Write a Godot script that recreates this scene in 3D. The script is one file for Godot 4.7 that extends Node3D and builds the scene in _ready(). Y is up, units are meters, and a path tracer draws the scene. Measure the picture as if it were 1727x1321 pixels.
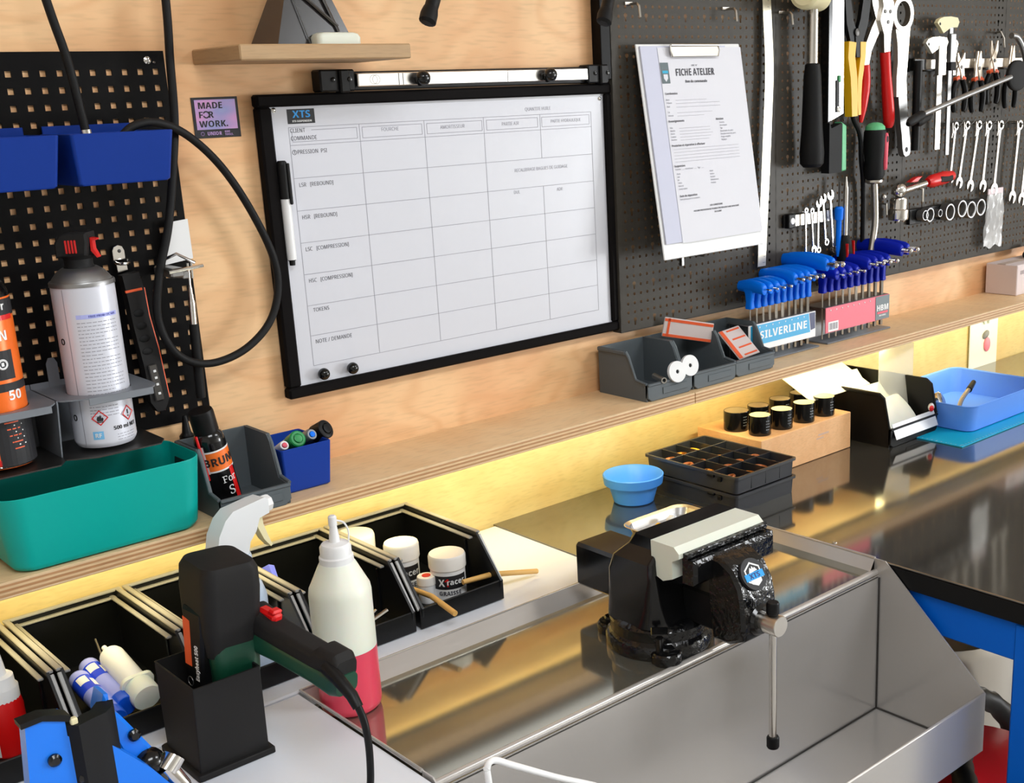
extends Node3D
# A bicycle suspension workshop: workbench, steel sink with vise, tool wall. Metres, y up, the plywood wall is the plane z = 0.

class Shape:
	# collects triangles; commit() gives them normals that are smooth across edges flatter than an angle
	var v := PackedVector3Array()
	var uv := PackedVector2Array()
	var X := Transform3D.IDENTITY
	func tri(a: Vector3, b: Vector3, c: Vector3, ua := Vector2.ZERO, ub := Vector2.ZERO, uc := Vector2.ZERO):
		v.append(X * a); v.append(X * b); v.append(X * c)
		uv.append(ua); uv.append(ub); uv.append(uc)
	func quad(a: Vector3, b: Vector3, c: Vector3, d: Vector3):       # counter-clockwise seen from outside, a at uv (0, 1)
		tri(a, b, c, Vector2(0, 1), Vector2(1, 1), Vector2(1, 0))
		tri(a, c, d, Vector2(0, 1), Vector2(1, 0), Vector2(0, 0))
	func at(p: Vector3, r := Vector3.ZERO):
		X = Transform3D(Basis.from_euler(r * (PI / 180.0)), p)
		return self
	func box(c: Vector3, s: Vector3, b := 0.001):                     # a box with chamfered edges
		var h := s * 0.5
		b = min(b, min(h.x, min(h.y, h.z)) * 0.9)
		if b <= 0.00001:
			for k in 3:
				for g in [-1.0, 1.0]:
					var n := Vector3.ZERO; n[k] = g
					var u := Vector3.ZERO; u[(k + 1) % 3] = g
					var w := Vector3.ZERO; w[(k + 2) % 3] = 1
					quad(c + (n - u - w) * h, c + (n + u - w) * h, c + (n + u + w) * h, c + (n - u + w) * h)
			return self
		var f := func(n: Vector3, u: Vector3, w: Vector3, a: float, e: float) -> Vector3:
			return c + n * h + u * (h - Vector3.ONE * b) * a + w * (h - Vector3.ONE * b) * e
		for k in 3:
			for g in [-1.0, 1.0]:
				var n := Vector3.ZERO; n[k] = g
				var u := Vector3.ZERO; u[(k + 1) % 3] = g
				var w := Vector3.ZERO; w[(k + 2) % 3] = 1
				quad(f.call(n, u, w, -1.0, -1.0), f.call(n, u, w, 1.0, -1.0), f.call(n, u, w, 1.0, 1.0), f.call(n, u, w, -1.0, 1.0))
		for k in 3:                                                       # the twelve bevels
			for g in [-1.0, 1.0]:
				for e in [-1.0, 1.0]:
					var n := Vector3.ZERO; n[k] = g
					var m := Vector3.ZERO; m[(k + 1) % 3] = e
					var w := Vector3.ZERO; w[(k + 2) % 3] = 1
					var i := h - Vector3.ONE * b
					var p0 := c + n * h + m * i - w * i
					var p1 := c + n * i + m * h - w * i
					var p2 := c + n * i + m * h + w * i
					var p3 := c + n * h + m * i + w * i
					if g * e > 0: quad(p0, p1, p2, p3)
					else: quad(p1, p0, p3, p2)
		for sx in [-1.0, 1.0]:
			for sy in [-1.0, 1.0]:
				for sz in [-1.0, 1.0]:
					var i := h - Vector3.ONE * b
					var q := Vector3(sx, sy, sz)
					var p := c + Vector3(h.x, i.y, i.z) * q
					var r := c + Vector3(i.x, h.y, i.z) * q
					var t := c + Vector3(i.x, i.y, h.z) * q
					if sx * sy * sz > 0: tri(p, r, t)
					else: tri(p, t, r)
		return self
	func loft(rings: Array, cap0 := true, cap1 := true):                  # closed rings, counter-clockwise seen from the end they run towards
		for k in rings.size() - 1:
			var a: PackedVector3Array = rings[k]
			var b: PackedVector3Array = rings[k + 1]
			var n := a.size()
			for i in n:
				var j := (i + 1) % n
				var u0 := float(i) / n
				var u1 := float(i + 1) / n
				var v0 := 1.0 - float(k) / (rings.size() - 1)
				var v1 := 1.0 - float(k + 1) / (rings.size() - 1)
				tri(a[i], a[j], b[j], Vector2(u0, v0), Vector2(u1, v0), Vector2(u1, v1))
				tri(a[i], b[j], b[i], Vector2(u0, v0), Vector2(u1, v1), Vector2(u0, v1))
		if cap0: fan(rings[0], true)
		if cap1: fan(rings[-1], false)
		return self
	func fan(r: PackedVector3Array, back := false):
		var m := Vector3.ZERO
		for p in r: m += p
		m /= r.size()
		for i in r.size():
			var j := (i + 1) % r.size()
			if back: tri(m, r[j], r[i])
			else: tri(m, r[i], r[j])
	func tube(path: Array, r, n := 10, caps := true):                     # r: one radius, or one for each point
		var rings := []
		var side := Vector3.ZERO
		for k in path.size():
			var d: Vector3
			if k == 0: d = path[1] - path[0]
			elif k == path.size() - 1: d = path[k] - path[k - 1]
			else: d = (path[k] - path[k - 1]).normalized() + (path[k + 1] - path[k]).normalized()
			d = d.normalized()
			if k == 0: side = d.cross(Vector3.UP if abs(d.y) < 0.9 else Vector3.RIGHT).normalized()
			else: side = (side - d * side.dot(d)).normalized()
			var up := d.cross(side)
			var ring := PackedVector3Array()
			var rad: float = r[k] if r is Array else r
			for i in n:
				var a := TAU * i / n
				ring.append(path[k] + (side * cos(a) + up * sin(a)) * rad)
			rings.append(ring)
		return loft(rings, caps, caps)
	func lathe(prof: Array, n := 28, c0 := true, c1 := true):              # (radius, height) from the bottom up, round the y axis
		var rings := []
		for p in prof:
			var ring := PackedVector3Array()
			for i in n: ring.append(Vector3(cos(-TAU * i / n) * p.x, p.y, sin(-TAU * i / n) * p.x))
			rings.append(ring)
		return loft(rings, c0, c1)
	func prism(poly: PackedVector2Array, z0: float, z1: float, b := 0.0):   # an outline in xy, extruded along z, with a bevelled front edge
		if Geometry2D.is_polygon_clockwise(poly):
			poly = poly.duplicate(); poly.reverse()
		var front := poly
		if b > 0:
			var ins := Geometry2D.offset_polygon(poly, -b)
			if ins.size() == 1 and ins[0].size() == poly.size():
				front = ins[0]
				if Geometry2D.is_polygon_clockwise(front): front.reverse()
				var best := 0
				for i in front.size():
					if front[i].distance_to(poly[0]) < front[best].distance_to(poly[0]): best = i
				var rot := PackedVector2Array()
				for i in front.size(): rot.append(front[(i + best) % front.size()])
				front = rot
		var zb := z1 - (b if front != poly else 0.0)
		for i in poly.size():
			var j := (i + 1) % poly.size()
			quad(Vector3(poly[i].x, poly[i].y, z0), Vector3(poly[j].x, poly[j].y, z0), Vector3(poly[j].x, poly[j].y, zb), Vector3(poly[i].x, poly[i].y, zb))
			if front != poly:
				quad(Vector3(poly[i].x, poly[i].y, zb), Vector3(poly[j].x, poly[j].y, zb), Vector3(front[j].x, front[j].y, z1), Vector3(front[i].x, front[i].y, z1))
		for e in [[poly, z0, true], [front, z1, false]]:
			var ix := Geometry2D.triangulate_polygon(e[0])
			for i in range(0, ix.size(), 3):
				var p := Vector3(e[0][ix[i]].x, e[0][ix[i]].y, e[1])
				var q := Vector3(e[0][ix[i + 1]].x, e[0][ix[i + 1]].y, e[1])
				var s := Vector3(e[0][ix[i + 2]].x, e[0][ix[i + 2]].y, e[1])
				if ((q - p).cross(s - p).z > 0) == e[2]: tri(p, s, q)
				else: tri(p, q, s)
		return self
	func ball(c: Vector3, r, n := 14):
		var rr: Vector3 = r if r is Vector3 else Vector3.ONE * r
		var rings := []
		for k in n / 2 + 1:
			var t: float = PI * clamp(k, 0.02, n / 2 - 0.02) / (n / 2)
			var ring := PackedVector3Array()
			for i in n: ring.append(c + Vector3(cos(-TAU * i / n) * sin(t), -cos(t), sin(-TAU * i / n) * sin(t)) * rr)
			rings.append(ring)
		return loft(rings)
	func ring(c: Vector3, axis: Vector3, R: float, r: float, n := 24, m := 8):   # a torus
		var d := axis.normalized()
		var s := d.cross(Vector3.UP if abs(d.y) < 0.9 else Vector3.RIGHT).normalized()
		var u := d.cross(s)
		for i in n:
			for j in m:
				var q := []
				for e in [[i, j], [i + 1, j], [i + 1, j + 1], [i, j + 1]]:
					var a: float = TAU * e[0] / n
					var b: float = TAU * e[1] / m
					q.append(c + (s * cos(a) + u * sin(a)) * (R + r * cos(b)) + d * r * sin(b))
				quad(q[0], q[1], q[2], q[3])
		return self
	func pipe(ro: float, ri: float, y0: float, y1: float, n := 24):       # a hollow cylinder round y
		return lathe([Vector2(ri, y0), Vector2(ro, y0), Vector2(ro, y1), Vector2(ri, y1), Vector2(ri, y0)], n, false, false)
	func mesh(tm: Mesh, t := Transform3D.IDENTITY, bend := 0.0):           # take over a mesh; bend > 0 wraps x round a cylinder of that radius
		for s in tm.get_surface_count():
			var arr := tm.surface_get_arrays(s)
			var p: PackedVector3Array = arr[Mesh.ARRAY_VERTEX]
			var idx = arr[Mesh.ARRAY_INDEX]
			var count: int = idx.size() if idx != null else p.size()
			for i in count:
				var q := t * p[idx[i] if idx != null else i]
				if bend > 0: q = Vector3(sin(q.x / bend) * (bend + q.z), q.y, cos(q.x / bend) * (bend + q.z))
				v.append(X * q); uv.append(Vector2.ZERO)
		return self
	func commit(ang := 40.0) -> ArrayMesh:
		var m := v.size() / 3
		var fn := PackedVector3Array(); fn.resize(m)
		var fu := PackedVector3Array(); fu.resize(m)
		var nn := PackedVector3Array(); nn.resize(v.size())
		var out := PackedVector3Array(); out.resize(v.size())
		var uo := PackedVector2Array(); uo.resize(v.size())
		for i in m:
			var c := (v[3 * i + 1] - v[3 * i]).cross(v[3 * i + 2] - v[3 * i])
			fn[i] = c; fu[i] = c.normalized()
		if ang > 0:
			var seen := {}
			for i in v.size():
				var k := Vector3i((v[i] * 40000.0).round())
				if seen.has(k): seen[k].append(i / 3)
				else: seen[k] = [i / 3]
			var ca := cos(deg_to_rad(ang))
			for i in v.size():
				var f := i / 3
				var n := Vector3.ZERO
				for j in seen[Vector3i((v[i] * 40000.0).round())]:
					if fu[f].dot(fu[j]) > ca: n += fn[j]
				nn[i] = n.normalized() if n.length_squared() > 0 else fu[f]
		else:
			for i in v.size(): nn[i] = fu[i / 3]
		var no := PackedVector3Array(); no.resize(v.size())
		for i in m:                                                         # Godot's front faces run clockwise
			for e in 3:
				var s: int = 3 * i + [0, 2, 1][e]
				out[3 * i + e] = v[s]
				uo[3 * i + e] = uv[s]
				no[3 * i + e] = nn[s]
		var a := []; a.resize(Mesh.ARRAY_MAX)
		a[Mesh.ARRAY_VERTEX] = out
		a[Mesh.ARRAY_NORMAL] = no
		a[Mesh.ARRAY_TEX_UV] = uo
		var am := ArrayMesh.new()
		am.add_surface_from_arrays(Mesh.PRIMITIVE_TRIANGLES, a)
		return am

var M := {}
var rng := RandomNumberGenerator.new()
var taken := {}

func numbered(called: String) -> String:
	if not taken.has(called):
		taken[called] = 0
		return called
	taken[called] += 1
	return "%s_%03d" % [called, taken[called]]

func thing(called: String, label: String, category: String, at := Vector3.ZERO, turn := Vector3.ZERO, group := "") -> Node3D:
	var o := Node3D.new()
	o.name = numbered(called)
	add_child(o)
	o.position = at
	o.rotation_degrees = turn
	return tag(o, label, category, group)

func tag(o: Node3D, label: String, category: String, group := "") -> Node3D:
	o.set_meta("label", label)
	o.set_meta("category", category)
	if group: o.set_meta("group", group)
	return o

func put(called: String, s: Shape, m: Material, parent: Node3D = self, ang := 40.0) -> MeshInstance3D:
	var o := MeshInstance3D.new()
	o.name = numbered(called) if parent == self else called
	o.mesh = s.commit(ang)
	o.material_override = m
	parent.add_child(o, true)
	return o

func struct(called: String, s: Shape, m: Material, parent: Node3D = self) -> MeshInstance3D:
	var o := put(called, s, m, parent, 30.0)
	if parent == self: o.set_meta("kind", "structure")
	return o

func again(src: Node3D, label: String, at: Vector3, turn := Vector3.ZERO, group := "") -> Node3D:
	var o: Node3D = src.duplicate()
	o.name = numbered(String(src.name).rstrip("0123456789").trim_suffix("_"))
	add_child(o)
	o.position = at
	o.rotation_degrees = turn
	o.set_meta("label", label)
	if group: o.set_meta("group", group)
	return o

func col(r, g, b) -> Color: return Color(r / 255.0, g / 255.0, b / 255.0)

func mat(c: Color, rough := 0.5, metal := 0.0, spec := 0.5) -> StandardMaterial3D:
	var m := StandardMaterial3D.new()
	m.albedo_color = c
	m.roughness = rough
	m.metallic = metal
	m.metallic_specular = spec
	return m

func V(x, y, z) -> Vector3: return Vector3(x, y, z)
func P(a: Array) -> PackedVector2Array:
	var p := PackedVector2Array()
	for i in range(0, a.size(), 2): p.append(Vector2(a[i], a[i + 1]))
	return p

func rr(hx: float, hz: float, r: float, y: float, n := 4, c := Vector2.ZERO) -> PackedVector3Array:   # rounded rectangle lying at height y
	var p := PackedVector3Array()
	for q in 4:
		var cx: float = [1, -1, -1, 1][q] * (hx - r)
		var cz: float = [1, 1, -1, -1][q] * (hz - r)
		for i in n + 1:
			var a: float = (q + float(i) / n) * PI / 2
			p.append(Vector3(c.x + cx + cos(a) * r, y, c.y + cz + sin(a) * r))
	p.reverse()
	return p

func tub(hx0, hz0, hx1, hz1, h, r, t, floor_t := 0.003) -> Shape:   # an open box: outside from bottom to rim, then down the inside
	var s := Shape.new()
	s.loft([rr(hx0 - 0.002, hz0 - 0.002, r, 0), rr(hx0, hz0, r, 0.002), rr(hx1, hz1, r, h - 0.0008), rr(hx1 - t * 0.4, hz1 - t * 0.4, r, h),
		rr(hx1 - t, hz1 - t, r, h - 0.0008), rr(hx0 - t, hz0 - t, r, floor_t)])
	return s

func smooth(pts: Array, n := 6) -> Array:                               # Catmull-Rom through the points
	var o := []
	for i in pts.size() - 1:
		var a: Vector3 = pts[max(i - 1, 0)]
		var b: Vector3 = pts[i]
		var c: Vector3 = pts[i + 1]
		var d: Vector3 = pts[min(i + 2, pts.size() - 1)]
		for k in n: o.append(b.cubic_interpolate(c, a, d, float(k) / n))
	o.append(pts[-1])
	return o

func words(text: String, size: float, bold := 400, italic := false, align := 0, font := "Droid Sans", deep := 0.0004) -> TextMesh:
	var f := SystemFont.new()
	f.font_names = PackedStringArray([font])
	f.font_weight = bold
	f.font_italic = italic
	var t := TextMesh.new()
	t.text = text
	t.font = f
	t.font_size = 32
	t.pixel_size = size / 23.0          # size is the height of the capitals
	t.depth = deep
	t.curve_step = 2.0
	t.horizontal_alignment = [HORIZONTAL_ALIGNMENT_LEFT, HORIZONTAL_ALIGNMENT_CENTER, HORIZONTAL_ALIGNMENT_RIGHT][align]
	t.vertical_alignment = VERTICAL_ALIGNMENT_CENTER
	return t

func T(p: Vector3, r := Vector3.ZERO, s := Vector3.ONE) -> Transform3D:
	return Transform3D(Basis.from_euler(r * (PI / 180.0)).scaled_local(s), p)

func _ready():
	rng.seed = 7
	# --- camera, sky, lights, exposure ---
	var cam := Camera3D.new()
	cam.name = "camera"
	add_child(cam)
	cam.transform = Transform3D(Basis(V(0.73478726, -0.03852981, 0.67720244), V(0.21108289, 0.96180045, -0.17430981), V(-0.64461748, 0.27102647, 0.7148517)), V(0, 1.545, 1.4))
	# the photograph is a crop: its centre lies left of and above the lens axis
	cam.set_frustum(1321.0 / 2035.07 * 0.05, Vector2(-159.694, 70.576) / 2035.07 * 0.05, 0.05, 60.0)
	cam.current = true
	var env := Environment.new()
	env.background_mode = Environment.BG_COLOR
	env.background_color = Color(0.75, 0.82, 0.9)
	env.background_energy_multiplier = 0.3
	env.tonemap_mode = Environment.TONE_MAPPER_LINEAR
	env.tonemap_exposure = 0.62
	env.sdfgi_enabled = true
	env.ssao_enabled = true
	env.ssil_enabled = true
	var we := WorldEnvironment.new()
	we.name = "environment"
	we.environment = env
	add_child(we)
	area("window_daylight", V(7.93, 1.05, 5.4), V(0, 90, 0), Vector2(2.2, 1.8), Color(0.97, 0.985, 1.0), 48.0)
	for x in [0.2, 2.6]:
		area("ceiling_panel_light", V(x, 2.74, 1.9), V(-90, 0, 0), Vector2(1.2, 0.6), Color(0.96, 0.98, 1.0), 5.3)
	for k in 3:
		area("led_strip_light", V(-0.4 + 1.3 * k, 1.0645, 0.083), V(-42, 0, 0), Vector2(1.28, 0.01), Color(1.0, 0.96, 0.74), 0.27)
	materials()
	room()
	left_wall()
	whiteboard()
	upper_things()
	right_wall()
	tools()
	shelf_things()
	bench()
	bins()
	heat_gun()
	vise()
	table()
	under_table()

func area(called: String, at: Vector3, turn: Vector3, size: Vector2, c: Color, e: float):
	var l := AreaLight3D.new()
	l.name = numbered(called)
	l.area_size = size
	l.light_color = c
	l.light_energy = e
	l.area_range = 14.0
	l.area_attenuation = 2.0
	l.area_normalize_energy = true
	l.shadow_enabled = true
	l.position = at
	l.rotation_degrees = turn
	add_child(l)

func picture(w: int, h: int, f: Callable, mip := true) -> ImageTexture:
	var img := Image.create(w, h, false, Image.FORMAT_RGB8)
	for y in h:
		for x in w: img.set_pixel(x, y, f.call(x, y))
	if mip: img.generate_mipmaps()
	return ImageTexture.create_from_image(img)

func wooden(tex: Texture2D, size: Vector2, rough := 0.55, tint := Color.WHITE) -> StandardMaterial3D:
	var m := mat(tint, rough)
	m.albedo_texture = tex
	m.uv1_triplanar = true
	m.uv1_world_triplanar = true
	m.uv1_scale = V(1.0 / size.x, 1.0 / size.y, 1.0 / size.x)
	return m

func materials():
	var n := FastNoiseLite.new()
	n.seed = 3; n.noise_type = FastNoiseLite.TYPE_SIMPLEX_SMOOTH; n.frequency = 1.0; n.fractal_octaves = 3
	var f2 := FastNoiseLite.new()
	f2.seed = 11; f2.noise_type = FastNoiseLite.TYPE_SIMPLEX; f2.frequency = 1.0; f2.fractal_octaves = 2
	# rotary-cut plywood: broad wavy growth-ring bands that run along x, and fine pores
	var grain := func(x: int, y: int, W: float, H: float, rings: float, dark: Color, light: Color, red: Color) -> Color:
		var u := x / W
		var w := y / H
		var a := TAU * u
		var q := n.get_noise_3d(cos(a) * 0.4, sin(a) * 0.4, w * 2.6)
		var band := 0.5 + 0.5 * sin((w * rings + q * 3.4) * TAU)
		var broad := 0.5 + 0.5 * n.get_noise_3d(cos(a) * 0.8 + 9.0, sin(a) * 0.8, w * 2.0)
		var pore := f2.get_noise_3d(cos(a) * 3.5, sin(a) * 3.5, w * 110.0)
		var c: Color = light.lerp(dark, pow(band, 3.0) * 0.14)
		c = c.lerp(red, clamp((broad - 0.4) * 1.4, 0.0, 0.8))
		return c.darkened(clamp(pore * 0.07, 0.0, 0.2))
	var ply := picture(1024, 512, func(x, y): return grain.call(x, y, 1024.0, 512.0, 3.0, col(186, 114, 64), col(238, 194, 144), col(208, 142, 92)))
	var birch := picture(512, 512, func(x, y): return grain.call(x, y, 512.0, 512.0, 2.0, col(214, 168, 118), col(236, 203, 158), col(226, 184, 136)))
	var edge := picture(256, 128, func(x, y):
		var k := int(y / 128.0 * 7.0)
		var c: Color = [col(232, 200, 158), col(196, 146, 100), col(230, 196, 150), col(188, 138, 92), col(228, 192, 146), col(194, 146, 100), col(234, 202, 160)][k]
		return c.darkened(clamp(0.16 * f2.get_noise_2d(x * 0.05, y * 0.7) + 0.04, 0.0, 0.4)))
	M.ply = wooden(ply, Vector2(1.1, 0.62))
	M.birch = wooden(birch, Vector2(0.7, 0.5), 0.5)
	M.lower = wooden(birch, Vector2(0.7, 0.5), 0.55, col(232, 244, 226))
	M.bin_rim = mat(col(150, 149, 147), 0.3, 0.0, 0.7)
	M.box_ply = wooden(birch, Vector2(0.25, 0.2), 0.6, col(255, 232, 214))
	M.edge = mat(Color.WHITE, 0.6)
	M.edge.albedo_texture = edge
	M.edge.uv1_triplanar = true
	M.edge.uv1_world_triplanar = true
	M.edge.uv1_scale = V(3.0, 1.0 / 0.018, 3.0)
	M.edge.uv1_offset = V(0, 0.5, 0)
	M.shelf_wood = wooden(birch, Vector2(0.8, 0.3), 0.6, col(196, 188, 180))
	# brushed stainless steel
	var brush := picture(512, 512, func(x, y):
		var g := 0.5 + 0.5 * f2.get_noise_2d(x * 0.006, y * 0.6)
		return Color(0.32, 0.32, 0.32).lerp(Color(0.5, 0.5, 0.5), g))
	M.steel = mat(col(192, 188, 184), 1.0, 0.45)
	M.steel.roughness_texture = brush
	M.steel.roughness_texture_channel = BaseMaterial3D.TEXTURE_CHANNEL_GREEN
	M.steel.roughness = 0.52
	M.steel.uv1_triplanar = true
	M.steel.uv1_world_triplanar = true
	M.steel.uv1_scale = V(2, 2, 2)
	M.steel_top = mat(col(148, 146, 140), 0.085, 0.9)
	M.tray_top = mat(col(176, 174, 160), 0.085, 0.85)
	M.chrome = mat(col(225, 222, 218), 0.16, 1.0)
	M.satin = mat(col(205, 200, 192), 0.32, 1.0)
	M.zinc = mat(col(150, 150, 150), 0.4, 0.9)
	M.dark_steel = mat(col(88, 86, 84), 0.38, 0.9)
	M.panel = mat(col(68, 64, 58), 0.36, 0.0, 0.2)
	M.panel_black = mat(col(9, 8, 9), 0.4, 0.0, 0.25)
	M.black = mat(col(13, 13, 14), 0.45, 0.0, 0.35)
	M.black_gloss = mat(col(12, 12, 13), 0.16)
	M.cast = mat(col(12, 12, 13), 0.16)
	var lumps := FastNoiseLite.new()
	lumps.seed = 5; lumps.frequency = 0.03; lumps.fractal_octaves = 3
	var lt := NoiseTexture2D.new()
	lt.width = 256; lt.height = 256; lt.seamless = true; lt.as_normal_map = true; lt.bump_strength = 5.0; lt.noise = lumps
	M.cast.normal_enabled = true
	M.cast.normal_texture = lt
	M.cast.normal_scale = 0.55
	M.cast.uv1_triplanar = true
	M.cast.uv1_scale = V(12, 12, 12)
	M.rubber = mat(col(17, 17, 18), 0.6, 0.0, 0.35)
	M.black_rough = mat(col(28, 27, 27), 0.65, 0.0, 0.35)
	M.bin_black = mat(col(14, 15, 17), 0.3, 0.0, 0.4)
	M.grey_plastic = mat(col(88, 95, 99), 0.45, 0.0, 0.35)
	M.grey_bin_in = mat(col(76, 80, 82), 0.5)
	M.holder_grey = mat(col(122, 127, 134), 0.4, 0.2)
	M.blue_bin = mat(col(16, 52, 138), 0.45, 0.0, 0.3)
	M.blue_box = mat(col(22, 58, 150), 0.45, 0.0, 0.3)
	M.teal = mat(col(0, 162, 152), 0.42, 0.0, 0.35)
	M.key_blue = mat(col(0, 116, 240), 0.4, 0.0, 0.3)
	M.key_navy = mat(col(10, 34, 172), 0.4, 0.0, 0.3)
	M.frame_blue = mat(col(0, 98, 208), 0.45, 0.0, 0.3)
	M.tool_blue = mat(col(16, 118, 232), 0.35)
	M.tray_blue = mat(col(104, 158, 248), 0.4)
	M.bowl_blue = mat(col(70, 150, 245), 0.4)
	M.white = mat(col(232, 232, 232), 0.35)
	M.white_board = mat(col(208, 209, 217), 0.25)
	M.worktop = mat(col(228, 232, 240), 0.3)
	M.paper = mat(col(222, 222, 229), 0.75)
	M.paper_old = mat(col(202, 204, 222), 0.75)
	M.ink = mat(col(70, 70, 78), 0.7)
	M.ink_soft = mat(col(150, 150, 160), 0.7)
	M.ink_black = mat(col(24, 24, 28), 0.6)
	M.frame = mat(col(22, 20, 20), 0.55, 0.0, 0.12)
	M.cream = mat(col(232, 222, 178), 0.5)
	M.pad = mat(col(222, 226, 212), 0.42)
	M.pad.subsurf_scatter_enabled = true
	M.pad.subsurf_scatter_strength = 0.1
	M.yellow = mat(col(238, 182, 12), 0.42)
	M.red = mat(col(214, 18, 18), 0.35)
	M.pink = mat(col(226, 84, 104), 0.5)
	M.orange = mat(col(244, 116, 36), 0.4)
	M.orange_strip = mat(col(232, 92, 44), 0.5)
	M.green = mat(col(24, 138, 70), 0.4)
	M.mint = mat(col(96, 190, 132), 0.5)
	M.dark_green = mat(col(10, 66, 46), 0.45)
	M.brass = mat(col(190, 120, 40), 0.35, 0.8)
	M.copper = mat(col(176, 104, 62), 0.45, 0.5)
	M.cyan = mat(col(0, 166, 206), 0.45)
	M.label_cyan = mat(col(20, 160, 212), 0.4)
	M.label_navy = mat(col(36, 44, 92), 0.4)
	M.label_grey = mat(col(84, 100, 104), 0.4)
	M.stick = mat(col(224, 176, 100), 0.6)
	M.card = mat(col(222, 208, 206), 0.8)
	M.clear = mat(Color(0.92, 0.93, 0.95, 0.32), 0.25)
	M.clear.transparency = BaseMaterial3D.TRANSPARENCY_ALPHA
	M.bag = mat(Color(0.93, 0.93, 0.93, 0.5), 0.22)
	M.bag.transparency = BaseMaterial3D.TRANSPARENCY_ALPHA
	M.bag.cull_mode = BaseMaterial3D.CULL_DISABLED
	M.milky = mat(col(234, 236, 222), 0.4)
	M.milky.subsurf_scatter_enabled = true
	M.milky.subsurf_scatter_strength = 0.25
	M.milky2 = mat(col(222, 224, 226), 0.35)
	M.fluid = mat(col(226, 70, 96), 0.3)
	M.fluid.subsurf_scatter_enabled = true
	M.fluid.subsurf_scatter_strength = 0.25
	M.holo = mat(col(168, 142, 196), 0.3, 0.4)
	M.led = mat(col(255, 226, 150), 0.5)
	M.led.emission_enabled = true
	M.led.emission = Color(1.0, 0.83, 0.42)
	M.led.emission_energy_multiplier = 5.0
	M.day = mat(col(240, 244, 250), 0.5)
	M.day.emission_enabled = true
	M.day.emission = Color(1.0, 0.985, 0.96)
	M.day.emission_energy_multiplier = 3.0
	M.ceiling_lamp = mat(col(250, 250, 246), 0.5)
	M.ceiling_lamp.emission_enabled = true
	M.ceiling_lamp.emission = Color(1.0, 0.97, 0.93)
	M.ceiling_lamp.emission_energy_multiplier = 3.0
	M.plaster = mat(col(222, 220, 214), 0.85)
	M.concrete = mat(col(176, 174, 170), 0.6)

func room():
	var s := Shape.new()
	s.box(V(2.85, 1.94, -0.025), V(10.4, 1.74, 0.05), 0)
	var w := struct("wall_back", s, M.ply)
	w.set_meta("label", "orange-brown plywood back wall behind whiteboard and tools")
	s = Shape.new(); s.box(V(2.85, 0.53, -0.075), V(10.4, 1.07, 0.05), 0)
	struct("wall_lower", s, M.lower)
	s = Shape.new(); s.box(V(2.85, -0.05, 3.4), V(10.5, 0.1, 7.4), 0)
	struct("floor", s, M.concrete)
	s = Shape.new(); s.box(V(2.85, 2.86, 3.4), V(10.5, 0.1, 7.4), 0)
	struct("ceiling", s, M.plaster)
	s = Shape.new(); s.box(V(-2.3, 1.4, 3.4), V(0.1, 2.82, 7.4), 0)
	struct("wall_left", s, M.plaster)
	s = Shape.new(); s.box(V(2.85, 1.4, 7.05), V(10.5, 2.82, 0.1), 0)
	struct("wall_front", s, M.plaster)
	s = Shape.new()
	s.box(V(8.0, 0.05, 3.4), V(0.1, 0.1, 7.4), 0); s.box(V(8.0, 2.405, 3.4), V(0.1, 0.81, 7.4), 0)
	s.box(V(8.0, 1.05, 2.0), V(0.1, 1.9, 4.6), 0); s.box(V(8.0, 1.05, 6.8), V(0.1, 1.9, 0.6), 0)
	struct("wall_right", s, M.plaster)
	s = Shape.new()
	for y in [0.12, 1.98]: s.box(V(8.0, y, 5.4), V(0.08, 0.04, 2.2), 0.002)
	for z in [4.32, 5.4, 6.48]: s.box(V(8.0, 1.05, z), V(0.08, 1.82, 0.04), 0.002)
	var win := struct("window_1", s, M.white)
	for z in [4.86, 5.94]:
		s = Shape.new(); s.box(V(8.02, 1.05, z), V(0.01, 1.82, 1.04), 0)
		put("pane", s, M.day, win)
	for x in [0.2, 2.6]:
		var t: Node3D = thing("ceiling_lamp", "flat white LED ceiling panel above the %s of the workshop" % ("left half" if x < 1 else "right half"), "lamp", V(x, 2.78, 1.9))
		s = Shape.new(); s.box(V(0, 0.01, 0), V(1.24, 0.04, 0.64), 0.003); put("housing", s, M.white, t)
		s = Shape.new(); s.box(V(0, -0.014, 0), V(1.2, 0.008, 0.6), 0); put("diffuser", s, M.ceiling_lamp, t)
	# the long shelf under the boards, of two lengths of plywood
	var sh := thing("wall_shelf", "long plywood shelf running under the whiteboard and the tool boards", "shelf", V(0, 1.08, 0))
	for e in [[-2.2, 1.3325], [1.3335, 3.6]]:
		s = Shape.new(); s.box(V((e[0] + e[1]) / 2, 0, 0.0395), V(e[1] - e[0], 0.018, 0.179), 0.0006)
		var b := put("board", s, M.birch, sh)
		s = Shape.new(); s.box(V((e[0] + e[1]) / 2, 0, 0.1305), V(e[1] - e[0], 0.0181, 0.004), 0.0008)
		put("plywood_edge", s, M.edge, b)
	var led := thing("led_strip", "warm yellow LED light strip in a slim rail under the plywood shelf", "lamp", V(0, 1.0645, 0.083))
	s = Shape.new(); s.at(Vector3.ZERO, V(-42, 0, 0)); s.box(V(0.9, 0, 0.0025), V(3.9, 0.011, 0.002), 0.0006); s.at(Vector3.ZERO); s.box(V(0.9, 0.0052, 0.004), V(3.9, 0.0024, 0.012), 0.0005); put("rail", s, M.holder_grey, led)
	s = Shape.new(); s.at(Vector3.ZERO, V(-42, 0, 0)); s.box(V(0.9, 0, 0.0009), V(3.9, 0.0085, 0.0012), 0); put("glowing_strip", s, M.led, led)

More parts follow.
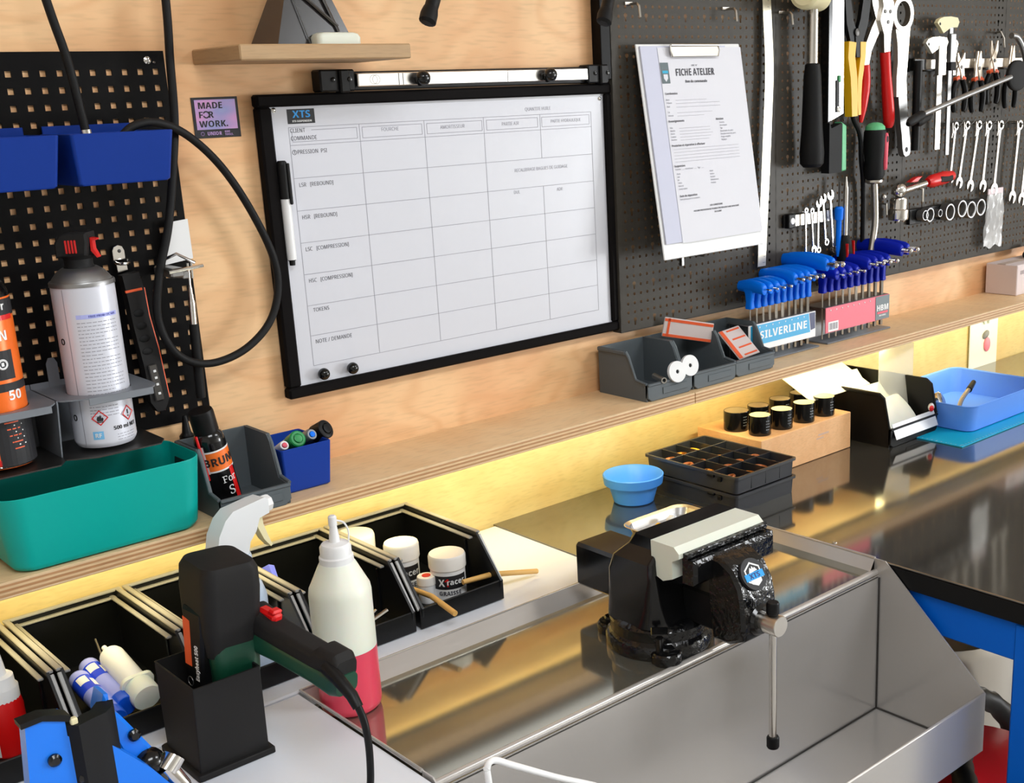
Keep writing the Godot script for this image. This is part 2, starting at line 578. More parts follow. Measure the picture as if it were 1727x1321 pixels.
func left_wall():
	# perforated steel board: bars between the rows, blocks between the holes
	var t := thing("pegboard", "black steel pegboard with square holes, left of the whiteboard", "pegboard", V(0, 0, 0.0019))
	var s := Shape.new()
	var x1 := 0.605
	var x0 := 0.12
	var p := 0.01768
	var h := 0.0064
	var y_top := 1.611
	for j in 23:
		var y := 1.5885 - j * p
		var above := y + h / 2
		s.box(V((x0 + x1) / 2, (y_top + above) / 2, 0), V(x1 - x0, y_top - above, 0.002), 0)
		y_top = y - h / 2
		var xr := x1
		for i in 27:
			var x := 0.5935 - i * p
			s.box(V((xr + x + h / 2) / 2, y, 0), V(xr - x - h / 2, h, 0.002), 0)
			xr = x - h / 2
		s.box(V((xr + x0) / 2, y, 0), V(xr - x0, h, 0.002), 0)
	s.box(V((x0 + x1) / 2, (y_top + 1.181) / 2, 0), V(x1 - x0, y_top - 1.181, 0.002), 0)
	put("perforated_sheet", s, M.panel_black, t, 0)
	for e in [[0.585, 1.601, 0.0042], [0.5925, 1.5985, 0.0018]]:
		s = Shape.new(); s.at(V(e[0], e[1], 0.001), V(90, 0, 0))
		s.lathe([Vector2(e[2], 0), Vector2(e[2], 0.001), Vector2(e[2] * 0.5, 0.0022), Vector2(0.0008, 0.0022)], 16)
		put("screw", s, M.chrome, t)

	# blue bins hooked on the board
	for e in [[0.508, "blue plastic bin on the black pegboard with a black hose lying in it"], [0.3885, "blue plastic bin at the left edge of the black pegboard"]]:
		var b := thing("wall_bin", e[1], "bin", V(e[0], 1.473, 0.0545), Vector3.ZERO, "blue bins hooked on the black pegboard")
		put("body", tub(0.049, 0.038, 0.0545, 0.047, 0.053, 0.004, 0.002), M.blue_bin, b)
		s = Shape.new(); s.box(V(0, 0.055, -0.0475), V(0.1, 0.012, 0.002), 0.0005)
		put("hook_lip", s, M.blue_bin, b)
	# hoses
	s = Shape.new()
	s.tube(smooth([V(0.612, 1.82, 0.02), V(0.604, 1.663, 0.03), V(0.6, 1.6, 0.03), V(0.594, 1.536, 0.035), V(0.583, 1.485, 0.04), V(0.566, 1.419, 0.045), V(0.546, 1.360, 0.045), V(0.541, 1.313, 0.042), V(0.558, 1.272, 0.04), V(0.594, 1.254, 0.038), V(0.642, 1.261, 0.034), V(0.682, 1.288, 0.03), V(0.700, 1.327, 0.028), V(0.698, 1.371, 0.028), V(0.674, 1.430, 0.03), V(0.642, 1.481, 0.035), V(0.603, 1.517, 0.045), V(0.566, 1.533, 0.055), V(0.535, 1.53, 0.06), V(0.512, 1.508, 0.06), V(0.5, 1.485, 0.06)], 8), 0.0047, 12)
	tag(put("hose", s, M.rubber), "black rubber hose hanging in a big loop over the plywood into the blue bin", "hose")
	var c := thing("hose", "straight black hose with metal end running down into the blue bin", "hose", V(0, 0, 0))
	s = Shape.new()
	s.tube(smooth([V(0.445, 1.80, 0.05), V(0.468, 1.659, 0.052), V(0.479, 1.601, 0.054), V(0.4845, 1.545, 0.056), V(0.4857, 1.528, 0.057)], 6), 0.0046, 12)
	put("tube", s, M.rubber, c)
	s = Shape.new(); s.tube([V(0.4857, 1.529, 0.057), V(0.486, 1.522, 0.0575), V(0.4866, 1.503, 0.058)], 0.0058, 12)
	put("metal_end", s, M.chrome, c)

	spray_can(V(0.456, 1.194, 0.062), true)
	spray_can(V(0.3475, 1.194, 0.062), false)
	can_holder(V(0.456, 1.19, 0), "grey sheet-metal can holder on the pegboard carrying the white spray can")
	can_holder(V(0.3475, 1.19, 0), "grey sheet-metal can holder at the left edge carrying the orange can")

	# folding knife on its hook
	var k := thing("utility_knife", "black and orange ribbed cutter knife hanging beside the white spray can", "knife", V(0.5225, 1.369, 0.022), V(0, 0, 4.5))
	k.scale = V(1.15, 1.0, 1.0)
	s = Shape.new()
	s.prism(P([-0.009, 0.0, 0.008, 0.001, 0.0095, -0.02, 0.0085, -0.05, 0.0105, -0.09, 0.0105, -0.15, 0.004, -0.163, -0.004, -0.163, -0.009, -0.15, -0.0075, -0.11, -0.009, -0.06, -0.0085, -0.03]), -0.007, 0.007, 0.002)
	put("grip", s, M.black_rough, k)
	s = Shape.new(); s.box(V(-0.001, -0.0185, 0.0065), V(0.017, 0.003, 0.002), 0.0004)
	s.tube([V(0.0095, -0.018, 0.005), V(0.0085, -0.05, 0.005), V(0.0105, -0.09, 0.005), V(0.0105, -0.148, 0.005), V(0.003, -0.163, 0.005)], 0.0016, 8)
	put("orange_inlay", s, M.orange_strip, k)
	for y in [-0.045, -0.06, -0.075, -0.09]:
		s = Shape.new(); s.ball(V(-0.001, y, 0.0065), V(0.006, 0.0045, 0.0022), 10); put("grip_rib", s, M.rubber, k)
	s = Shape.new(); s.box(V(0.0, -0.128, 0.0085), V(0.009, 0.044, 0.003), 0.001)
	var pl := put("blade_channel", s, M.dark_steel, k)
	s = Shape.new()
	for y in [-0.114, -0.122, -0.13, -0.141]: s.box(V(0.0005, y, 0.0102), V(0.0028, 0.0028, 0.0012), 0.0003)
	put("stud", s, M.white, pl)
	# chrome hook
	var hk := thing("pegboard_hook", "small chrome clip hook on the pegboard above the cutter knife", "hook", V(0.52, 1.39, 0.006))
	s = Shape.new(); s.prism(P([-0.007, -0.006, 0.007, -0.006, 0.007, 0.004, 0.005, 0.009, 0.0, 0.011, -0.005, 0.009, -0.007, 0.004]), 0, 0.0016, 0.0004); put("plate", s, M.chrome, hk)
	s = Shape.new(); s.tube(smooth([V(-0.007, -0.007, 0), V(-0.006, -0.009, 0.012), V(0.0, -0.009, 0.018), V(0.006, -0.008, 0.012), V(0.01, -0.005, 0.0)], 4), 0.0018, 8); put("wire_loop", s, M.chrome, hk)
	s = Shape.new(); s.prism(P([-0.0055, -0.02, 0.0065, -0.018, 0.006, -0.01, -0.006, -0.01]), 0.004, 0.0056, 0.0004); put("lower_tab", s, M.chrome, hk)
	s = Shape.new(); s.ball(V(0.001, 0.004, 0.0016), V(0.0022, 0.0022, 0.001), 8); put("rivet", s, M.dark_steel, hk)
	# white card behind a wire hook
	var cd := thing("white_card", "blank white card stuck behind the wire hook at the pegboard's right edge", "card", V(0.58, 1.381, 0.017))
	s = Shape.new(); s.prism(P([-0.012, -0.008, 0.022, -0.004, 0.0215, 0.042, -0.003, 0.04]), 0, 0.0008); put("sheet", s, M.white, cd)
	var wh := thing("wire_hook", "bent chrome wire holder at the right edge of the pegboard", "hook", V(0, 0, 0))
	s = Shape.new()
	s.tube([V(0.553, 1.3695, 0.06), V(0.588, 1.372, 0.06), V(0.594, 1.3725, 0.06)], 0.0022, 8)
	s.tube([V(0.556, 1.379, 0.03), V(0.571, 1.3875, 0.045), V(0.587, 1.376, 0.056)], 0.0018, 8)
	put("wire", s, M.chrome, wh)
	s = Shape.new(); s.box(V(0.566, 1.367, 0.03), V(0.016, 0.011, 0.05), 0.002); s.box(V(0.577, 1.363, 0.04), V(0.008, 0.009, 0.02), 0.001)
	put("clamp", s, M.zinc, wh)
	var pk := thing("pickup_tool", "telescopic chrome pick-up tool with black handle hanging at the pegboard edge", "tool", V(0.5905, 1.3675, 0.027), V(0, 0, -2.0))
	s = Shape.new(); s.lathe([Vector2(0.0052, -0.155), Vector2(0.0056, -0.15), Vector2(0.0056, -0.07), Vector2(0.0048, -0.066)], 16); put("handle", s, M.rubber, pk)
	s = Shape.new(); s.lathe([Vector2(0.0042, -0.067), Vector2(0.0042, -0.04), Vector2(0.0032, -0.036), Vector2(0.0032, -0.032), Vector2(0.0024, -0.03), Vector2(0.0024, -0.026), Vector2(0.0014, -0.02), Vector2(0.0014, 0.0)], 16); put("sleeve", s, M.chrome, pk)
	s = Shape.new()
	for x in [-0.0005, 0.004]: s.tube([V(x, -0.012, 0), V(x, 0.006, 0)], 0.0014, 8)
	put("prong", s, M.chrome, pk)

	# holographic sticker
	var st := thing("sticker", "square holographic sticker reading MADE FOR WORK on the plywood", "sticker", V(0.6602, 1.5355, 0.0006))
	s = Shape.new(); s.box(V(0, 0, 0), V(0.058, 0.0465, 0.0008), 0.0003); put("backing", s, M.ink_black, st)
	var holo := picture(64, 64, func(x, y): return Color.from_hsv(fmod(0.75 + 0.07 * sin(x * 0.09 + y * 0.04) + 0.03 * sin(y * 0.2), 1.0), 0.26, 0.78))
	M.holo.albedo_color = Color.WHITE
	M.holo.albedo_texture = holo
	s = Shape.new(); s.quad(V(-0.0255, -0.0135, 0.0007), V(0.0255, -0.0135, 0.0007), V(0.0255, 0.0205, 0.0007), V(-0.0255, 0.0205, 0.0007)); put("foil", s, M.holo, st, 0)
	s = Shape.new()
	s.mesh(words("MADE", 0.0072, 800), T(V(-0.0222, 0.0138, 0.0008), V(0, 0, 0), V(1.12, 1, 1)))
	s.mesh(words("F  R", 0.0072, 800), T(V(-0.0222, 0.0033, 0.0008), V(0, 0, 0), V(1.12, 1, 1)))
	s.mesh(words("WORK.", 0.0072, 800), T(V(-0.0222, -0.0072, 0.0008), V(0, 0, 0), V(1.12, 1, 1)))
	for k2 in 2:
		for i in 9:
			var a := deg_to_rad(20 + 180 * k2 + i * 15.0)
			var b2 := a + deg_to_rad(15.0)
			s.quad(V(-0.0125 + cos(a) * 0.0028, 0.0035 + sin(a) * 0.0028, 0.001), V(-0.0125 + cos(a) * 0.0043, 0.0035 + sin(a) * 0.0043, 0.001), V(-0.0125 + cos(b2) * 0.0043, 0.0035 + sin(b2) * 0.0043, 0.001), V(-0.0125 + cos(b2) * 0.0028, 0.0035 + sin(b2) * 0.0028, 0.001))
	put("lettering", s, M.ink_black, st, 0)
	s = Shape.new()
	s.mesh(words("UNIOR", 0.004, 800, true), T(V(-0.014, -0.0182, 0.0008)))
	s.mesh(words("BIKE", 0.0018, 700), T(V(0.008, -0.0166, 0.0008))); s.mesh(words("TOOLS.", 0.0018, 700), T(V(0.008, -0.0198, 0.0008)))
	s.ring(V(-0.0195, -0.0182, 0.0006), V(0, 0, 1), 0.002, 0.0005, 12, 4)
	put("small_lettering", s, M.holo, st, 0)

func can_print(st: Shape, R: float, y: float, lines: int, a0: float, w: float, dy: float, hgt: float):
	# rows of fine print on a can, as short raised dashes bent round it
	for k in lines:
		var x := 0.0
		var end := w * (1.0 if k % 5 != 4 else rng.randf_range(0.4, 0.8))
		while x < end:
			var l: float = min(rng.randf_range(0.0015, 0.0055), end - x)
			arc_patch(st, R, a0 + x / R, a0 + (x + l) / R, y - k * dy, hgt)
			x += l + 0.0011

func arc_patch(s: Shape, R: float, a: float, b: float, y: float, h: float):
	var n: int = max(1, int((b - a) / 0.15))
	for i in n:
		var p := a + (b - a) * i / n
		var q := a + (b - a) * (i + 1) / n
		s.quad(V(sin(p) * R, y - h / 2, cos(p) * R), V(sin(q) * R, y - h / 2, cos(q) * R), V(sin(q) * R, y + h / 2, cos(q) * R), V(sin(p) * R, y + h / 2, cos(p) * R))

func spray_can(at: Vector3, white: bool):
	var t: Node3D
	var s: Shape
	# angle 0 faces +z; the camera sees angles round -40 degrees
	if white:
		t = thing("spray_can", "white spray can with black trigger cap in the grey wall holder", "spray can", at)
		s = Shape.new(); s.lathe([Vector2(0.0295, 0), Vector2(0.0315, 0.003), Vector2(0.0325, 0.006), Vector2(0.0325, 0.176), Vector2(0.0318, 0.1775)], 48); put("body", s, mat(col(214, 216, 226), 0.3, 0.15), t)
		s = Shape.new(); s.lathe([Vector2(0.0335, 0.1755), Vector2(0.0335, 0.179), Vector2(0.0325, 0.1805)], 48); s.lathe([Vector2(0.0315, 0.179), Vector2(0.0295, 0.183), Vector2(0.0245, 0.1895), Vector2(0.018, 0.194)], 48); put("shoulder", s, M.zinc, t)
		s = Shape.new(); s.lathe([Vector2(0.0165, 0.193), Vector2(0.0145, 0.196), Vector2(0.0145, 0.203), Vector2(0.018, 0.207)], 28)
		put("collar", s, M.rubber, t)
		s = Shape.new(); s.at(V(0, 0.205, 0), V(0, -42, 0))
		s.prism(P([-0.019, 0.0, 0.0135, 0.0, 0.0165, 0.016, 0.0165, 0.026, -0.003, 0.027, -0.0125, 0.024, -0.0185, 0.016]), -0.012, 0.012, 0.002)
		put("trigger_cap", s, M.black_rough, t)
		s = Shape.new(); s.at(V(0, 0.205, 0), V(0, -42, 0))
		s.prism(P([0.017, 0.02, 0.024, 0.019, 0.0235, 0.0172, 0.0195, 0.017, 0.0195, 0.008, 0.0235, -0.001, 0.022, -0.0015, 0.0165, 0.006]), -0.004, 0.004, 0.0006)
		for k in 4: s.box(V(-0.006 + k * 0.0033, 0.0115, 0.0121), V(0.0022, 0.014, 0.0012), 0.0005)
		put("red_trigger", s, M.red, t)
		s = Shape.new()
		arc_patch(s, 0.0327, -1.04, -1.01, 0.088, 0.172)
		can_print(s, 0.0327, 0.138, 22, -0.68, 0.044, 0.0039, 0.0008)
		can_print(s, 0.0327, 0.046, 4, -0.7, 0.03, 0.0034, 0.0008)
		can_print(s, 0.0327, 0.013, 3, 0.05, 0.024, 0.003, 0.0007)
		put("fine_print", s, M.ink_soft, t, 0)
		s = Shape.new()
		s.at(V(0, 0, 0), V(0, 21, 0)); s.mesh(words("500 ml NET", 0.0042, 700, false, 1), T(V(0.002, 0.0205, 0.0002)), 0.0325)
		s.at(V(0, 0, 0), V(0, -76, 0)); s.mesh(words("O", 0.007, 700, false, 1), T(V(0, 0.118, 0.0002)), 0.0325)
		s.at(V(0, 0, 0), V(0, -76, 0)); s.mesh(words("O", 0.007, 700, false, 1), T(V(0, 0.034, 0.0002)), 0.0325)
		put("lettering", s, M.ink_black, t, 0)
		s = Shape.new(); arc_patch(s, 0.0328, -0.68, 0.75, 0.1445, 0.0045); put("blue_band", s, mat(col(176, 182, 236), 0.4), t, 0)
		s = Shape.new(); s.at(V(0, 0, 0), V(0, 10, 0)); s.mesh(words("FREE FROM CFC GAS", 0.002, 700, false, 1), T(V(0.0, 0.1445, 0.0004)), 0.0325); put("band_lettering", s, mat(col(90, 96, 170), 0.4), t, 0)
		s = Shape.new(); arc_patch(s, 0.0328, -0.72, -0.38, 0.0145, 0.009); put("blue_stamp", s, mat(col(120, 190, 236), 0.4), t, 0)
		s = Shape.new(); s.at(V(0, 0, 0), V(0, -31.5, 0)); s.mesh(words("RF", 0.0045, 700, false, 1), T(V(0.0, 0.0145, 0.0006)), 0.0325); put("stamp_lettering", s, M.white, t, 0)
		for a in [-0.43, 0.55]:                                             # hazard diamonds
			s = Shape.new(); s.at(V(sin(a) * 0.0328, 0.034, cos(a) * 0.0328), V(0, rad_to_deg(a), 0))
			var dm := func(r0: float, r1: float, z: float):
				for q in 4:
					var u := V(cos(q * PI / 2), sin(q * PI / 2), 0)
					var w := V(cos((q + 1) * PI / 2), sin((q + 1) * PI / 2), 0)
					s.quad(u * r0 + V(0, 0, z), u * r1 + V(0, 0, z), w * r1 + V(0, 0, z), w * r0 + V(0, 0, z))
			dm.call(0.0072, 0.0088, 0.0001)
			put("hazard_diamond", s, M.red, t, 0)
			s = Shape.new(); s.at(V(sin(a) * 0.0328, 0.034, cos(a) * 0.0328), V(0, rad_to_deg(a), 0))
			if a < 0:
				s.prism(P([-0.003, -0.0035, 0.003, -0.0035, 0.0036, -0.001, 0.0026, 0.0008, 0.0018, -0.0006, 0.0008, 0.0038, -0.0008, 0.001, -0.0018, 0.0022, -0.0034, -0.0005]), 0, 0.0004)
				s.box(V(0, -0.0046, 0.0002), V(0.007, 0.0008, 0.0004), 0)
			else:
				s.box(V(0, 0.0012, 0.0002), V(0.0014, 0.005, 0.0004), 0); s.box(V(0, -0.0034, 0.0002), V(0.0014, 0.0014, 0.0004), 0)
			put("hazard_symbol", s, M.ink_black, t, 0)
		return
	t = thing("spray_can", "orange and black spray can cut by the left edge of the view", "spray can", at)
	s = Shape.new(); s.lathe([Vector2(0.0295, 0), Vector2(0.0315, 0.003), Vector2(0.0325, 0.006), Vector2(0.0325, 0.176), Vector2(0.031, 0.179)], 48); put("body", s, mat(col(246, 112, 32), 0.28, 0.15), t)
	s = Shape.new(); s.lathe([Vector2(0.0325, 0.174), Vector2(0.0322, 0.18), Vector2(0.028, 0.19), Vector2(0.02, 0.195)], 40); put("shoulder", s, M.black_gloss, t)
	s = Shape.new(); s.ring(V(0, 0.1905, 0), V(0, 1, 0), 0.0272, 0.0012, 30, 6); s.ring(V(0, 0.0025, 0), V(0, 1, 0), 0.0308, 0.0015, 30, 6); put("rim", s, M.chrome, t)
	s = Shape.new(); s.lathe([Vector2(0.019, 0.194), Vector2(0.0185, 0.225), Vector2(0.015, 0.23)], 28); put("cap", s, M.black, t)
	s = Shape.new(); arc_patch(s, 0.0328, -0.55, 1.6, 0.166, 0.017); put("black_panel", s, M.ink_black, t, 0)
	for e in [[-0.32, 1.6, 0.0315, 0.057], [-0.3, 1.2, 0.085, 0.0085], [-0.2, 0.6, 0.108, 0.03]]:
		s = Shape.new(); arc_patch(s, 0.0329, e[0], e[1], e[2], e[3]); put("black_panel", s, M.ink_black, t, 0)
	s = Shape.new(); arc_patch(s, 0.0329, -1.6, -0.3, 0.0075, 0.006); put("red_band", s, M.red, t, 0)
	s = Shape.new(); arc_patch(s, 0.03295, 0.0, 0.9, 0.156, 0.005); put("red_band", s, M.red, t, 0)
	s = Shape.new(); s.at(V(0, 0, 0), V(0, 4, 0))
	s.mesh(words("KLEEN", 0.010, 800, false, 1), T(V(-0.006, 0.138, 0.0004)), 0.0326)
	s.mesh(words("50", 0.010, 800, false, 1), T(V(0.013, 0.076, 0.0004)), 0.0326)
	s.mesh(words("or", 0.008, 700, true, 1), T(V(0.012, 0.1675, 0.0004)), 0.0326)
	for k in 5: arc_patch(s, 0.033, 0.12 + 0.03 * k, 0.42 + 0.02 * k, 0.052 - k * 0.007, 0.0013)
	put("lettering", s, M.white, t, 0)
	s = Shape.new()
	for k in 5: arc_patch(s, 0.033, -0.05 + 0.05 * k, 0.4 + 0.02 * k, 0.0485 - k * 0.007, 0.0012)
	put("orange_lines", s, M.orange_strip, t, 0)
	s = Shape.new(); s.at(V(sin(0.22) * 0.033, 0.109, cos(0.22) * 0.033), V(0, 12.6, 0)); s.ring(V(0, 0, 0), V(0, 0, 1), 0.0045, 0.0012, 16, 5); s.box(V(0, 0, 0), V(0.003, 0.004, 0.001), 0.0003); put("wheel_emblem", s, M.white, t)

func can_holder(at: Vector3, label: String):
	var t := thing("can_holder", label, "holder", at, Vector3.ZERO, "grey can holders on the pegboard")
	for y in [0.064, -0.002]:
		var s := Shape.new()
		var c := Vector2(0, 0.062)
		var out := [Vector2(-0.054, 0.006), Vector2(0.054, 0.006), Vector2(0.054, 0.088), Vector2(0.044, 0.104), Vector2(-0.026, 0.104), Vector2(-0.054, 0.088)]
		if y > 0:                                                            # plate with a round hole for the can
			var n := 48
			for i in n:
				var e := []
				for k in 2:
					var a := TAU * (i + k) / n
					var d := Vector2(cos(a), sin(a))
					var best := 1.0
					for q in out.size():
						var hit = Geometry2D.segment_intersects_segment(c, c + d, out[q], out[(q + 1) % out.size()])
						if hit != null: best = min(best, c.distance_to(hit))
					e.append(c + d * 0.0335); e.append(c + d * best)
				s.quad(V(e[0].x, y, e[0].y), V(e[2].x, y, e[2].y), V(e[3].x, y, e[3].y), V(e[1].x, y, e[1].y))
				s.quad(V(e[0].x, y - 0.0015, e[0].y), V(e[1].x, y - 0.0015, e[1].y), V(e[3].x, y - 0.0015, e[3].y), V(e[2].x, y - 0.0015, e[2].y))
				s.quad(V(e[1].x, y, e[1].y), V(e[3].x, y, e[3].y), V(e[3].x, y - 0.0015, e[3].y), V(e[1].x, y - 0.0015, e[1].y))
			s.box(V(0.009, y - 0.004, 0.1035), V(0.07, 0.008, 0.0014), 0.0004)
			put("ring_plate", s, M.holder_grey, t)
		else:
			var pl := PackedVector2Array()
			for q in out: pl.append(Vector2(q.x, -q.y))
			s.at(V(0, y, 0), V(-90, 0, 0)); s.prism(pl, 0, 0.0015)
			put("base_plate", s, M.dark_steel, t)
	var b := Shape.new(); b.box(V(0, 0.034, 0.0068), V(0.108, 0.072, 0.0015), 0.0004)
	put("back_plate", b, M.holder_grey, t)
	b = Shape.new(); b.at(V(-0.0535, 0, 0), V(0, -90, 0)); b.prism(P([0.006, -0.002, 0.075, -0.002, 0.088, 0.058, 0.088, 0.064, 0.006, 0.064]), -0.0007, 0.0008)
	put("side_plate", b, M.holder_grey, t)
	b = Shape.new(); b.at(V(-0.028, 0.072, 0.008), V(0, 0, 0)); b.prism(P([-0.006, -0.01, 0.006, -0.01, 0.006, 0.018, 0.003, 0.024, -0.003, 0.024, -0.006, 0.018]), -0.0008, 0.0008)
	put("hook_tab", b, M.holder_grey, t)

func whiteboard():
	var t := thing("whiteboard", "white planning board in a black frame with a printed French settings table", "whiteboard", V(0, 0, 0))
	var s := Shape.new(); s.box(V(0.9995, 1.371, 0.005), V(0.556, 0.356, 0.008), 0); put("panel", s, M.white_board, t, 0)
	for e in [[0.9975, 1.552, 0.582, 0.015], [0.9975, 1.19, 0.582, 0.014]]:
		s = Shape.new(); s.box(V(e[0], e[1], 0.008), V(e[2], e[3], 0.016), 0.0025); put("frame_rail", s, M.frame, t)
	for x in [0.716, 1.2795]:
		s = Shape.new(); s.box(V(x, 1.371, 0.008), V(0.018 if x < 1 else 0.0125, 0.3475, 0.016), 0.0025); put("frame_stile", s, M.frame, t)
	var z := 0.0092
	var g := Shape.new()                                                      # the printed table
	var ln := func(x0: float, y0: float, x1: float, y1: float):
		g.box(V((x0 + x1) / 2, (y0 + y1) / 2, z), V(max(x1 - x0, 0.0006), max(y1 - y0, 0.0006), 0.0001), 0)
	var ys := [1.498, 1.458, 1.418, 1.378, 1.338, 1.298, 1.259, 1.22]
	for k in ys.size(): ln.call(0.748, ys[k], 1.248, ys[k])
	for x in [0.748, 0.848, 0.948, 1.047]: ln.call(x, 1.22, x, 1.5195)
	ln.call(1.149, 1.458, 1.149, 1.5195); ln.call(1.149, 1.22, 1.149, 1.418); ln.call(1.248, 1.22, 1.248, 1.5195)
	ln.call(0.748, 1.5195, 1.248, 1.5195)
	for k in 5:
		var x0 := 0.752 + 0.1 * k
		for y in [1.502, 1.5155]: ln.call(x0 if not (k == 0 and y > 1.51) else 0.779, y, x0 + 0.092, y)
		for x in [x0, x0 + 0.092]: ln.call(x, 1.502, x, 1.5155)
	put("printed_grid", g, M.ink_soft, t, 0)
	g = Shape.new()
	for e in [["CLIENT", 0.7495, 1.5155, 0.0052], ["COMMANDE", 0.7495, 1.5062, 0.0052], ["PRESSION  PSI", 0.7565, 1.4895, 0.0052], ["LSR   [REBOUND]", 0.754, 1.4495, 0.0052], ["HSR   [REBOUND]", 0.7535, 1.4095, 0.0052], ["LSC   [COMPRESSION]", 0.7535, 1.3695, 0.0052], ["HSC   [COMPRESSION]", 0.7535, 1.3295, 0.0052], ["TOKENS", 0.7555, 1.2915, 0.0052], ["NOTE / DEMANDE", 0.754, 1.2505, 0.0054]]:
		g.mesh(words(e[0], e[3] * 0.9, 400, false, 0, "Droid Sans", 0.0001), T(V(e[1], e[2], z)))
	g.ring(V(0.7528, 1.4895, z), V(0, 0, 1), 0.0028, 0.0003, 16, 4)
	g.mesh(words("1", 0.0036), T(V(0.7516, 1.4895, z)))
	put("row_lettering", g, M.ink, t, 0)
	g = Shape.new()
	for e in [["FOURCHE", 0.894, 1.511], ["AMORTISSEUR", 0.994, 1.5095], ["PARTIE AIR", 1.094, 1.509], ["PARTIE HYDRAULIQUE", 1.198, 1.509], ["QUANTITE HUILE", 1.146, 1.5275], ["RECALIBRAGE BAGUES DE GUIDAGE", 1.147, 1.4435], ["DUL", 1.099, 1.413], ["ADR", 1.18, 1.411]]:
		g.mesh(words(e[0], 0.0045 if e[0] != "PARTIE HYDRAULIQUE" else 0.0042, 400, false, 1, "Droid Sans", 0.0001), T(V(e[1], e[2], z)))
	put("column_lettering", g, M.ink_soft, t, 0)
	var lg := Shape.new(); lg.box(V(0.7668, 1.5325, z), V(0.0375, 0.0175, 0.0003), 0); put("logo_plate", lg, M.ink_black, t, 0)
	lg = Shape.new(); lg.mesh(words("XTS", 0.0085, 800, true, 1), T(V(0.7675, 1.535, z), Vector3.ZERO, V(1.25, 1, 1))); put("logo_lettering", lg, mat(col(0, 150, 230), 0.4), t, 0)
	lg = Shape.new(); lg.mesh(words("XTS SUSPENSION", 0.0024, 700, false, 1), T(V(0.7675, 1.5268, z))); put("logo_small_lettering", lg, M.white, t, 0)
	for e in [[0.7305, 1.541], [1.2665, 1.538]]:
		s = Shape.new(); s.at(V(e[0], e[1], z - 0.0003), V(90, 0, 0)); s.lathe([Vector2(0.003, 0), Vector2(0.003, 0.0008), Vector2(0.0012, 0.0018)], 14); put("screw", s, M.chrome, t)
	for e in [[0.757, 1.2085, "left"], [0.800, 1.2085, "right"]]:
		var m := thing("magnet", "black ball magnet on the whiteboard's lower edge, %s of the pair" % e[2], "magnet", V(e[0], e[1], 0.0095), Vector3.ZERO, "black ball magnets on the whiteboard")
		s = Shape.new(); s.ball(V(0, 0, 0.0078), 0.0078, 20); put("ball", s, M.black_gloss, m)
		s = Shape.new(); s.at(Vector3.ZERO, V(90, 0, 0)); s.lathe([Vector2(0.0045, 0), Vector2(0.0045, 0.0018)], 16); put("magnet_foot", s, M.zinc, m)
	# felt marker clipped along the left edge of the board
	var k := thing("marker_pen", "white felt pen with black cap stuck upright at the whiteboard's left edge", "pen", V(0.7297, 1.357, 0.0165), V(0, 0, 0.0))
	s = Shape.new(); s.lathe([Vector2(0.0035, -0.004), Vector2(0.0038, 0.002)], 20); s.lathe([Vector2(0.0050, 0.002), Vector2(0.0050, 0.004)], 20); put("end_plug", s, M.black, k)
	s = Shape.new(); s.lathe([Vector2(0.0057, 0.003), Vector2(0.006, 0.006), Vector2(0.006, 0.08)], 24); put("barrel", s, M.white, k)
	s = Shape.new(); s.lathe([Vector2(0.0068, 0.078), Vector2(0.0068, 0.118), Vector2(0.006, 0.122), Vector2(0.0045, 0.124)], 24); put("cap", s, M.black, k)
	s = Shape.new(); s.box(V(0.0045, 0.096, 0.0068), V(0.004, 0.05, 0.003), 0.001); put("clip", s, M.black, k)

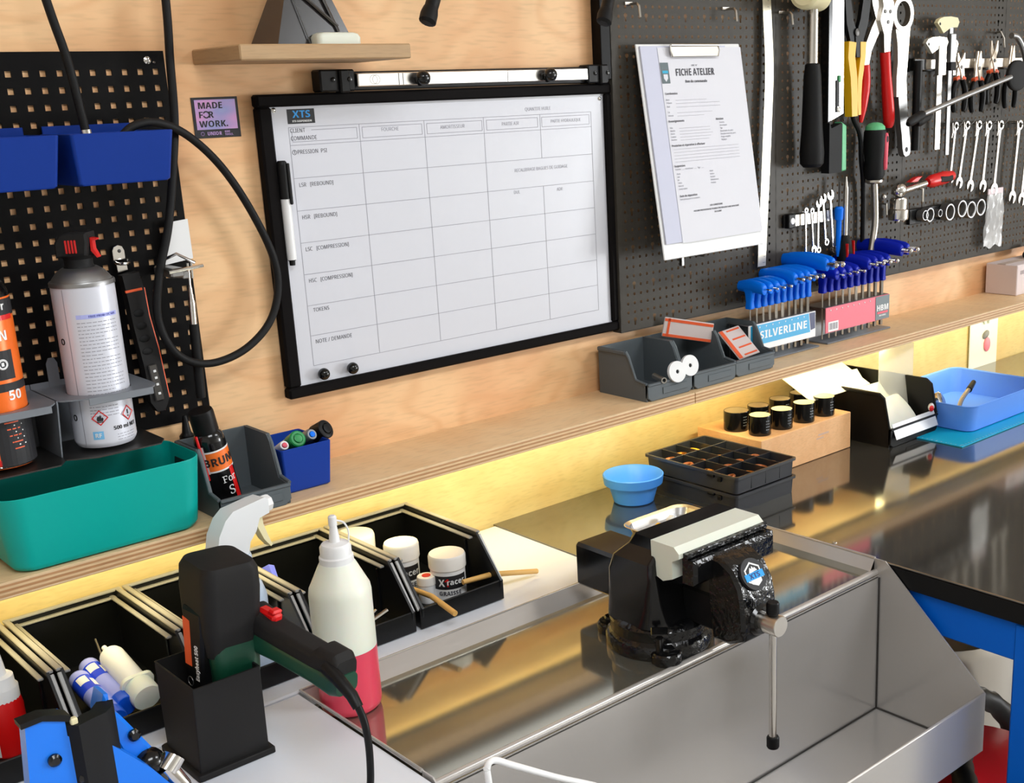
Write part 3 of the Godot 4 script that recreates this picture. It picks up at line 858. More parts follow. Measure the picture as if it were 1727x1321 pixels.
func upper_things():
	var s: Shape
	# magnetic bar above the whiteboard
	var t := thing("magnetic_strip", "bright metal magnetic bar with black ends above the whiteboard", "magnetic bar", V(0, 1.5735, 0))
	s = Shape.new(); s.box(V(1.04, -0.001, 0.007), V(0.398, 0.023, 0.014), 0.001); put("back_rail", s, M.black, t)
	s = Shape.new(); s.box(V(1.04, 0, 0.0175), V(0.39, 0.0168, 0.008), 0.0012)
	var fm := mat(col(215, 213, 210), 0.24, 1.0)
	put("magnet_face", s, fm, t)
	s = Shape.new()
	for e in [[0.872, 0.0055], [0.868, 0.0055]]: s.ring(V(e[0], 0, 0.0214), V(0, 0, 1), e[1], 0.0003, 24, 4)
	for x in [0.906, 0.9125, 1.085]: s.box(V(x, 0, 0.0216), V(0.0008, 0.014, 0.0004), 0)
	put("seam", s, M.dark_steel, t)
	for x in [0.816, 1.2555]:
		s = Shape.new(); s.box(V(x, 0, 0.011), V(0.05 if x < 1 else 0.042, 0.0265, 0.022), 0.002); s.box(V(x + 0.008, -0.001, 0.018), V(0.014, 0.028, 0.017), 0.002)
		var eb := put("end_block", s, M.black, t)
		for dx in [-0.007, 0.014]:
			s = Shape.new(); s.at(V(x + dx, 0.001, 0.0215), V(90, 0, 0)); s.lathe([Vector2(0.003, 0), Vector2(0.003, 0.0014 if dx < 0 else 0.006), Vector2(0.0018, 0.002 if dx < 0 else 0.0064)], 14); put("bolt", s, M.black_gloss, eb)
	for e in [[0.9375, "left"], [1.155, "right"]]:
		var m := thing("magnet", "black ball magnet on the bright magnetic bar, %s of the two" % e[1], "magnet", V(e[0], 1.5735, 0.0215), Vector3.ZERO, "black ball magnets on the magnetic bar")
		s = Shape.new(); s.ball(V(0, 0, 0.009), V(0.0105, 0.0095, 0.009), 20); put("ball", s, M.black_gloss, m)
		s = Shape.new(); s.at(V(0, -0.006, 0.0035), V(90, 0, 0)); s.lathe([Vector2(0.004, -0.003), Vector2(0.003, 0.003)], 12); put("magnet_foot", s, M.black, m)
	# little ledge
	t = thing("ledge_shelf", "small solid wood ledge shelf high on the plywood above the whiteboard", "shelf", V(0.751, 1.6035, 0.06))
	s = Shape.new(); s.box(V(0, 0, 0), V(0.222, 0.017, 0.12), 0.0015); tag(put("board", s, M.shelf_wood, t), "weathered wooden board", "board").remove_meta("category")
	var p := thing("trophy", "dark faceted pyramid standing on the small wooden ledge", "ornament", V(0.752, 1.6113, 0.05))
	s = Shape.new()
	var b := [V(-0.047, 0, 0.035), V(0.055, 0, 0.035), V(0.055, 0, -0.035), V(-0.047, 0, -0.035)]
	var q := V(0.008, 0.135, 0.0)
	for i in 4: s.tri(b[i], b[(i + 1) % 4], q)
	put("pyramid", s, mat(col(46, 43, 42), 0.22), p, 0)
	s = Shape.new()
	s.tube([V(-0.006, 0.003, 0.0365), V(-0.021, 0.08, 0.0165)], 0.0006, 6); s.tube([V(-0.022, 0.075, 0.0185), V(0.035, 0.022, 0.0315)], 0.0022, 6); s.tube([V(0.008, 0.1, 0.0125), V(0.035, 0.016, 0.0325)], 0.002, 6)
	put("bright_edge", s, M.dark_steel, p)
	t = thing("white_puck", "low white rounded block on the ledge in front of the dark pyramid", "block", V(0.778, 1.6113, 0.09))
	s = Shape.new(); s.loft([rr(0.029, 0.011, 0.006, 0), rr(0.0292, 0.0112, 0.006, 0.009), rr(0.027, 0.01, 0.006, 0.013), rr(0.022, 0.008, 0.005, 0.0145)]); put("body", s, M.pad, t)
	for e in [[0.868, 1.635, "over the plywood, left of the two"], [1.152, 1.637, "at the left edge of the grey tool boards"]]:
		t = thing("wall_hook", "black rubber-tipped hook arm %s" % e[2], "hook", V(e[0], e[1], 0.15), Vector3.ZERO, "black hook arms above the whiteboard")
		s = Shape.new(); s.tube(smooth([V(0.005, 0.0078, -0.003), V(0.022, 0.032, -0.012), V(0.05, 0.075, -0.03), V(0.075, 0.11, -0.148)], 6), 0.0085, 14); put("arm", s, M.black, t)
		s = Shape.new(); s.tube([V(-0.0012, -0.002, 0), V(0, 0, 0), V(0.006, 0.009, -0.004), V(0.01, 0.015, -0.006)], [0.007, 0.0105, 0.0105, 0.009], 14); put("rubber_tip", s, M.rubber, t)

func right_wall():
	# four perforated steel boards: rows of small round holes, every fourth row with keyholes
	var xs := [1.284, 1.6645, 2.0455, 2.4065, 2.7875]
	var names := ["carrying the clipboard", "carrying the yellow and red pliers", "carrying the calipers and hanging wrenches", "at the far right end of the wall"]
	var p := 0.0144
	for k in 4:
		var t := thing("tool_board", "grey perforated steel tool board %s" % names[k], "pegboard", V(0, 0, 0.02), Vector3.ZERO, "grey perforated tool boards")
		var x0: float = xs[k] + 0.0008
		var x1: float = xs[k + 1] - 0.0008
		var s := Shape.new()
		var y0 := 1.1785
		var n_x := int((x1 - x0 - 0.006) / p)
		var mx := (x1 - x0 - n_x * p) / 2
		var ny := 38
		var top := y0 + 0.008 + ny * p
		for j in ny:
			for i in n_x:
				var cx := x0 + mx + (i + 0.5) * p
				var cy := y0 + 0.008 + (j + 0.5) * p
				var q := p / 2
				var key: bool = j % 4 == 0 and i % 3 == 1
				var r := 0.0026
				var hole := []
				if key:
					for e in [[0.0017, -0.0068], [0.0017, -0.001], [0.0034, 0.0008], [0.0034, 0.0036], [0.0015, 0.0052], [-0.0015, 0.0052], [-0.0034, 0.0036], [-0.0034, 0.0008], [-0.0017, -0.001], [-0.0017, -0.0068]]:
						hole.append(Vector2(e[0], e[1]))
				else:
					for a in 8: hole.append(Vector2(cos(a * PI / 4 + PI / 8), sin(a * PI / 4 + PI / 8)) * r)
				# rim points on the cell's square, in the hole's order
				var n: int = hole.size()
				var sq := []
				for h in hole:
					var d: Vector2 = h
					sq.append(d * (q / max(abs(d.x), abs(d.y))))
				for a in n:
					var b := (a + 1) % n
					var h0: Vector2 = hole[a]; var h1: Vector2 = hole[b]
					var s0: Vector2 = sq[a]; var s1: Vector2 = sq[b]
					s.quad(V(cx + h0.x, cy + h0.y, 0), V(cx + s0.x, cy + s0.y, 0), V(cx + s1.x, cy + s1.y, 0), V(cx + h1.x, cy + h1.y, 0))
					if abs(s0.x - s1.x) > 1e-6 and abs(s0.y - s1.y) > 1e-6:          # fill the square's corner
						var co := Vector2(s0.x if abs(abs(s0.x) - q) < 1e-6 else s1.x, s0.y if abs(abs(s0.y) - q) < 1e-6 else s1.y)
						s.tri(V(cx + s0.x, cy + s0.y, 0), V(cx + co.x, cy + co.y, 0), V(cx + s1.x, cy + s1.y, 0))
		var yt := top
		for e in [[x0, x0 + mx, y0, yt], [x1 - mx, x1, y0, yt], [x0 + mx, x1 - mx, y0, y0 + 0.008]]:
			s.quad(V(e[0], e[2], 0), V(e[1], e[2], 0), V(e[1], e[3], 0), V(e[0], e[3], 0))
		put("perforated_sheet", s, M.panel, t, 0)
		s = Shape.new()
		for x in [x0, x1]: s.box(V(x, (y0 + yt) / 2, -0.0095), V(0.0012, yt - y0, 0.019), 0)
		for y in [y0, yt]: s.box(V((x0 + x1) / 2, y, -0.0095), V(x1 - x0, 0.0012, 0.019), 0)
		put("folded_edge", s, M.panel, t, 0)
	var s2 := Shape.new(); s2.box(V(1.2735, 1.67, 0.01), V(0.0195, 0.21, 0.02), 0.001)
	tag(put("edge_strip", s2, M.panel_black), "black upright edge strip between the plywood and the grey tool boards", "trim")

func outline(pts: Array, w: Array) -> PackedVector2Array:                 # a strip of varying half-width along a path
	var l := PackedVector2Array()
	var r := PackedVector2Array()
	for i in pts.size():
		var d: Vector2 = (pts[min(i + 1, pts.size() - 1)] - pts[max(i - 1, 0)]).normalized()
		var n: Vector2 = Vector2(-d.y, d.x) * w[i]
		l.append(pts[i] + n); r.append(pts[i] - n)
	r.reverse()
	l.append_array(r)
	return l

func combo_wrench(L: float, wd: float, m: Material, jaw_up: bool, label: String, at: Vector3, turn: Vector3, group: String):
	# combination spanner hanging from its top end, which is at the origin
	var t := thing("combination_wrench", label, "wrench", at, turn, group)
	var jr := wd * 1.55
	var s := Shape.new()
	var jy := -jr * 0.7 if jaw_up else -L + jr * 0.8
	var ry := -wd * 1.1 if not jaw_up else -L + wd * 1.1
	s.loft([rr(wd * 0.55, 0.0016, 0.0012, min(jy, ry) + wd * 0.6, 3), rr(wd * 0.42, 0.0016, 0.0012, (jy + ry) / 2, 3), rr(wd * 0.55, 0.0016, 0.0012, max(jy, ry) - wd * 0.6, 3)])
	put("shank", s, m, t)
	s = Shape.new()
	var g := PackedVector2Array()
	var sg := 1.0 if jaw_up else -1.0
	for k in 15:
		var a := deg_to_rad(-90 + 15.0 + 330.0 * k / 14.0 - 165 + 90)
		a = deg_to_rad(90 + 32 + (360 - 64) * k / 14.0)
		g.append(Vector2(cos(a) * jr, sin(a) * jr))
	g.append(Vector2(jr * 0.42, jr * 0.2)); g.append(Vector2(jr * 0.34, -jr * 0.28)); g.append(Vector2(-jr * 0.34, -jr * 0.28)); g.append(Vector2(-jr * 0.42, jr * 0.2))
	var g2 := PackedVector2Array()
	for e in g:
		var v := e.rotated(0.26)
		g2.append(Vector2(v.x, v.y * sg + jy))
	s.prism(g2, -0.0022, 0.0022, 0.0005)
	put("open_jaw", s, m, t)
	s = Shape.new(); s.at(V(0, ry, 0), V(90, 0, 0)); s.pipe(wd * 1.1, wd * 0.68, -0.003, 0.003, 18)
	put("ring_end", s, m, t)

func tools():
	var s: Shape
	var t: Node3D
	# clipboard, its foot pushed out from the wall by the hook behind it
	t = thing("clipboard", "white clipboard with a printed French workshop form hanging on the grey board", "clipboard", V(1.4345, 1.614, 0.036), V(-8.9, 0, 0))
	s = Shape.new(); s.box(V(0, -0.162, 0), V(0.233, 0.324, 0.003), 0.001); put("board", s, M.white, t)
	s = Shape.new(); s.box(V(-0.016, -0.152, 0.0032), V(0.19, 0.297, 0.0024), 0.0004); put("paper_pad", s, M.paper_old, t)
	s = Shape.new()
	var n := 16
	for i in n:                                                                # the top sheet, slightly arched
		var u0 := float(i) / n
		var u1 := float(i + 1) / n
		var zf := func(u: float) -> float: return 0.005 + 0.0014 * sin(u * PI) * (1.0 - u)
		s.quad(V(-0.0755 + 0.19 * u0, -0.302, zf.call(u0)), V(-0.0755 + 0.19 * u1, -0.302, zf.call(u1)), V(-0.0755 + 0.19 * u1, -0.006, zf.call(u1)), V(-0.0755 + 0.19 * u0, -0.006, zf.call(u0)))
	var sheet := put("form_sheet", s, M.paper, t)
	var z := 0.0063
	s = Shape.new()
	s.mesh(words("FICHE ATELIER", 0.0105, 700, false, 1, "Droid Sans", 0.0001), T(V(0.0, -0.0435, z), V(0, 0, 0), V(0.86, 1, 1)))
	put("title_lettering", s, M.ink, sheet, 0)
	s = Shape.new()
	s.mesh(words("BIKE  N°", 0.0025, 400, false, 1, "Droid Sans", 0.0001), T(V(0.0, -0.0335, z)))
	s.mesh(words("Bon de commande", 0.004, 700, false, 1, "Droid Sans", 0.0001), T(V(0.0, -0.0575, z)))
	for e in [["Coordonnées", -0.073, -0.075], ["Renseignements", -0.073, -0.1165], ["Révision", 0.034, -0.117], ["Prestation et réparation à effectuer", -0.073, -0.1535], ["Suspension", -0.073, -0.1845], ["Date de réparation", -0.07, -0.2305]]:
		s.mesh(words(e[0], 0.0031, 700, false, 0, "Droid Sans", 0.0001), T(V(e[1], e[2], z)))
	s.mesh(words("LES CONDITIONS", 0.0026, 700, false, 1, "Droid Sans", 0.0001), T(V(0.01, -0.2495, z)))
	s.mesh(words("AUCUNE PRESTATION NE POURRA ETRE REALISEE SANS BON SIGNÉ", 0.0024, 700, false, 1, "Droid Sans", 0.0001), T(V(0.01, -0.2555, z)))
	s.mesh(words("DU CLIENT", 0.0024, 700, false, 1, "Droid Sans", 0.0001), T(V(0.012, -0.2605, z)))
	put("heading_lettering", s, M.ink, sheet, 0)
	s = Shape.new()
	for e in [["Nom", 0.0842, 0.07], ["Prénom", 0.089, 0.1], ["Mail", 0.0945, 0.1], ["Tel", 0.103, 0.08], ["Adresse", 0.108, 0.06], ["Vélo", 0.1265, 0.07], ["Modèle", 0.131, 0.07], ["Année", 0.1355, 0.075], ["Couleur", 0.14, 0.07], ["Numéro", 0.1445, 0.065]]:
		s.mesh(words(e[0], 0.0022, 400, false, 0, "Droid Sans", 0.0001), T(V(-0.072, -e[1], z)))
		s.box(V(-0.052 + e[2] / 2, -e[1] - 0.0012, z), V(e[2], 0.0003, 0.0001), 0)
	for k in 5: s.box(V(0.005, -0.159 - k * 0.0048, z), V(0.15, 0.0003, 0.0001), 0)
	for k in 7: s.mesh(words(["Fourche", "Amortisseur", "Tige", "Roulements de cadre", "Remplacement des joints", "Purge complète", "Réglages"][k], 0.0022, 400, false, 0, "Droid Sans", 0.0001), T(V(0.041, -0.1225 - k * 0.0045, z)))
	for k in 6: s.mesh(words(["Poids", "SAG", "Air", "Token", "Rebond", "Compression"][k], 0.0022, 400, false, 0, "Droid Sans", 0.0001), T(V(-0.07, -0.1965 - k * 0.0046, z)))
	for k in 5: s.mesh(words(["Avant", "Arrière", "Hauteur", "Débattement", "Position"][k], 0.0022, 400, false, 0, "Droid Sans", 0.0001), T(V(0.004, -0.1965 - k * 0.0046, z)))
	s.mesh(words("Fourche : ......   Amortisseur : ......   Tige :  ......", 0.0022, 400, false, 0, "Droid Sans", 0.0001), T(V(-0.072, -0.1895, z)))
	s.mesh(words("Date prévue pour la restitution", 0.0022, 400, false, 0, "Droid Sans", 0.0001), T(V(-0.07, -0.2355, z)))
	put("fine_lettering", s, M.ink_soft, sheet, 0)
	s = Shape.new(); s.box(V(-0.066, -0.044, z - 0.0005), V(0.017, 0.031, 0.0003), 0); var lp := put("logo_plate", s, M.label_grey, t)
	s = Shape.new(); s.prism(P([-0.0705, -0.052, -0.066, -0.057, -0.0615, -0.052, -0.0615, -0.046, -0.0705, -0.046]), z - 0.0004, z - 0.0001); put("logo_shield", s, M.paper, lp)
	s = Shape.new(); s.box(V(-0.066, -0.0425, z - 0.0002), V(0.012, 0.004, 0.0003), 0); put("logo_bar", s, M.cyan, lp)
	s = Shape.new(); s.box(V(0.0005, -0.0115, 0.011), V(0.108, 0.019, 0.0012), 0.0005); s.tube([V(-0.053, -0.004, 0.012), V(0.054, -0.004, 0.012)], 0.0025, 10)
	s.tube([V(-0.053, -0.004, 0.012), V(-0.055, -0.012, 0.012), V(-0.051, -0.021, 0.012)], 0.0009, 6); s.tube([V(0.054, -0.004, 0.012), V(0.056, -0.012, 0.012), V(0.052, -0.021, 0.012)], 0.0009, 6)
	put("spring_clip", s, M.satin, t)
	t = thing("pegboard_hook", "short steel hook in the grey board just under the clipboard", "hook", V(1.425, 1.288, 0.02))
	s = Shape.new(); s.tube([V(0, 0.0, 0.0), V(0, 0, 0.05), V(0, 0.006, 0.055)], 0.002, 8); s.box(V(0, -0.008, 0.002), V(0.006, 0.024, 0.0025), 0.0006); put("wire", s, M.zinc, t)

	for e in [[1.322, 1.672, "at the top left of the grey board"], [1.538, 1.668, "above the clipboard's right corner"], [1.679, 1.664, "just left of the mallet shaft"]]:
		t = thing("pegboard_hook", "empty short bright hook %s" % e[2], "hook", V(e[0], e[1], 0.02), Vector3.ZERO, "empty hooks on the grey boards")
		s = Shape.new(); s.tube([V(0, 0, 0), V(0, 0, 0.018), V(0, -0.004, 0.023), V(0.001, -0.02, 0.024)], 0.0021, 8); put("wire", s, M.satin, t)
		s = Shape.new(); s.box(V(0, 0.001, 0.0012), V(0.016, 0.005, 0.0024), 0.0006); put("foot", s, M.satin, t)
	# steel rule
	t = thing("steel_ruler", "long pale steel rule hanging upright beside the clipboard", "ruler", V(0, 0, 0))
	s = Shape.new()
	var rp := [V(1.6265, 1.80, 0.03), V(1.630, 1.68, 0.03), V(1.6325, 1.58, 0.033), V(1.6275, 1.50, 0.034), V(1.622, 1.40, 0.033), V(1.6175, 1.31, 0.031), V(1.6145, 1.245, 0.03)]
	var sm := smooth(rp, 4)
	for i in sm.size() - 1:
		s.quad(sm[i + 1] + V(-0.0105, 0, 0), sm[i + 1] + V(0.0105, 0, 0), sm[i] + V(0.0105, 0, 0), sm[i] + V(-0.0105, 0, 0))
		s.quad(sm[i] + V(-0.0105, 0, -0.001), sm[i] + V(0.0105, 0, -0.001), sm[i + 1] + V(0.0105, 0, -0.001), sm[i + 1] + V(-0.0105, 0, -0.001))
		s.quad(sm[i + 1] + V(-0.0105, 0, -0.001), sm[i + 1] + V(-0.0105, 0, 0), sm[i] + V(-0.0105, 0, 0), sm[i] + V(-0.0105, 0, -0.001))
		s.quad(sm[i + 1] + V(0.0105, 0, 0), sm[i + 1] + V(0.0105, 0, -0.001), sm[i] + V(0.0105, 0, -0.001), sm[i] + V(0.0105, 0, 0))
	put("blade", s, mat(col(236, 228, 204), 0.32, 0.6), t)
	s = Shape.new()
	for k in 46: s.box(V(1.6165 + 0.0005 * sin(k * 0.2) + (0.0125 if k > 24 else 0.0125 * k / 24.0), 1.252 + k * 0.01, 0.0335), V(0.004 if k % 5 else 0.007, 0.0005, 0.0004), 0)
	put("graduation", s, M.dark_steel, t, 0)

	# mallets
	t = thing("mallet", "mallet with cream head, chrome shaft and long black grip", "mallet", V(1.7235, 1.671, 0.052), Vector3.ZERO, "cream-headed mallets")
	s = Shape.new(); s.lathe([Vector2(0.0095, -0.095), Vector2(0.0095, 0.02)], 18); put("shaft", s, M.chrome, t)
	s = Shape.new(); s.lathe([Vector2(0.015, -0.264), Vector2(0.0205, -0.258), Vector2(0.0215, -0.24), Vector2(0.0185, -0.2), Vector2(0.0165, -0.15), Vector2(0.015, -0.11), Vector2(0.0125, -0.092), Vector2(0.010, -0.09)], 22); put("grip", s, M.rubber, t)
	s = Shape.new(); s.at(V(-0.02, 0.018, 0.012), V(0, 25, 90)); s.lathe([Vector2(0.018, -0.055), Vector2(0.0235, -0.05), Vector2(0.0245, -0.03), Vector2(0.021, -0.015), Vector2(0.021, 0.015), Vector2(0.0245, 0.03), Vector2(0.0235, 0.05), Vector2(0.018, 0.055)], 26); put("head", s, M.cream, t)
	t = thing("folding_saw", "flat silver tool with a slot and a black grip striped green", "hand tool", V(1.803, 1.68, 0.045))
	s = Shape.new(); s.prism(P([-0.018, -0.198, 0.02, -0.186, 0.017, 0.05, -0.018, 0.05]), -0.008, 0.0, 0.001); put("silver_body", s, mat(col(222, 220, 214), 0.26, 0.85), t)
	s = Shape.new(); s.prism(P([-0.027, -0.2, -0.0165, -0.197, -0.0155, 0.05, -0.027, 0.05]), -0.014, 0.001, 0.001); put("black_spine", s, M.black_gloss, t)
	s = Shape.new(); s.prism(P([-0.026, -0.288, 0.011, -0.288, 0.011, -0.202, -0.02, -0.21, -0.026, -0.2]), -0.014, 0.004, 0.003); put("grip", s, M.rubber, t)
	s = Shape.new(); s.prism(P([0.0115, -0.287, 0.027, -0.286, 0.026, -0.207, 0.0115, -0.2]), -0.013, 0.003, 0.002); put("green_stripe", s, M.mint, t)
	s = Shape.new(); s.loft([rr(0.005, 0.002, 0.0018, -0.183), rr(0.005, 0.002, 0.0018, -0.128)]); put("slot", s, M.ink_black, t)
	s = Shape.new(); s.box(V(0.0045, -0.126, 0.001), V(0.008, 0.012, 0.004), 0.0015); put("green_tab", s, M.green, t)
	s = Shape.new(); s.at(V(0.003, -0.178, 0.0), V(90, 0, 0)); s.lathe([Vector2(0.0055, 0), Vector2(0.0055, 0.002), Vector2(0.003, 0.0032)], 16); put("screw", s, M.chrome, t)

	# cutters and pliers
	t = thing("cable_cutter", "black cable cutter with yellow handles hanging nose up", "cutters", V(0, 0, 0.042))
	s = Shape.new(); s.prism(outline([Vector2(1.853, 1.59), Vector2(1.851, 1.622), Vector2(1.838, 1.65), Vector2(1.832, 1.685), Vector2(1.842, 1.72)], [0.006, 0.012, 0.01, 0.0085, 0.003]), -0.005, 0.003, 0.001)
	s.prism(outline([Vector2(1.862, 1.59), Vector2(1.864, 1.622), Vector2(1.877, 1.65), Vector2(1.884, 1.685), Vector2(1.87, 1.72)], [0.006, 0.012, 0.012, 0.0115, 0.003]), -0.003, 0.005, 0.001)
	put("jaws", s, M.black, t)
	s = Shape.new(); s.at(V(1.857, 1.632, 0.004), V(90, 0, 0)); s.lathe([Vector2(0.007, 0), Vector2(0.007, 0.002), Vector2(0.004, 0.003)], 16); put("pivot", s, M.dark_steel, t)
	s = Shape.new(); s.prism(outline([Vector2(1.84, 1.616), Vector2(1.8375, 1.59), Vector2(1.845, 1.555), Vector2(1.848, 1.52), Vector2(1.8495, 1.488)], [0.0105, 0.01, 0.0095, 0.009, 0.0085]), -0.008, 0.008, 0.003); put("handle", s, M.yellow, t)
	s = Shape.new(); s.prism(outline([Vector2(1.8745, 1.616), Vector2(1.874, 1.59), Vector2(1.866, 1.55), Vector2(1.865, 1.52), Vector2(1.867, 1.49)], [0.0085, 0.0075, 0.0065, 0.0055, 0.004]), -0.01, 0.006, 0.002); put("handle", s, M.yellow, t)
	t = thing("power_cord", "black cord dangling below the yellow-handled cutter", "cord", V(0, 0, 0))
	s = Shape.new(); s.tube(smooth([V(1.856, 1.51, 0.042), V(1.856, 1.485, 0.042), V(1.866, 1.455, 0.05), V(1.885, 1.41, 0.04), V(1.903, 1.37, 0.032), V(1.908, 1.31, 0.03), V(1.907, 1.24, 0.03)], 5), 0.0048, 10); put("cord", s, M.black, t)
	t = thing("water_pump_pliers", "steel slip-joint pliers with long red handles hanging nose up", "pliers", V(0, 0, 0.046))
	s = Shape.new()
	s.prism(outline([Vector2(1.9435, 1.597), Vector2(1.943, 1.63), Vector2(1.94, 1.652), Vector2(1.945, 1.68), Vector2(1.928, 1.715)], [0.0085, 0.011, 0.02, 0.016, 0.009]), -0.002, 0.005, 0.0012)
	put("upper_jaw", s, M.satin, t)
	s = Shape.new(); s.prism(outline([Vector2(1.886, 1.573), Vector2(1.8935, 1.605), Vector2(1.912, 1.633), Vector2(1.93, 1.655), Vector2(1.916, 1.685), Vector2(1.905, 1.715)], [0.0085, 0.0105, 0.0115, 0.015, 0.013, 0.007]), -0.008, -0.001, 0.0012)
	put("lower_jaw", s, M.satin, t)
	s = Shape.new()
	for e in [[1.934, 1.668], [1.95, 1.668], [1.944, 1.65]]:
		s.at(V(e[0], e[1], 0.005), V(90, 0, 0)); s.lathe([Vector2(0.0035, 0), Vector2(0.0035, 0.0012)], 12)
	put("pivot_slot", s, M.dark_steel, t)
	s = Shape.new(); s.tube(smooth([V(1.885, 1.576, -0.002), V(1.8875, 1.545, -0.002), V(1.881, 1.505, -0.002), V(1.876, 1.476, -0.002)], 5), [0.0088, 0.009, 0.009, 0.009, 0.009, 0.0092, 0.0092, 0.0092, 0.0088, 0.0085, 0.008, 0.0072, 0.006, 0.005, 0.004, 0.003], 12); put("handle", s, M.red, t)
	s = Shape.new(); s.tube(smooth([V(1.943, 1.598, 0), V(1.9475, 1.565, 0), V(1.9525, 1.53, 0), V(1.959, 1.49, 0), V(1.9605, 1.463, 0)], 5), [0.0095, 0.0098, 0.0098, 0.0098, 0.0096, 0.0096, 0.0096, 0.0098, 0.01, 0.0104, 0.0106, 0.0108, 0.011, 0.0112, 0.0112, 0.0112, 0.011, 0.0108, 0.01, 0.0085, 0.006], 14); put("handle", s, M.red, t)
	# ring spanner with grey grip
	t = thing("ring_spanner", "big bright ring spanner with a bent shank and grey grip", "wrench", V(1.9965, 1.665, 0.042))
	s = Shape.new(); s.at(V(0, 0, 0), V(90, 0, 0))
	var rings := []
	for e in [[0.0225, -0.006], [0.0325, -0.006], [0.034, -0.002], [0.034, 0.004], [0.0325, 0.006], [0.0225, 0.006], [0.0225, -0.006]]: rings.append(Vector2(e[0], e[1]))
	s.lathe(rings, 36, false, false)
	put("ring_end", s, M.satin, t)
	s = Shape.new(); s.prism(outline([Vector2(0.001, -0.026), Vector2(0.003, -0.05), Vector2(0.003, -0.085), Vector2(0.0, -0.115), Vector2(0.002, -0.146)], [0.023, 0.0185, 0.0155, 0.0155, 0.0165]), -0.005, 0.005, 0.0015); put("shank", s, mat(col(232, 226, 210), 0.3, 0.75), t)
	s = Shape.new(); s.prism(outline([Vector2(0.0035, -0.145), Vector2(0.009, -0.18), Vector2(0.0165, -0.215), Vector2(0.0215, -0.24), Vector2(0.0235, -0.252), Vector2(0.0245, -0.257)], [0.0135, 0.0132, 0.0125, 0.0135, 0.011, 0.006]), -0.006, 0.006, 0.002); put("grip", s, M.zinc, t)
	s = Shape.new(); s.at(V(0.021, -0.245, 0.006), V(90, 0, 0)); s.lathe([Vector2(0.0048, 0), Vector2(0.0042, 0.0006)], 14); put("hanging_hole", s, M.ink_black, t)
	t = thing("t_handle_tool", "black T-handle rod tool hanging left of the calipers", "tool", V(2.0445, 1.572, 0.05))
	s = Shape.new(); s.tube([V(0, 0.01, 0), V(0, -0.155, 0)], 0.0085, 12); put("rod", s, M.black, t)
	s = Shape.new(); s.tube([V(-0.052, -0.103, 0.035), V(-0.045, -0.1, 0.035), V(-0.012, -0.092, 0.03), V(0.01, -0.088, 0.022)], [0.006, 0.0095, 0.0095, 0.007], 12); put("cross_handle", s, M.rubber, t)

	# calipers
	for e in [[2.1155, 1.611, 0.05, 0.0135, 1.414, "pale vernier caliper with wide jaws, left and lower of the two calipers"], [2.158, 1.648, 0.046, 0.0095, 1.401, "slimmer grey vernier caliper hanging higher, right of the pale one"]]:
		t = thing("caliper", e[5], "caliper", V(e[0], e[1], e[2]), Vector3.ZERO, "vernier calipers")
		var L: float = e[1] - e[4]
		var w: float = e[3]
		s = Shape.new(); s.box(V(0.001, -L / 2, 0), V(w * 1.3, L, 0.004), 0.0006); put("beam", s, M.satin if w > 0.01 else M.zinc, t)
		s = Shape.new(); s.prism(P([-0.052, 0.002, -0.045, 0.009, -0.03, 0.013, -0.006, 0.014, 0.018, 0.012, 0.024, 0.004, 0.018, -0.006, -0.004, -0.006, -0.03, -0.017, -0.042, -0.006]), -0.004, 0.004, 0.001); put("jaw", s, M.cream if w < 0.01 else mat(col(226, 222, 206), 0.3, 0.5), t)
		s = Shape.new(); s.box(V(0.004, -0.03 if w > 0.01 else -0.045, 0.001), V(w * 1.9, 0.055, 0.009), 0.001); put("slider", s, M.satin if w > 0.01 else M.zinc, t)
		s = Shape.new(); s.ball(V(-0.043, 0.0, 0.004), V(0.003, 0.003, 0.001), 8); put("jaw_hole", s, M.black, t)
		if w < 0.01:
			s = Shape.new(); s.box(V(0.004, -0.078, 0.0012), V(w * 2.0, 0.016, 0.012), 0.001); put("dark_clamp", s, M.black_rough, t)
	# magnetic bar with small pliers
	t = thing("magnetic_strip", "long bright magnetic bar with the small pliers on the dark boards", "magnetic bar", V(0, 1.575, 0.02))
	s = Shape.new(); s.box(V(2.27, -0.002, 0.004), V(0.44, 0.022, 0.008), 0.001); put("back_rail", s, M.black, t)
	s = Shape.new(); s.box(V(2.285, 0, 0.0105), V(0.385, 0.0185, 0.006), 0.001); put("magnet_face", s, M.satin, t)
	s = Shape.new(); s.box(V(2.072, 0, 0.0105), V(0.042, 0.0235, 0.014), 0.002); put("end_block", s, M.black_gloss, t)
	s = Shape.new(); s.box(V(2.0585, 0, 0.0185), V(0.006, 0.012, 0.002), 0.0005); put("bolt", s, M.satin, t)
	t = thing("small_wrench", "small bright spanner standing on the magnetic bar left of the pliers", "wrench", V(2.184, 1.603, 0.04))
	s = Shape.new(); s.prism(outline([Vector2(0, -0.05), Vector2(-0.002, -0.02), Vector2(0, 0.0), Vector2(0.001, 0.012)], [0.005, 0.0042, 0.007, 0.006]), -0.002, 0.002, 0.0005); put("shank", s, M.chrome, t)
	s = Shape.new(); s.at(V(0.0005, 0.008, 0), V(90, 0, 0)); s.pipe(0.0085, 0.004, -0.0028, 0.0028, 16); put("ring_end", s, M.chrome, t)
	var kinds := [
		[2.204, 1.571, true, 0.024, "first small pliers from the calipers, crossed jaws slightly open"],
		[2.2705, 1.568, false, 0.03, "second small pliers from the calipers, jaws closed to a point"],
		[2.3265, 1.582, true, 0.036, "third small pliers from the calipers, long open needle jaws"],
		[2.3985, 1.572, false, 0.036, "last small pliers on the magnetic bar, broad closed jaws"]]
	for e in kinds: pliers(e[0], e[1], e[2], e[3], e[4])
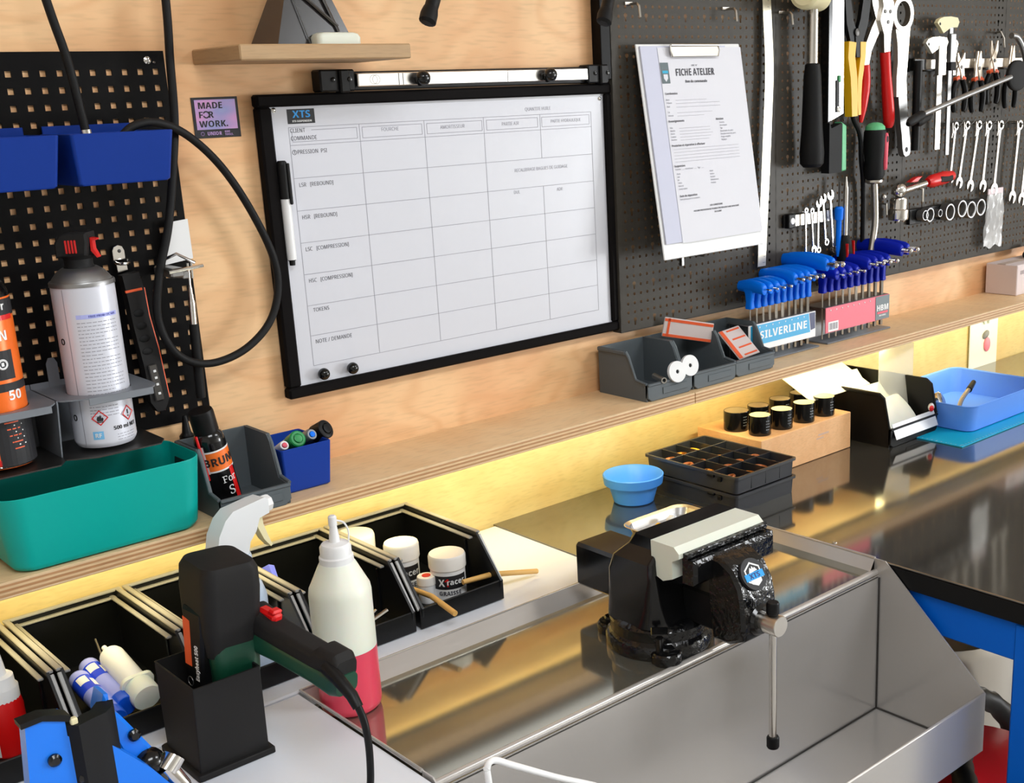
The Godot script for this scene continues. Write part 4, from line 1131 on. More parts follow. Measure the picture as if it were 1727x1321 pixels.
	t = thing("pegboard_hook", "empty bright hook on the dark board above the small pliers", "hook", V(2.36, 1.622, 0.02))
	s = Shape.new(); s.tube([V(0.012, 0.012, 0), V(-0.004, 0.013, 0.012), V(-0.006, 0.013, 0.02), V(-0.006, 0.0, 0.028), V(-0.007, -0.018, 0.03)], 0.0022, 8); put("wire", s, M.satin, t)
	# bow saw pointing into the picture from the right
	t = thing("hacksaw", "grey bow saw frame slanting across the calipers from a dark round end", "saw", V(0, 0, 0))
	s = Shape.new(); s.tube([V(2.004, 1.4845, 0.09), V(2.16, 1.516, 0.09), V(2.313, 1.5455, 0.09)], 0.0052, 10); put("frame_bar", s, M.zinc, t)
	s = Shape.new(); s.tube([V(1.957, 1.469, 0.09), V(1.966, 1.473, 0.09), V(2.0, 1.484, 0.09), V(2.006, 1.486, 0.09)], [0.0045, 0.0085, 0.0085, 0.006], 12); put("handle", s, M.rubber, t)
	s = Shape.new(); s.at(V(2.345, 1.548, 0.085), V(90, 0, 10)); s.lathe([Vector2(0.026, -0.006), Vector2(0.03, -0.003), Vector2(0.03, 0.004), Vector2(0.026, 0.007)], 30); put("round_end", s, M.black_rough, t)
	s = Shape.new(); s.tube(smooth([V(2.318, 1.625, 0.085), V(2.34, 1.622, 0.085), V(2.362, 1.603, 0.085), V(2.38, 1.575, 0.085)], 4), 0.006, 10); put("upper_bow", s, M.zinc, t)

	# spanners on hooks
	var ws := [[2.2015, 1.459, 2.1885, 1.350], [2.244, 1.459, 2.2205, 1.337], [2.289, 1.458, 2.263, 1.327], [2.327, 1.456, 2.312, 1.322], [2.374, 1.455, 2.358, 1.311], [2.452, 1.452, 2.434, 1.288], [2.492, 1.448, 2.475, 1.28]]
	var nth := ["first", "second", "third", "fourth", "fifth", "sixth", "last"]
	for i in 7:
		var e = ws[i]
		var d := Vector2(e[2] - e[0], e[3] - e[1])
		combo_wrench(d.length() + 0.008, 0.0072 + 0.0004 * i, M.satin, false, "combination wrench hung on a hook, %s of the long row from the left" % nth[i], V(e[0], e[1] + 0.004, 0.038), V(0, 0, rad_to_deg(atan2(d.x, -d.y))), "hanging combination wrenches")
		t = thing("pegboard_hook", "small wire hook holding the %s hanging combination wrench" % nth[i], "hook", V(e[0], e[1] - 0.004, 0.02), Vector3.ZERO, "hooks of the hanging wrenches")
		s = Shape.new(); s.tube([V(0, 0.002, 0), V(0, 0, 0.026), V(0.003, 0.006, 0.031), V(0.006, 0.012, 0.033)], 0.0014, 6); put("wire", s, M.zinc, t)
		s = Shape.new(); s.tube([V(-0.017, 0.006, 0.002), V(-0.017, 0.006, 0.022), V(-0.019, -0.012, 0.024), V(-0.0195, -0.022, 0.022)], 0.0016, 6); put("side_hook", s, M.satin, t)

	# ratchet head with extension and red handle
	t = thing("ratchet", "chrome ratchet with red and black handle lying across two hooks", "ratchet", V(1.997, 1.346, 0.05))
	s = Shape.new(); s.ball(V(-0.003, 0.0, 0), V(0.0165, 0.014, 0.014), 18); put("head", s, M.chrome, t)
	s = Shape.new(); s.tube([V(0.01, -0.003, 0), V(0.085, 0.006, 0)], 0.0062, 14); put("shaft", s, M.chrome, t)
	s = Shape.new(); s.tube([V(0.092, 0.007, 0), V(0.105, 0.008, 0), V(0.15, 0.012, 0), V(0.178, 0.014, 0)], [0.008, 0.0125, 0.013, 0.010], 14); put("handle", s, M.red, t)
	s = Shape.new(); s.box(V(0.143, 0.0105, 0.010), V(0.045, 0.012, 0.006), 0.002); put("black_inlay", s, M.black_rough, t)
	s = Shape.new(); s.prism(P([0.028, 0.012, 0.05, 0.02, 0.07, 0.021, 0.052, 0.011]), -0.006, 0.004, 0.001); put("red_lever", s, M.red, t)
	s = Shape.new(); s.tube([V(0.068, 0.0, -0.03), V(0.068, -0.004, 0.006), V(0.066, -0.028, 0.008)], 0.0022, 8); put("hook", s, M.satin, t)
	t = thing("socket", "large chrome socket below the ratchet head", "socket", V(1.993, 1.302, 0.05))
	s = Shape.new(); s.lathe([Vector2(0.0185, -0.012), Vector2(0.0195, -0.008), Vector2(0.0195, 0.007), Vector2(0.0165, 0.009), Vector2(0.0165, 0.026), Vector2(0.014, 0.03)], 24); put("body", s, M.chrome, t)
	s = Shape.new()
	for x in [-0.011, 0.008]: s.ball(V(x, -0.013, 0.006), 0.004, 10)
	put("ball_stop", s, M.satin, t)
	t = thing("pegboard_hook", "short bright twin hook left of the large chrome socket", "hook", V(1.958, 1.312, 0.02))
	s = Shape.new(); s.ball(V(0, 0.024, 0.02), 0.0055, 10); s.tube([V(0.004, 0.012, 0), V(0.004, 0.01, 0.024), V(0.003, -0.01, 0.026)], 0.002, 8); put("wire", s, M.satin, t)
	# sockets seen end-on on a dark rail
	t = thing("socket_rail", "dark rail on the board holding the row of sockets end-on", "rail", V(2.19, 1.2865, 0.02))
	s = Shape.new(); s.box(V(0, 0.0, 0.004), V(0.25, 0.03, 0.008), 0.001); put("bar", s, M.black, t)
	var so := [[2.094, 1.2885, 0.0105, "first"], [2.1105, 1.288, 0.0145, "second"], [2.1465, 1.288, 0.0078, "third, smallest"], [2.183, 1.2868, 0.0175, "fourth"], [2.228, 1.2895, 0.018, "fifth"], [2.263, 1.2845, 0.018, "sixth"], [2.3, 1.286, 0.018, "last"]]
	for e in so:
		var k := thing("socket", "bright open socket on the dark rail, %s from the left" % e[3], "socket", V(e[0], e[1], 0.028), V(90, 0, 0), "sockets on the dark rail")
		s = Shape.new(); s.lathe([Vector2(e[2] * 0.8, 0), Vector2(e[2], 0.002), Vector2(e[2], 0.016), Vector2(e[2] * 0.95, 0.0175), Vector2(e[2] * 0.8, 0.0175), Vector2(e[2] * 0.72, 0.016), Vector2(e[2] * 0.68, 0.004)], 22); put("body", s, M.zinc, k)
		s = Shape.new(); s.lathe([Vector2(e[2] * 0.7, 0.003), Vector2(e[2] * 0.7, 0.0065)], 18); put("bore", s, mat(col(84, 72, 54), 0.6, 0.2), k)
	# clear bag of parts
	t = thing("plastic_bag", "crumpled clear plastic bag hanging from a hook below the wrenches", "bag", V(2.368, 1.312, 0.038))
	s = Shape.new()
	var gx := 10
	var gy := 14
	var pt := func(i: int, j: int, f: float) -> Vector3:
		var u := float(i) / gx - 0.5
		var w := float(j) / gy
		return V(u * (0.058 + 0.014 * w) + 0.006 * w - 0.01 * w, -w * 0.115 + 0.004 * sin(u * 11), f * (0.006 * sin(w * PI) * cos(u * 2.6) + 0.0035 * sin(u * 23 + w * 9) * sin(w * PI * 0.9 + 0.2)))
	for f in [1.0, -1.0]:
		for i in gx:
			for j in gy:
				var q := [pt.call(i, j + 1, f), pt.call(i + 1, j + 1, f), pt.call(i + 1, j, f), pt.call(i, j, f)]
				if f > 0: s.quad(q[0], q[1], q[2], q[3])
				else: s.quad(q[3], q[2], q[1], q[0])
	put("film", s, M.bag, t, 25)
	s = Shape.new(); s.box(V(-0.002, 0.002, 0), V(0.06, 0.012, 0.003), 0.0008); put("header", s, mat(col(226, 206, 210), 0.5), t)

	# small magnetic strip and what hangs on it
	t = thing("magnetic_strip", "short bright magnetic bar with small spanners above the blue hex keys", "magnetic bar", V(0, 1.315, 0.02))
	s = Shape.new(); s.box(V(1.76, 0, 0.003), V(0.16, 0.022, 0.006), 0.001); put("back_rail", s, M.black, t)
	s = Shape.new(); s.box(V(1.77, 0, 0.0085), V(0.13, 0.0205, 0.005), 0.0008); put("magnet_face", s, M.satin, t)
	s = Shape.new(); s.box(V(1.695, 0, 0.007), V(0.02, 0.025, 0.012), 0.0015); var eb := put("end_block", s, M.black, t)
	s = Shape.new(); s.at(V(1.6955, 0, 0.013), V(90, 0, 0)); s.lathe([Vector2(0.006, 0), Vector2(0.005, 0.001)], 16); put("bolt", s, M.white, eb)
	var sw := [[1.725, 1.333, 1.7275, 1.243, false], [1.7415, 1.331, 1.749, 1.257, false], [1.762, 1.343, 1.762, 1.255, true], [1.774, 1.351, 1.785, 1.266, true], [1.795, 1.356, 1.808, 1.25, true]]
	for i in 5:
		var e = sw[i]
		var d := Vector2(e[2] - e[0], e[3] - e[1])
		combo_wrench(d.length() + 0.006, 0.0042 + 0.0004 * i, M.chrome, e[4], "small combination wrench on the short magnetic bar, %s from the left" % ["first", "second", "third", "fourth", "fifth"][i], V(e[0], e[1] + 0.003, 0.037), V(0, 0, rad_to_deg(atan2(d.x, -d.y))), "small wrenches on the short magnetic bar")
	t = thing("blue_driver", "small bright blue driver on the short magnetic bar beside the wrenches", "screwdriver", V(1.8195, 1.324, 0.04))
	s = Shape.new(); s.tube([V(0, 0.006, 0), V(0, 0.002, 0), V(0, -0.018, 0)], [0.006, 0.0085, 0.0075], 10); put("cap", s, M.key_blue, t)
	s = Shape.new(); s.tube([V(0, -0.016, 0), V(-0.001, -0.07, 0), V(-0.002, -0.085, 0)], [0.0052, 0.0048, 0.0025], 10); put("body", s, M.key_blue, t)
	s = Shape.new(); s.tube([V(0, 0.004, 0), V(0.001, 0.05, 0)], 0.0018, 8); put("tip", s, M.dark_steel, t)
	screwdriver("screwdriver", "screwdriver standing tip up with a black and red handle above the hex keys", V(1.8315, 1.383, 0.046), 0.11, 0.0042, true)
	# pink-black screwdriver pointing down, bent
	t = thing("screwdriver", "large black and pink screwdriver with a pale bent shank pointing down", "screwdriver", V(1.905, 1.466, 0.055))
	s = Shape.new(); s.lathe([Vector2(0.0135, -0.095), Vector2(0.0195, -0.085), Vector2(0.0185, -0.06), Vector2(0.021, -0.03), Vector2(0.0205, -0.008), Vector2(0.018, -0.003)], 20); put("handle", s, M.rubber, t)
	s = Shape.new(); s.lathe([Vector2(0.0185, -0.004), Vector2(0.0175, 0.002), Vector2(0.012, 0.007), Vector2(0.005, 0.009)], 20); put("end_cap", s, M.mint, t)
	s = Shape.new(); s.at(V(0.0065, -0.04, 0.0165), V(0, 6, 0)); s.prism(P([-0.0035, -0.036, 0.0035, -0.036, 0.007, 0.02, 0.004, 0.03, -0.002, 0.03, -0.005, 0.02]), -0.004, 0.006, 0.002); put("pink_inlay", s, M.pink, t)
	s = Shape.new(); s.at(V(0.0075, -0.021, 0.0226), V(0, 6, 0)); s.ball(Vector3.ZERO, V(0.0032, 0.006, 0.001), 10); put("hanging_hole", s, M.ink_black, t)
	s = Shape.new(); s.lathe([Vector2(0.0125, -0.101), Vector2(0.0165, -0.098), Vector2(0.0165, -0.094)], 18); put("collar", s, M.satin, t)
	s = Shape.new(); s.tube(smooth([V(0.001, -0.098, 0), V(0.005, -0.14, 0), V(0.006, -0.175, 0), V(0.0, -0.205, 0), V(-0.006, -0.23, 0)], 5), 0.0062, 12); put("shank", s, M.satin, t)

func pliers(x: float, y: float, open: bool, L: float, label: String):
	# small pliers, pivot at (x, y), nose up
	var t := thing("small_pliers", label, "pliers", V(x, y, 0.042), Vector3.ZERO, "small pliers on the magnetic bar")
	var o := 0.014 if open else 0.0045
	for g in [-1.0, 1.0]:
		var s := Shape.new()
		s.prism(outline([Vector2(g * 0.009, -0.026), Vector2(g * 0.004, -0.008), Vector2(-g * 0.003 if open else g * 0.003, 0.002), Vector2(g * o * 0.55, L * 0.5), Vector2(g * o * 0.75, L)], [0.0045, 0.0065, 0.0075, 0.005, 0.0012]), -0.003 if g < 0 else -0.001, 0.001 if g < 0 else 0.003, 0.0006)
		put("jaw", s, mat(col(228, 214, 196), 0.35, 0.6), t)
		s = Shape.new(); s.prism(outline([Vector2(g * 0.0095, -0.028), Vector2(g * 0.0125, -0.021)], [0.006, 0.006]), -0.0045, 0.0045, 0.001); put("red_collar", s, M.orange_strip, t)
		s = Shape.new(); s.tube(smooth([V(g * 0.0095, -0.026, 0), V(g * 0.021, -0.048, 0), V(g * 0.021, -0.072, 0), V(g * 0.017, -0.088, 0)], 4), [0.0048, 0.0056, 0.006, 0.006, 0.0062, 0.0062, 0.006, 0.006, 0.006, 0.0058, 0.0056, 0.005, 0.004], 10); put("handle", s, M.black, t)
	var p := Shape.new(); p.at(V(0, -0.003, 0.003), V(90, 0, 0)); p.lathe([Vector2(0.0038, 0), Vector2(0.0034, 0.0012)], 12); put("pivot", p, M.dark_steel, t)

func screwdriver(called: String, label: String, at: Vector3, L: float, r: float, up: bool):
	var t := thing(called, label, "screwdriver", at)
	var s := Shape.new(); s.lathe([Vector2(r, -L), Vector2(r, -0.02), Vector2(r * 0.8, -0.016), Vector2(r * 0.35, 0.0)], 14); put("shank", s, M.satin, t)
	s = Shape.new(); s.lathe([Vector2(0.012, -L - 0.075), Vector2(0.016, -L - 0.06), Vector2(0.0145, -L - 0.03), Vector2(0.012, -L - 0.006), Vector2(r * 1.6, -L + 0.004)], 18); put("handle", s, M.rubber, t)
	s = Shape.new(); s.at(V(0.008, -L - 0.04, 0.01)); s.prism(P([-0.003, -0.03, 0.004, -0.03, 0.002, 0.034, 0.0, 0.034]), -0.004, 0.005, 0.001); s.at(V(-0.0085, -L - 0.04, 0.009)); s.prism(P([-0.003, -0.03, 0.003, -0.03, 0.001, 0.03, -0.001, 0.03]), -0.004, 0.005, 0.001)
	put("red_inlay", s, M.red, t)

func pick_bin(called: String, label: String, at: Vector3, turn: Vector3, w: float, d: float, h: float, lip: float, m: Material, group := "", open := 0.6) -> Node3D:
	# open-fronted stacking bin: back left corner at -w/2, 0, 0; front at z = d; the sides slope down to the front lip
	var t := thing(called, label, "storage bin", at, turn, group)
	var k := 0.0025
	var side := P([0, 0, d, 0, d + 0.004, lip, min(d * (open + 0.2), d), lip + 0.004, min(d * (open + 0.06), d * 0.95), h - 0.008, d * open, h, 0, h])
	for g in [-1.0, 1.0]:
		var s := Shape.new(); s.at(V(g * (w / 2 - k / 2), 0, 0), V(0, -90, 0)); s.prism(side, -k / 2, k / 2)
		var wall := put("side_wall", s, m, t)
		s = Shape.new()
		s.at(V(g * (w / 2 + 0.0005), h - 0.003, (d * open) / 2)); s.box(Vector3.ZERO, V(0.005, 0.006, d * open), 0.001)
		s.at(V(g * (w / 2 + 0.0005), 0, 0))
		s.tube([V(0, h - 0.002, d * open), V(0, h - 0.01, min(d * (open + 0.06), d * 0.95)), V(0, lip + 0.006, min(d * (open + 0.2), d)), V(0, lip + 0.002, d + 0.002)], 0.0022, 8)
		put("rim", s, m, wall)
	var s2 := Shape.new(); s2.box(V(0, h / 2, k / 2), V(w - k, h, k), 0.0006); put("back_wall", s2, m, t)
	s2 = Shape.new(); s2.box(V(0, k / 2, d / 2), V(w - k, k, d - 0.001), 0.0005); put("floor_plate", s2, m, t)
	s2 = Shape.new()
	s2.at(V(0, 0, d)); s2.prism(P([-w / 2, 0.006, -w / 2 + 0.008, 0, w / 2 - 0.008, 0, w / 2, 0.006, w / 2, lip, -w / 2, lip]), -0.001, 0.004, 0.001)
	s2.at(V(0, lip, d + 0.003)); s2.box(Vector3.ZERO, V(w, 0.004, 0.006), 0.001)
	put("front_lip", s2, m, t)
	s2 = Shape.new(); s2.box(V(w * 0.1, lip * 0.5, d + 0.0045), V(w * 0.55, lip * 0.42, 0.0016), 0.0006); put("label_ledge", s2, m, t)
	return t

func shelf_things():
	var s: Shape
	var t: Node3D
	var y := 1.0892
	# teal tub
	t = thing("storage_tub", "large teal plastic tub with rounded rim and handle hole, left on the shelf", "tub", V(0.4245, y, 0.0775), V(0, 0, 0))
	s = Shape.new()
	var hx := 0.1035
	var hz := 0.055
	var r := 0.022
	s.loft([rr(hx - 0.014, hz - 0.014, r - 0.006, 0, 8), rr(hx - 0.006, hz - 0.006, r - 0.002, 0.002, 8), rr(hx - 0.002, hz - 0.002, r, 0.008, 8), rr(hx + 0.007, hz + 0.004, r + 0.006, 0.0815, 8), rr(hx + 0.0064, hz + 0.0034, r + 0.006, 0.083, 8), rr(hx + 0.0055, hz + 0.0026, r + 0.006, 0.082, 8), rr(hx - 0.004, hz - 0.004, r, 0.006, 8)])
	put("body", s, M.teal, t)
	s = Shape.new(); s.at(V(hx + 0.0028, 0.062, 0), V(0, 0, -7.0)); s.box(Vector3.ZERO, V(0.0012, 0.013, 0.04), 0.0004); put("handle_hole", s, M.ink_black, t)
	# bottles behind the tub
	t = thing("dropper_bottle", "small black dropper bottle with a nozzle between tub and cleaner bottle", "bottle", V(0.5665, y, 0.0155))
	s = Shape.new(); s.lathe([Vector2(0.0115, 0), Vector2(0.0125, 0.003), Vector2(0.0125, 0.058), Vector2(0.009, 0.07), Vector2(0.009, 0.078), Vector2(0.0055, 0.082), Vector2(0.003, 0.1), Vector2(0.002, 0.103)], 20); put("body", s, M.black, t)
	t = thing("cleaner_bottle", "black bottle with orange label leaning in the grey bin on the left shelf", "bottle", V(0.581, 1.0955, 0.073), V(3, 0, 10.5))
	s = Shape.new(); s.lathe([Vector2(0.0165, 0), Vector2(0.018, 0.003), Vector2(0.018, 0.078), Vector2(0.0165, 0.086), Vector2(0.0125, 0.0905)], 30); put("body", s, M.black_gloss, t)
	s = Shape.new(); s.lathe([Vector2(0.013, 0.089), Vector2(0.0145, 0.091), Vector2(0.0145, 0.114), Vector2(0.0135, 0.117)], 26); put("cap", s, M.black, t)
	s = Shape.new(); s.lathe([Vector2(0.01815, 0.045), Vector2(0.01815, 0.069)], 30, false, false); put("orange_label", s, M.orange, t)
	s = Shape.new(); s.lathe([Vector2(0.0183, 0.0685), Vector2(0.0183, 0.0705)], 30, false, false); s.lathe([Vector2(0.0183, 0.0435), Vector2(0.0183, 0.0455)], 30, false, false)
	s.at(V(0, 0.02, 0.0), V(0, 6, 0)); s.mesh(words("For", 0.008, 400, true, 1, "Droid Serif"), T(V(0.002, 0.012, 0.0003)), 0.0182); s.mesh(words("S", 0.011, 400, true, 1, "Droid Serif"), T(V(0.001, -0.003, 0.0003)), 0.0182)
	put("white_print", s, M.white, t, 0)
	s = Shape.new(); s.at(Vector3.ZERO, V(0, 2, 0)); s.mesh(words("BRUNOX", 0.0098, 800, false, 1), T(V(0.006, 0.0565, 0.0004)), 0.0182); put("lettering", s, M.ink_black, t, 0)
	s = Shape.new(); s.tube([V(-0.017, 0.035, 0.0085), V(-0.0172, 0.092, 0.009)], 0.0017, 8); put("red_straw", s, M.red, t)
	s = Shape.new(); s.at(Vector3.ZERO, V(0, 42, 0)); arc_patch(s, 0.0184, -0.35, 0.05, 0.02, 0.05); put("red_stripe", s, M.red, t, 0)
	s = Shape.new(); s.at(Vector3.ZERO, V(0, -58, 0)); arc_patch(s, 0.0184, -0.2, 0.12, 0.06, 0.035); put("side_label", s, M.white, t, 0)
	# grey bin and blue box with markers
	pick_bin("grey_bin", "grey open-fronted bin on the left shelf holding the black cleaner bottle", V(0.5905, y, 0.0305), Vector3.ZERO, 0.088, 0.098, 0.079, 0.024, M.grey_plastic)
	t = thing("blue_box", "blue plastic box on the shelf holding four felt markers, right of the grey bin", "box", V(0.6765, y, 0.062))
	put("body", tub(0.0305, 0.036, 0.034, 0.0405, 0.057, 0.003, 0.002), M.blue_box, t)
	var mk := [[0.658, 0.0665, 0.0062, "white marker with a pale pink end in the blue box", M.white, M.pink, 0.0], [0.677, 0.071, 0.0105, "green capped marker in the blue box", M.green, M.green, 0.0], [0.694, 0.072, 0.0072, "grey marker with a blue end in the blue box", M.holder_grey, M.key_blue, 6.0], [0.7085, 0.0745, 0.0122, "thick grey marker with a black cap sticking out of the blue box", M.holder_grey, M.black, 24.0]]
	for e in mk:
		var k := thing("marker_pen", e[3], "marker", V(e[0], y + e[1] - 0.022, 0.058), V(62, e[6], 0), "markers in the blue box")
		s = Shape.new(); s.lathe([Vector2(e[2] * 0.9, -0.035), Vector2(e[2] * 0.9, 0.012)], 18); put("barrel", s, M.white if e[6] == 0.0 else e[4], k)
		s = Shape.new(); s.lathe([Vector2(e[2], 0.008), Vector2(e[2], 0.026), Vector2(e[2] * 0.85, 0.0275), Vector2(e[2] * 0.6, 0.0275), Vector2(e[2] * 0.55, 0.0262)], 20); put("cap", s, e[5] if e[6] > 20 or e[5] == M.green else e[4], k)
		s = Shape.new(); s.lathe([Vector2(e[2] * 0.5, 0.0255), Vector2(e[2] * 0.5, 0.0285), Vector2(e[2] * 0.4, 0.029)], 14); put("end_button", s, e[5], k)

	# grey bins with washers and strips
	var a := pick_bin("grey_bin", "grey bin on the right shelf with two big white washers on its front", V(1.290, y, 0.012), Vector3.ZERO, 0.098, 0.105, 0.074, 0.026, M.grey_plastic, "row of grey bins on the right shelf")
	pick_bin("grey_bin", "grey bin of the right shelf, second of the row, empty looking", V(1.3925, y, 0.012), Vector3.ZERO, 0.098, 0.105, 0.074, 0.026, M.grey_plastic, "row of grey bins on the right shelf")
	pick_bin("grey_bin", "grey bin of the right shelf with orange and white strips in it", V(1.495, y, 0.008), Vector3.ZERO, 0.098, 0.105, 0.074, 0.026, M.grey_plastic, "row of grey bins on the right shelf")
	for e in [[1.302, 1.1265, 0.121, "left, lower"], [1.335, 1.13, 0.117, "right"]]:
		t = thing("washer", "large white washer with a dark hole on the grey bin, the %s one" % e[3], "washer", V(e[0], e[1], e[2]), V(78, 0, 6), "white washers on the grey bin")
		s = Shape.new(); s.pipe(0.0165, 0.0032, 0, 0.005, 30); put("disc", s, M.white, t)
		s = Shape.new(); s.lathe([Vector2(0.0033, 0.001), Vector2(0.0033, 0.003)], 14); put("dark_bore", s, M.ink_black, t)
	t = thing("small_tube", "small steel tube lying beside the white washers in the grey bin", "tube", V(1.274, 1.119, 0.12), V(90, 0, 20))
	s = Shape.new(); s.pipe(0.0048, 0.003, -0.03, 0.006, 16); put("tube", s, M.satin, t)
	var st := [[V(1.405, 1.168, 0.05), V(0, -30, -12), 0.085, 0.032, "orange and white plastic strip packet lying across the grey bins"], [V(1.505, 1.133, 0.072), V(-48, -8, 8), 0.05, 0.062, "orange and white strip packet standing in the last grey bin"]]
	for e in st:
		t = thing("strip_packet", e[4], "packet", e[0], e[1], "orange and white strip packets")
		s = Shape.new(); s.box(Vector3.ZERO, V(e[2], e[3], 0.003), 0.001); put("sleeve", s, mat(col(214, 200, 196), 0.35), t)
		s = Shape.new()
		if e[2] > e[3]:
			for q in [-0.013, 0.012]: s.box(V(0, q, 0.0017), V(e[2] * 0.98, 0.0045, 0.0006), 0)
			s.box(V(-0.034, 0, 0.0017), V(0.004, 0.03, 0.0006), 0)
		else:
			for q in [-0.026, -0.01, 0.008, 0.026]: s.box(V(0.006, q, 0.0017), V(0.03, 0.003, 0.0006), 0)
			s.box(V(-0.02, 0, 0.0017), V(0.008, 0.06, 0.0006), 0)
		put("orange_bands", s, M.orange_strip, t, 0)

	# two hex key racks
	rack(0, V(1.548, 0, 0.06), 0.0172, M.key_blue)
	rack(1, V(1.747, 0, 0.06), 0.0202, M.key_navy)

	t = thing("parcel_box", "pale pinkish cardboard box at the far right end of the plywood shelf", "box", V(2.47, y, 0.045), V(0, 0, 0))
	s = Shape.new(); s.box(V(0, 0.033, 0), V(0.15, 0.066, 0.075), 0.0015); put("carton", s, M.card, t)
	s = Shape.new(); s.box(V(-0.048, 0.049, 0.0377), V(0.028, 0.008, 0.0004), 0); put("printed_label", s, mat(col(170, 158, 158), 0.8), t)
	s = Shape.new(); s.box(V(0, 0.0664, 0), V(0.15, 0.0004, 0.02), 0); put("tape", s, mat(col(206, 188, 176), 0.4), t)
	t = thing("clamp", "dark clamp with a red collar lying on the pale cardboard box", "clamp", V(2.512, y + 0.075, 0.04), V(0, 20, 0))
	s = Shape.new(); s.tube([V(-0.02, 0, 0), V(0.03, 0.004, 0)], 0.008, 10); put("body", s, M.black, t)
	s = Shape.new(); s.tube([V(-0.01, 0.012, 0.004), V(0.02, 0.016, 0.004)], 0.005, 10); put("red_collar", s, M.red, t)

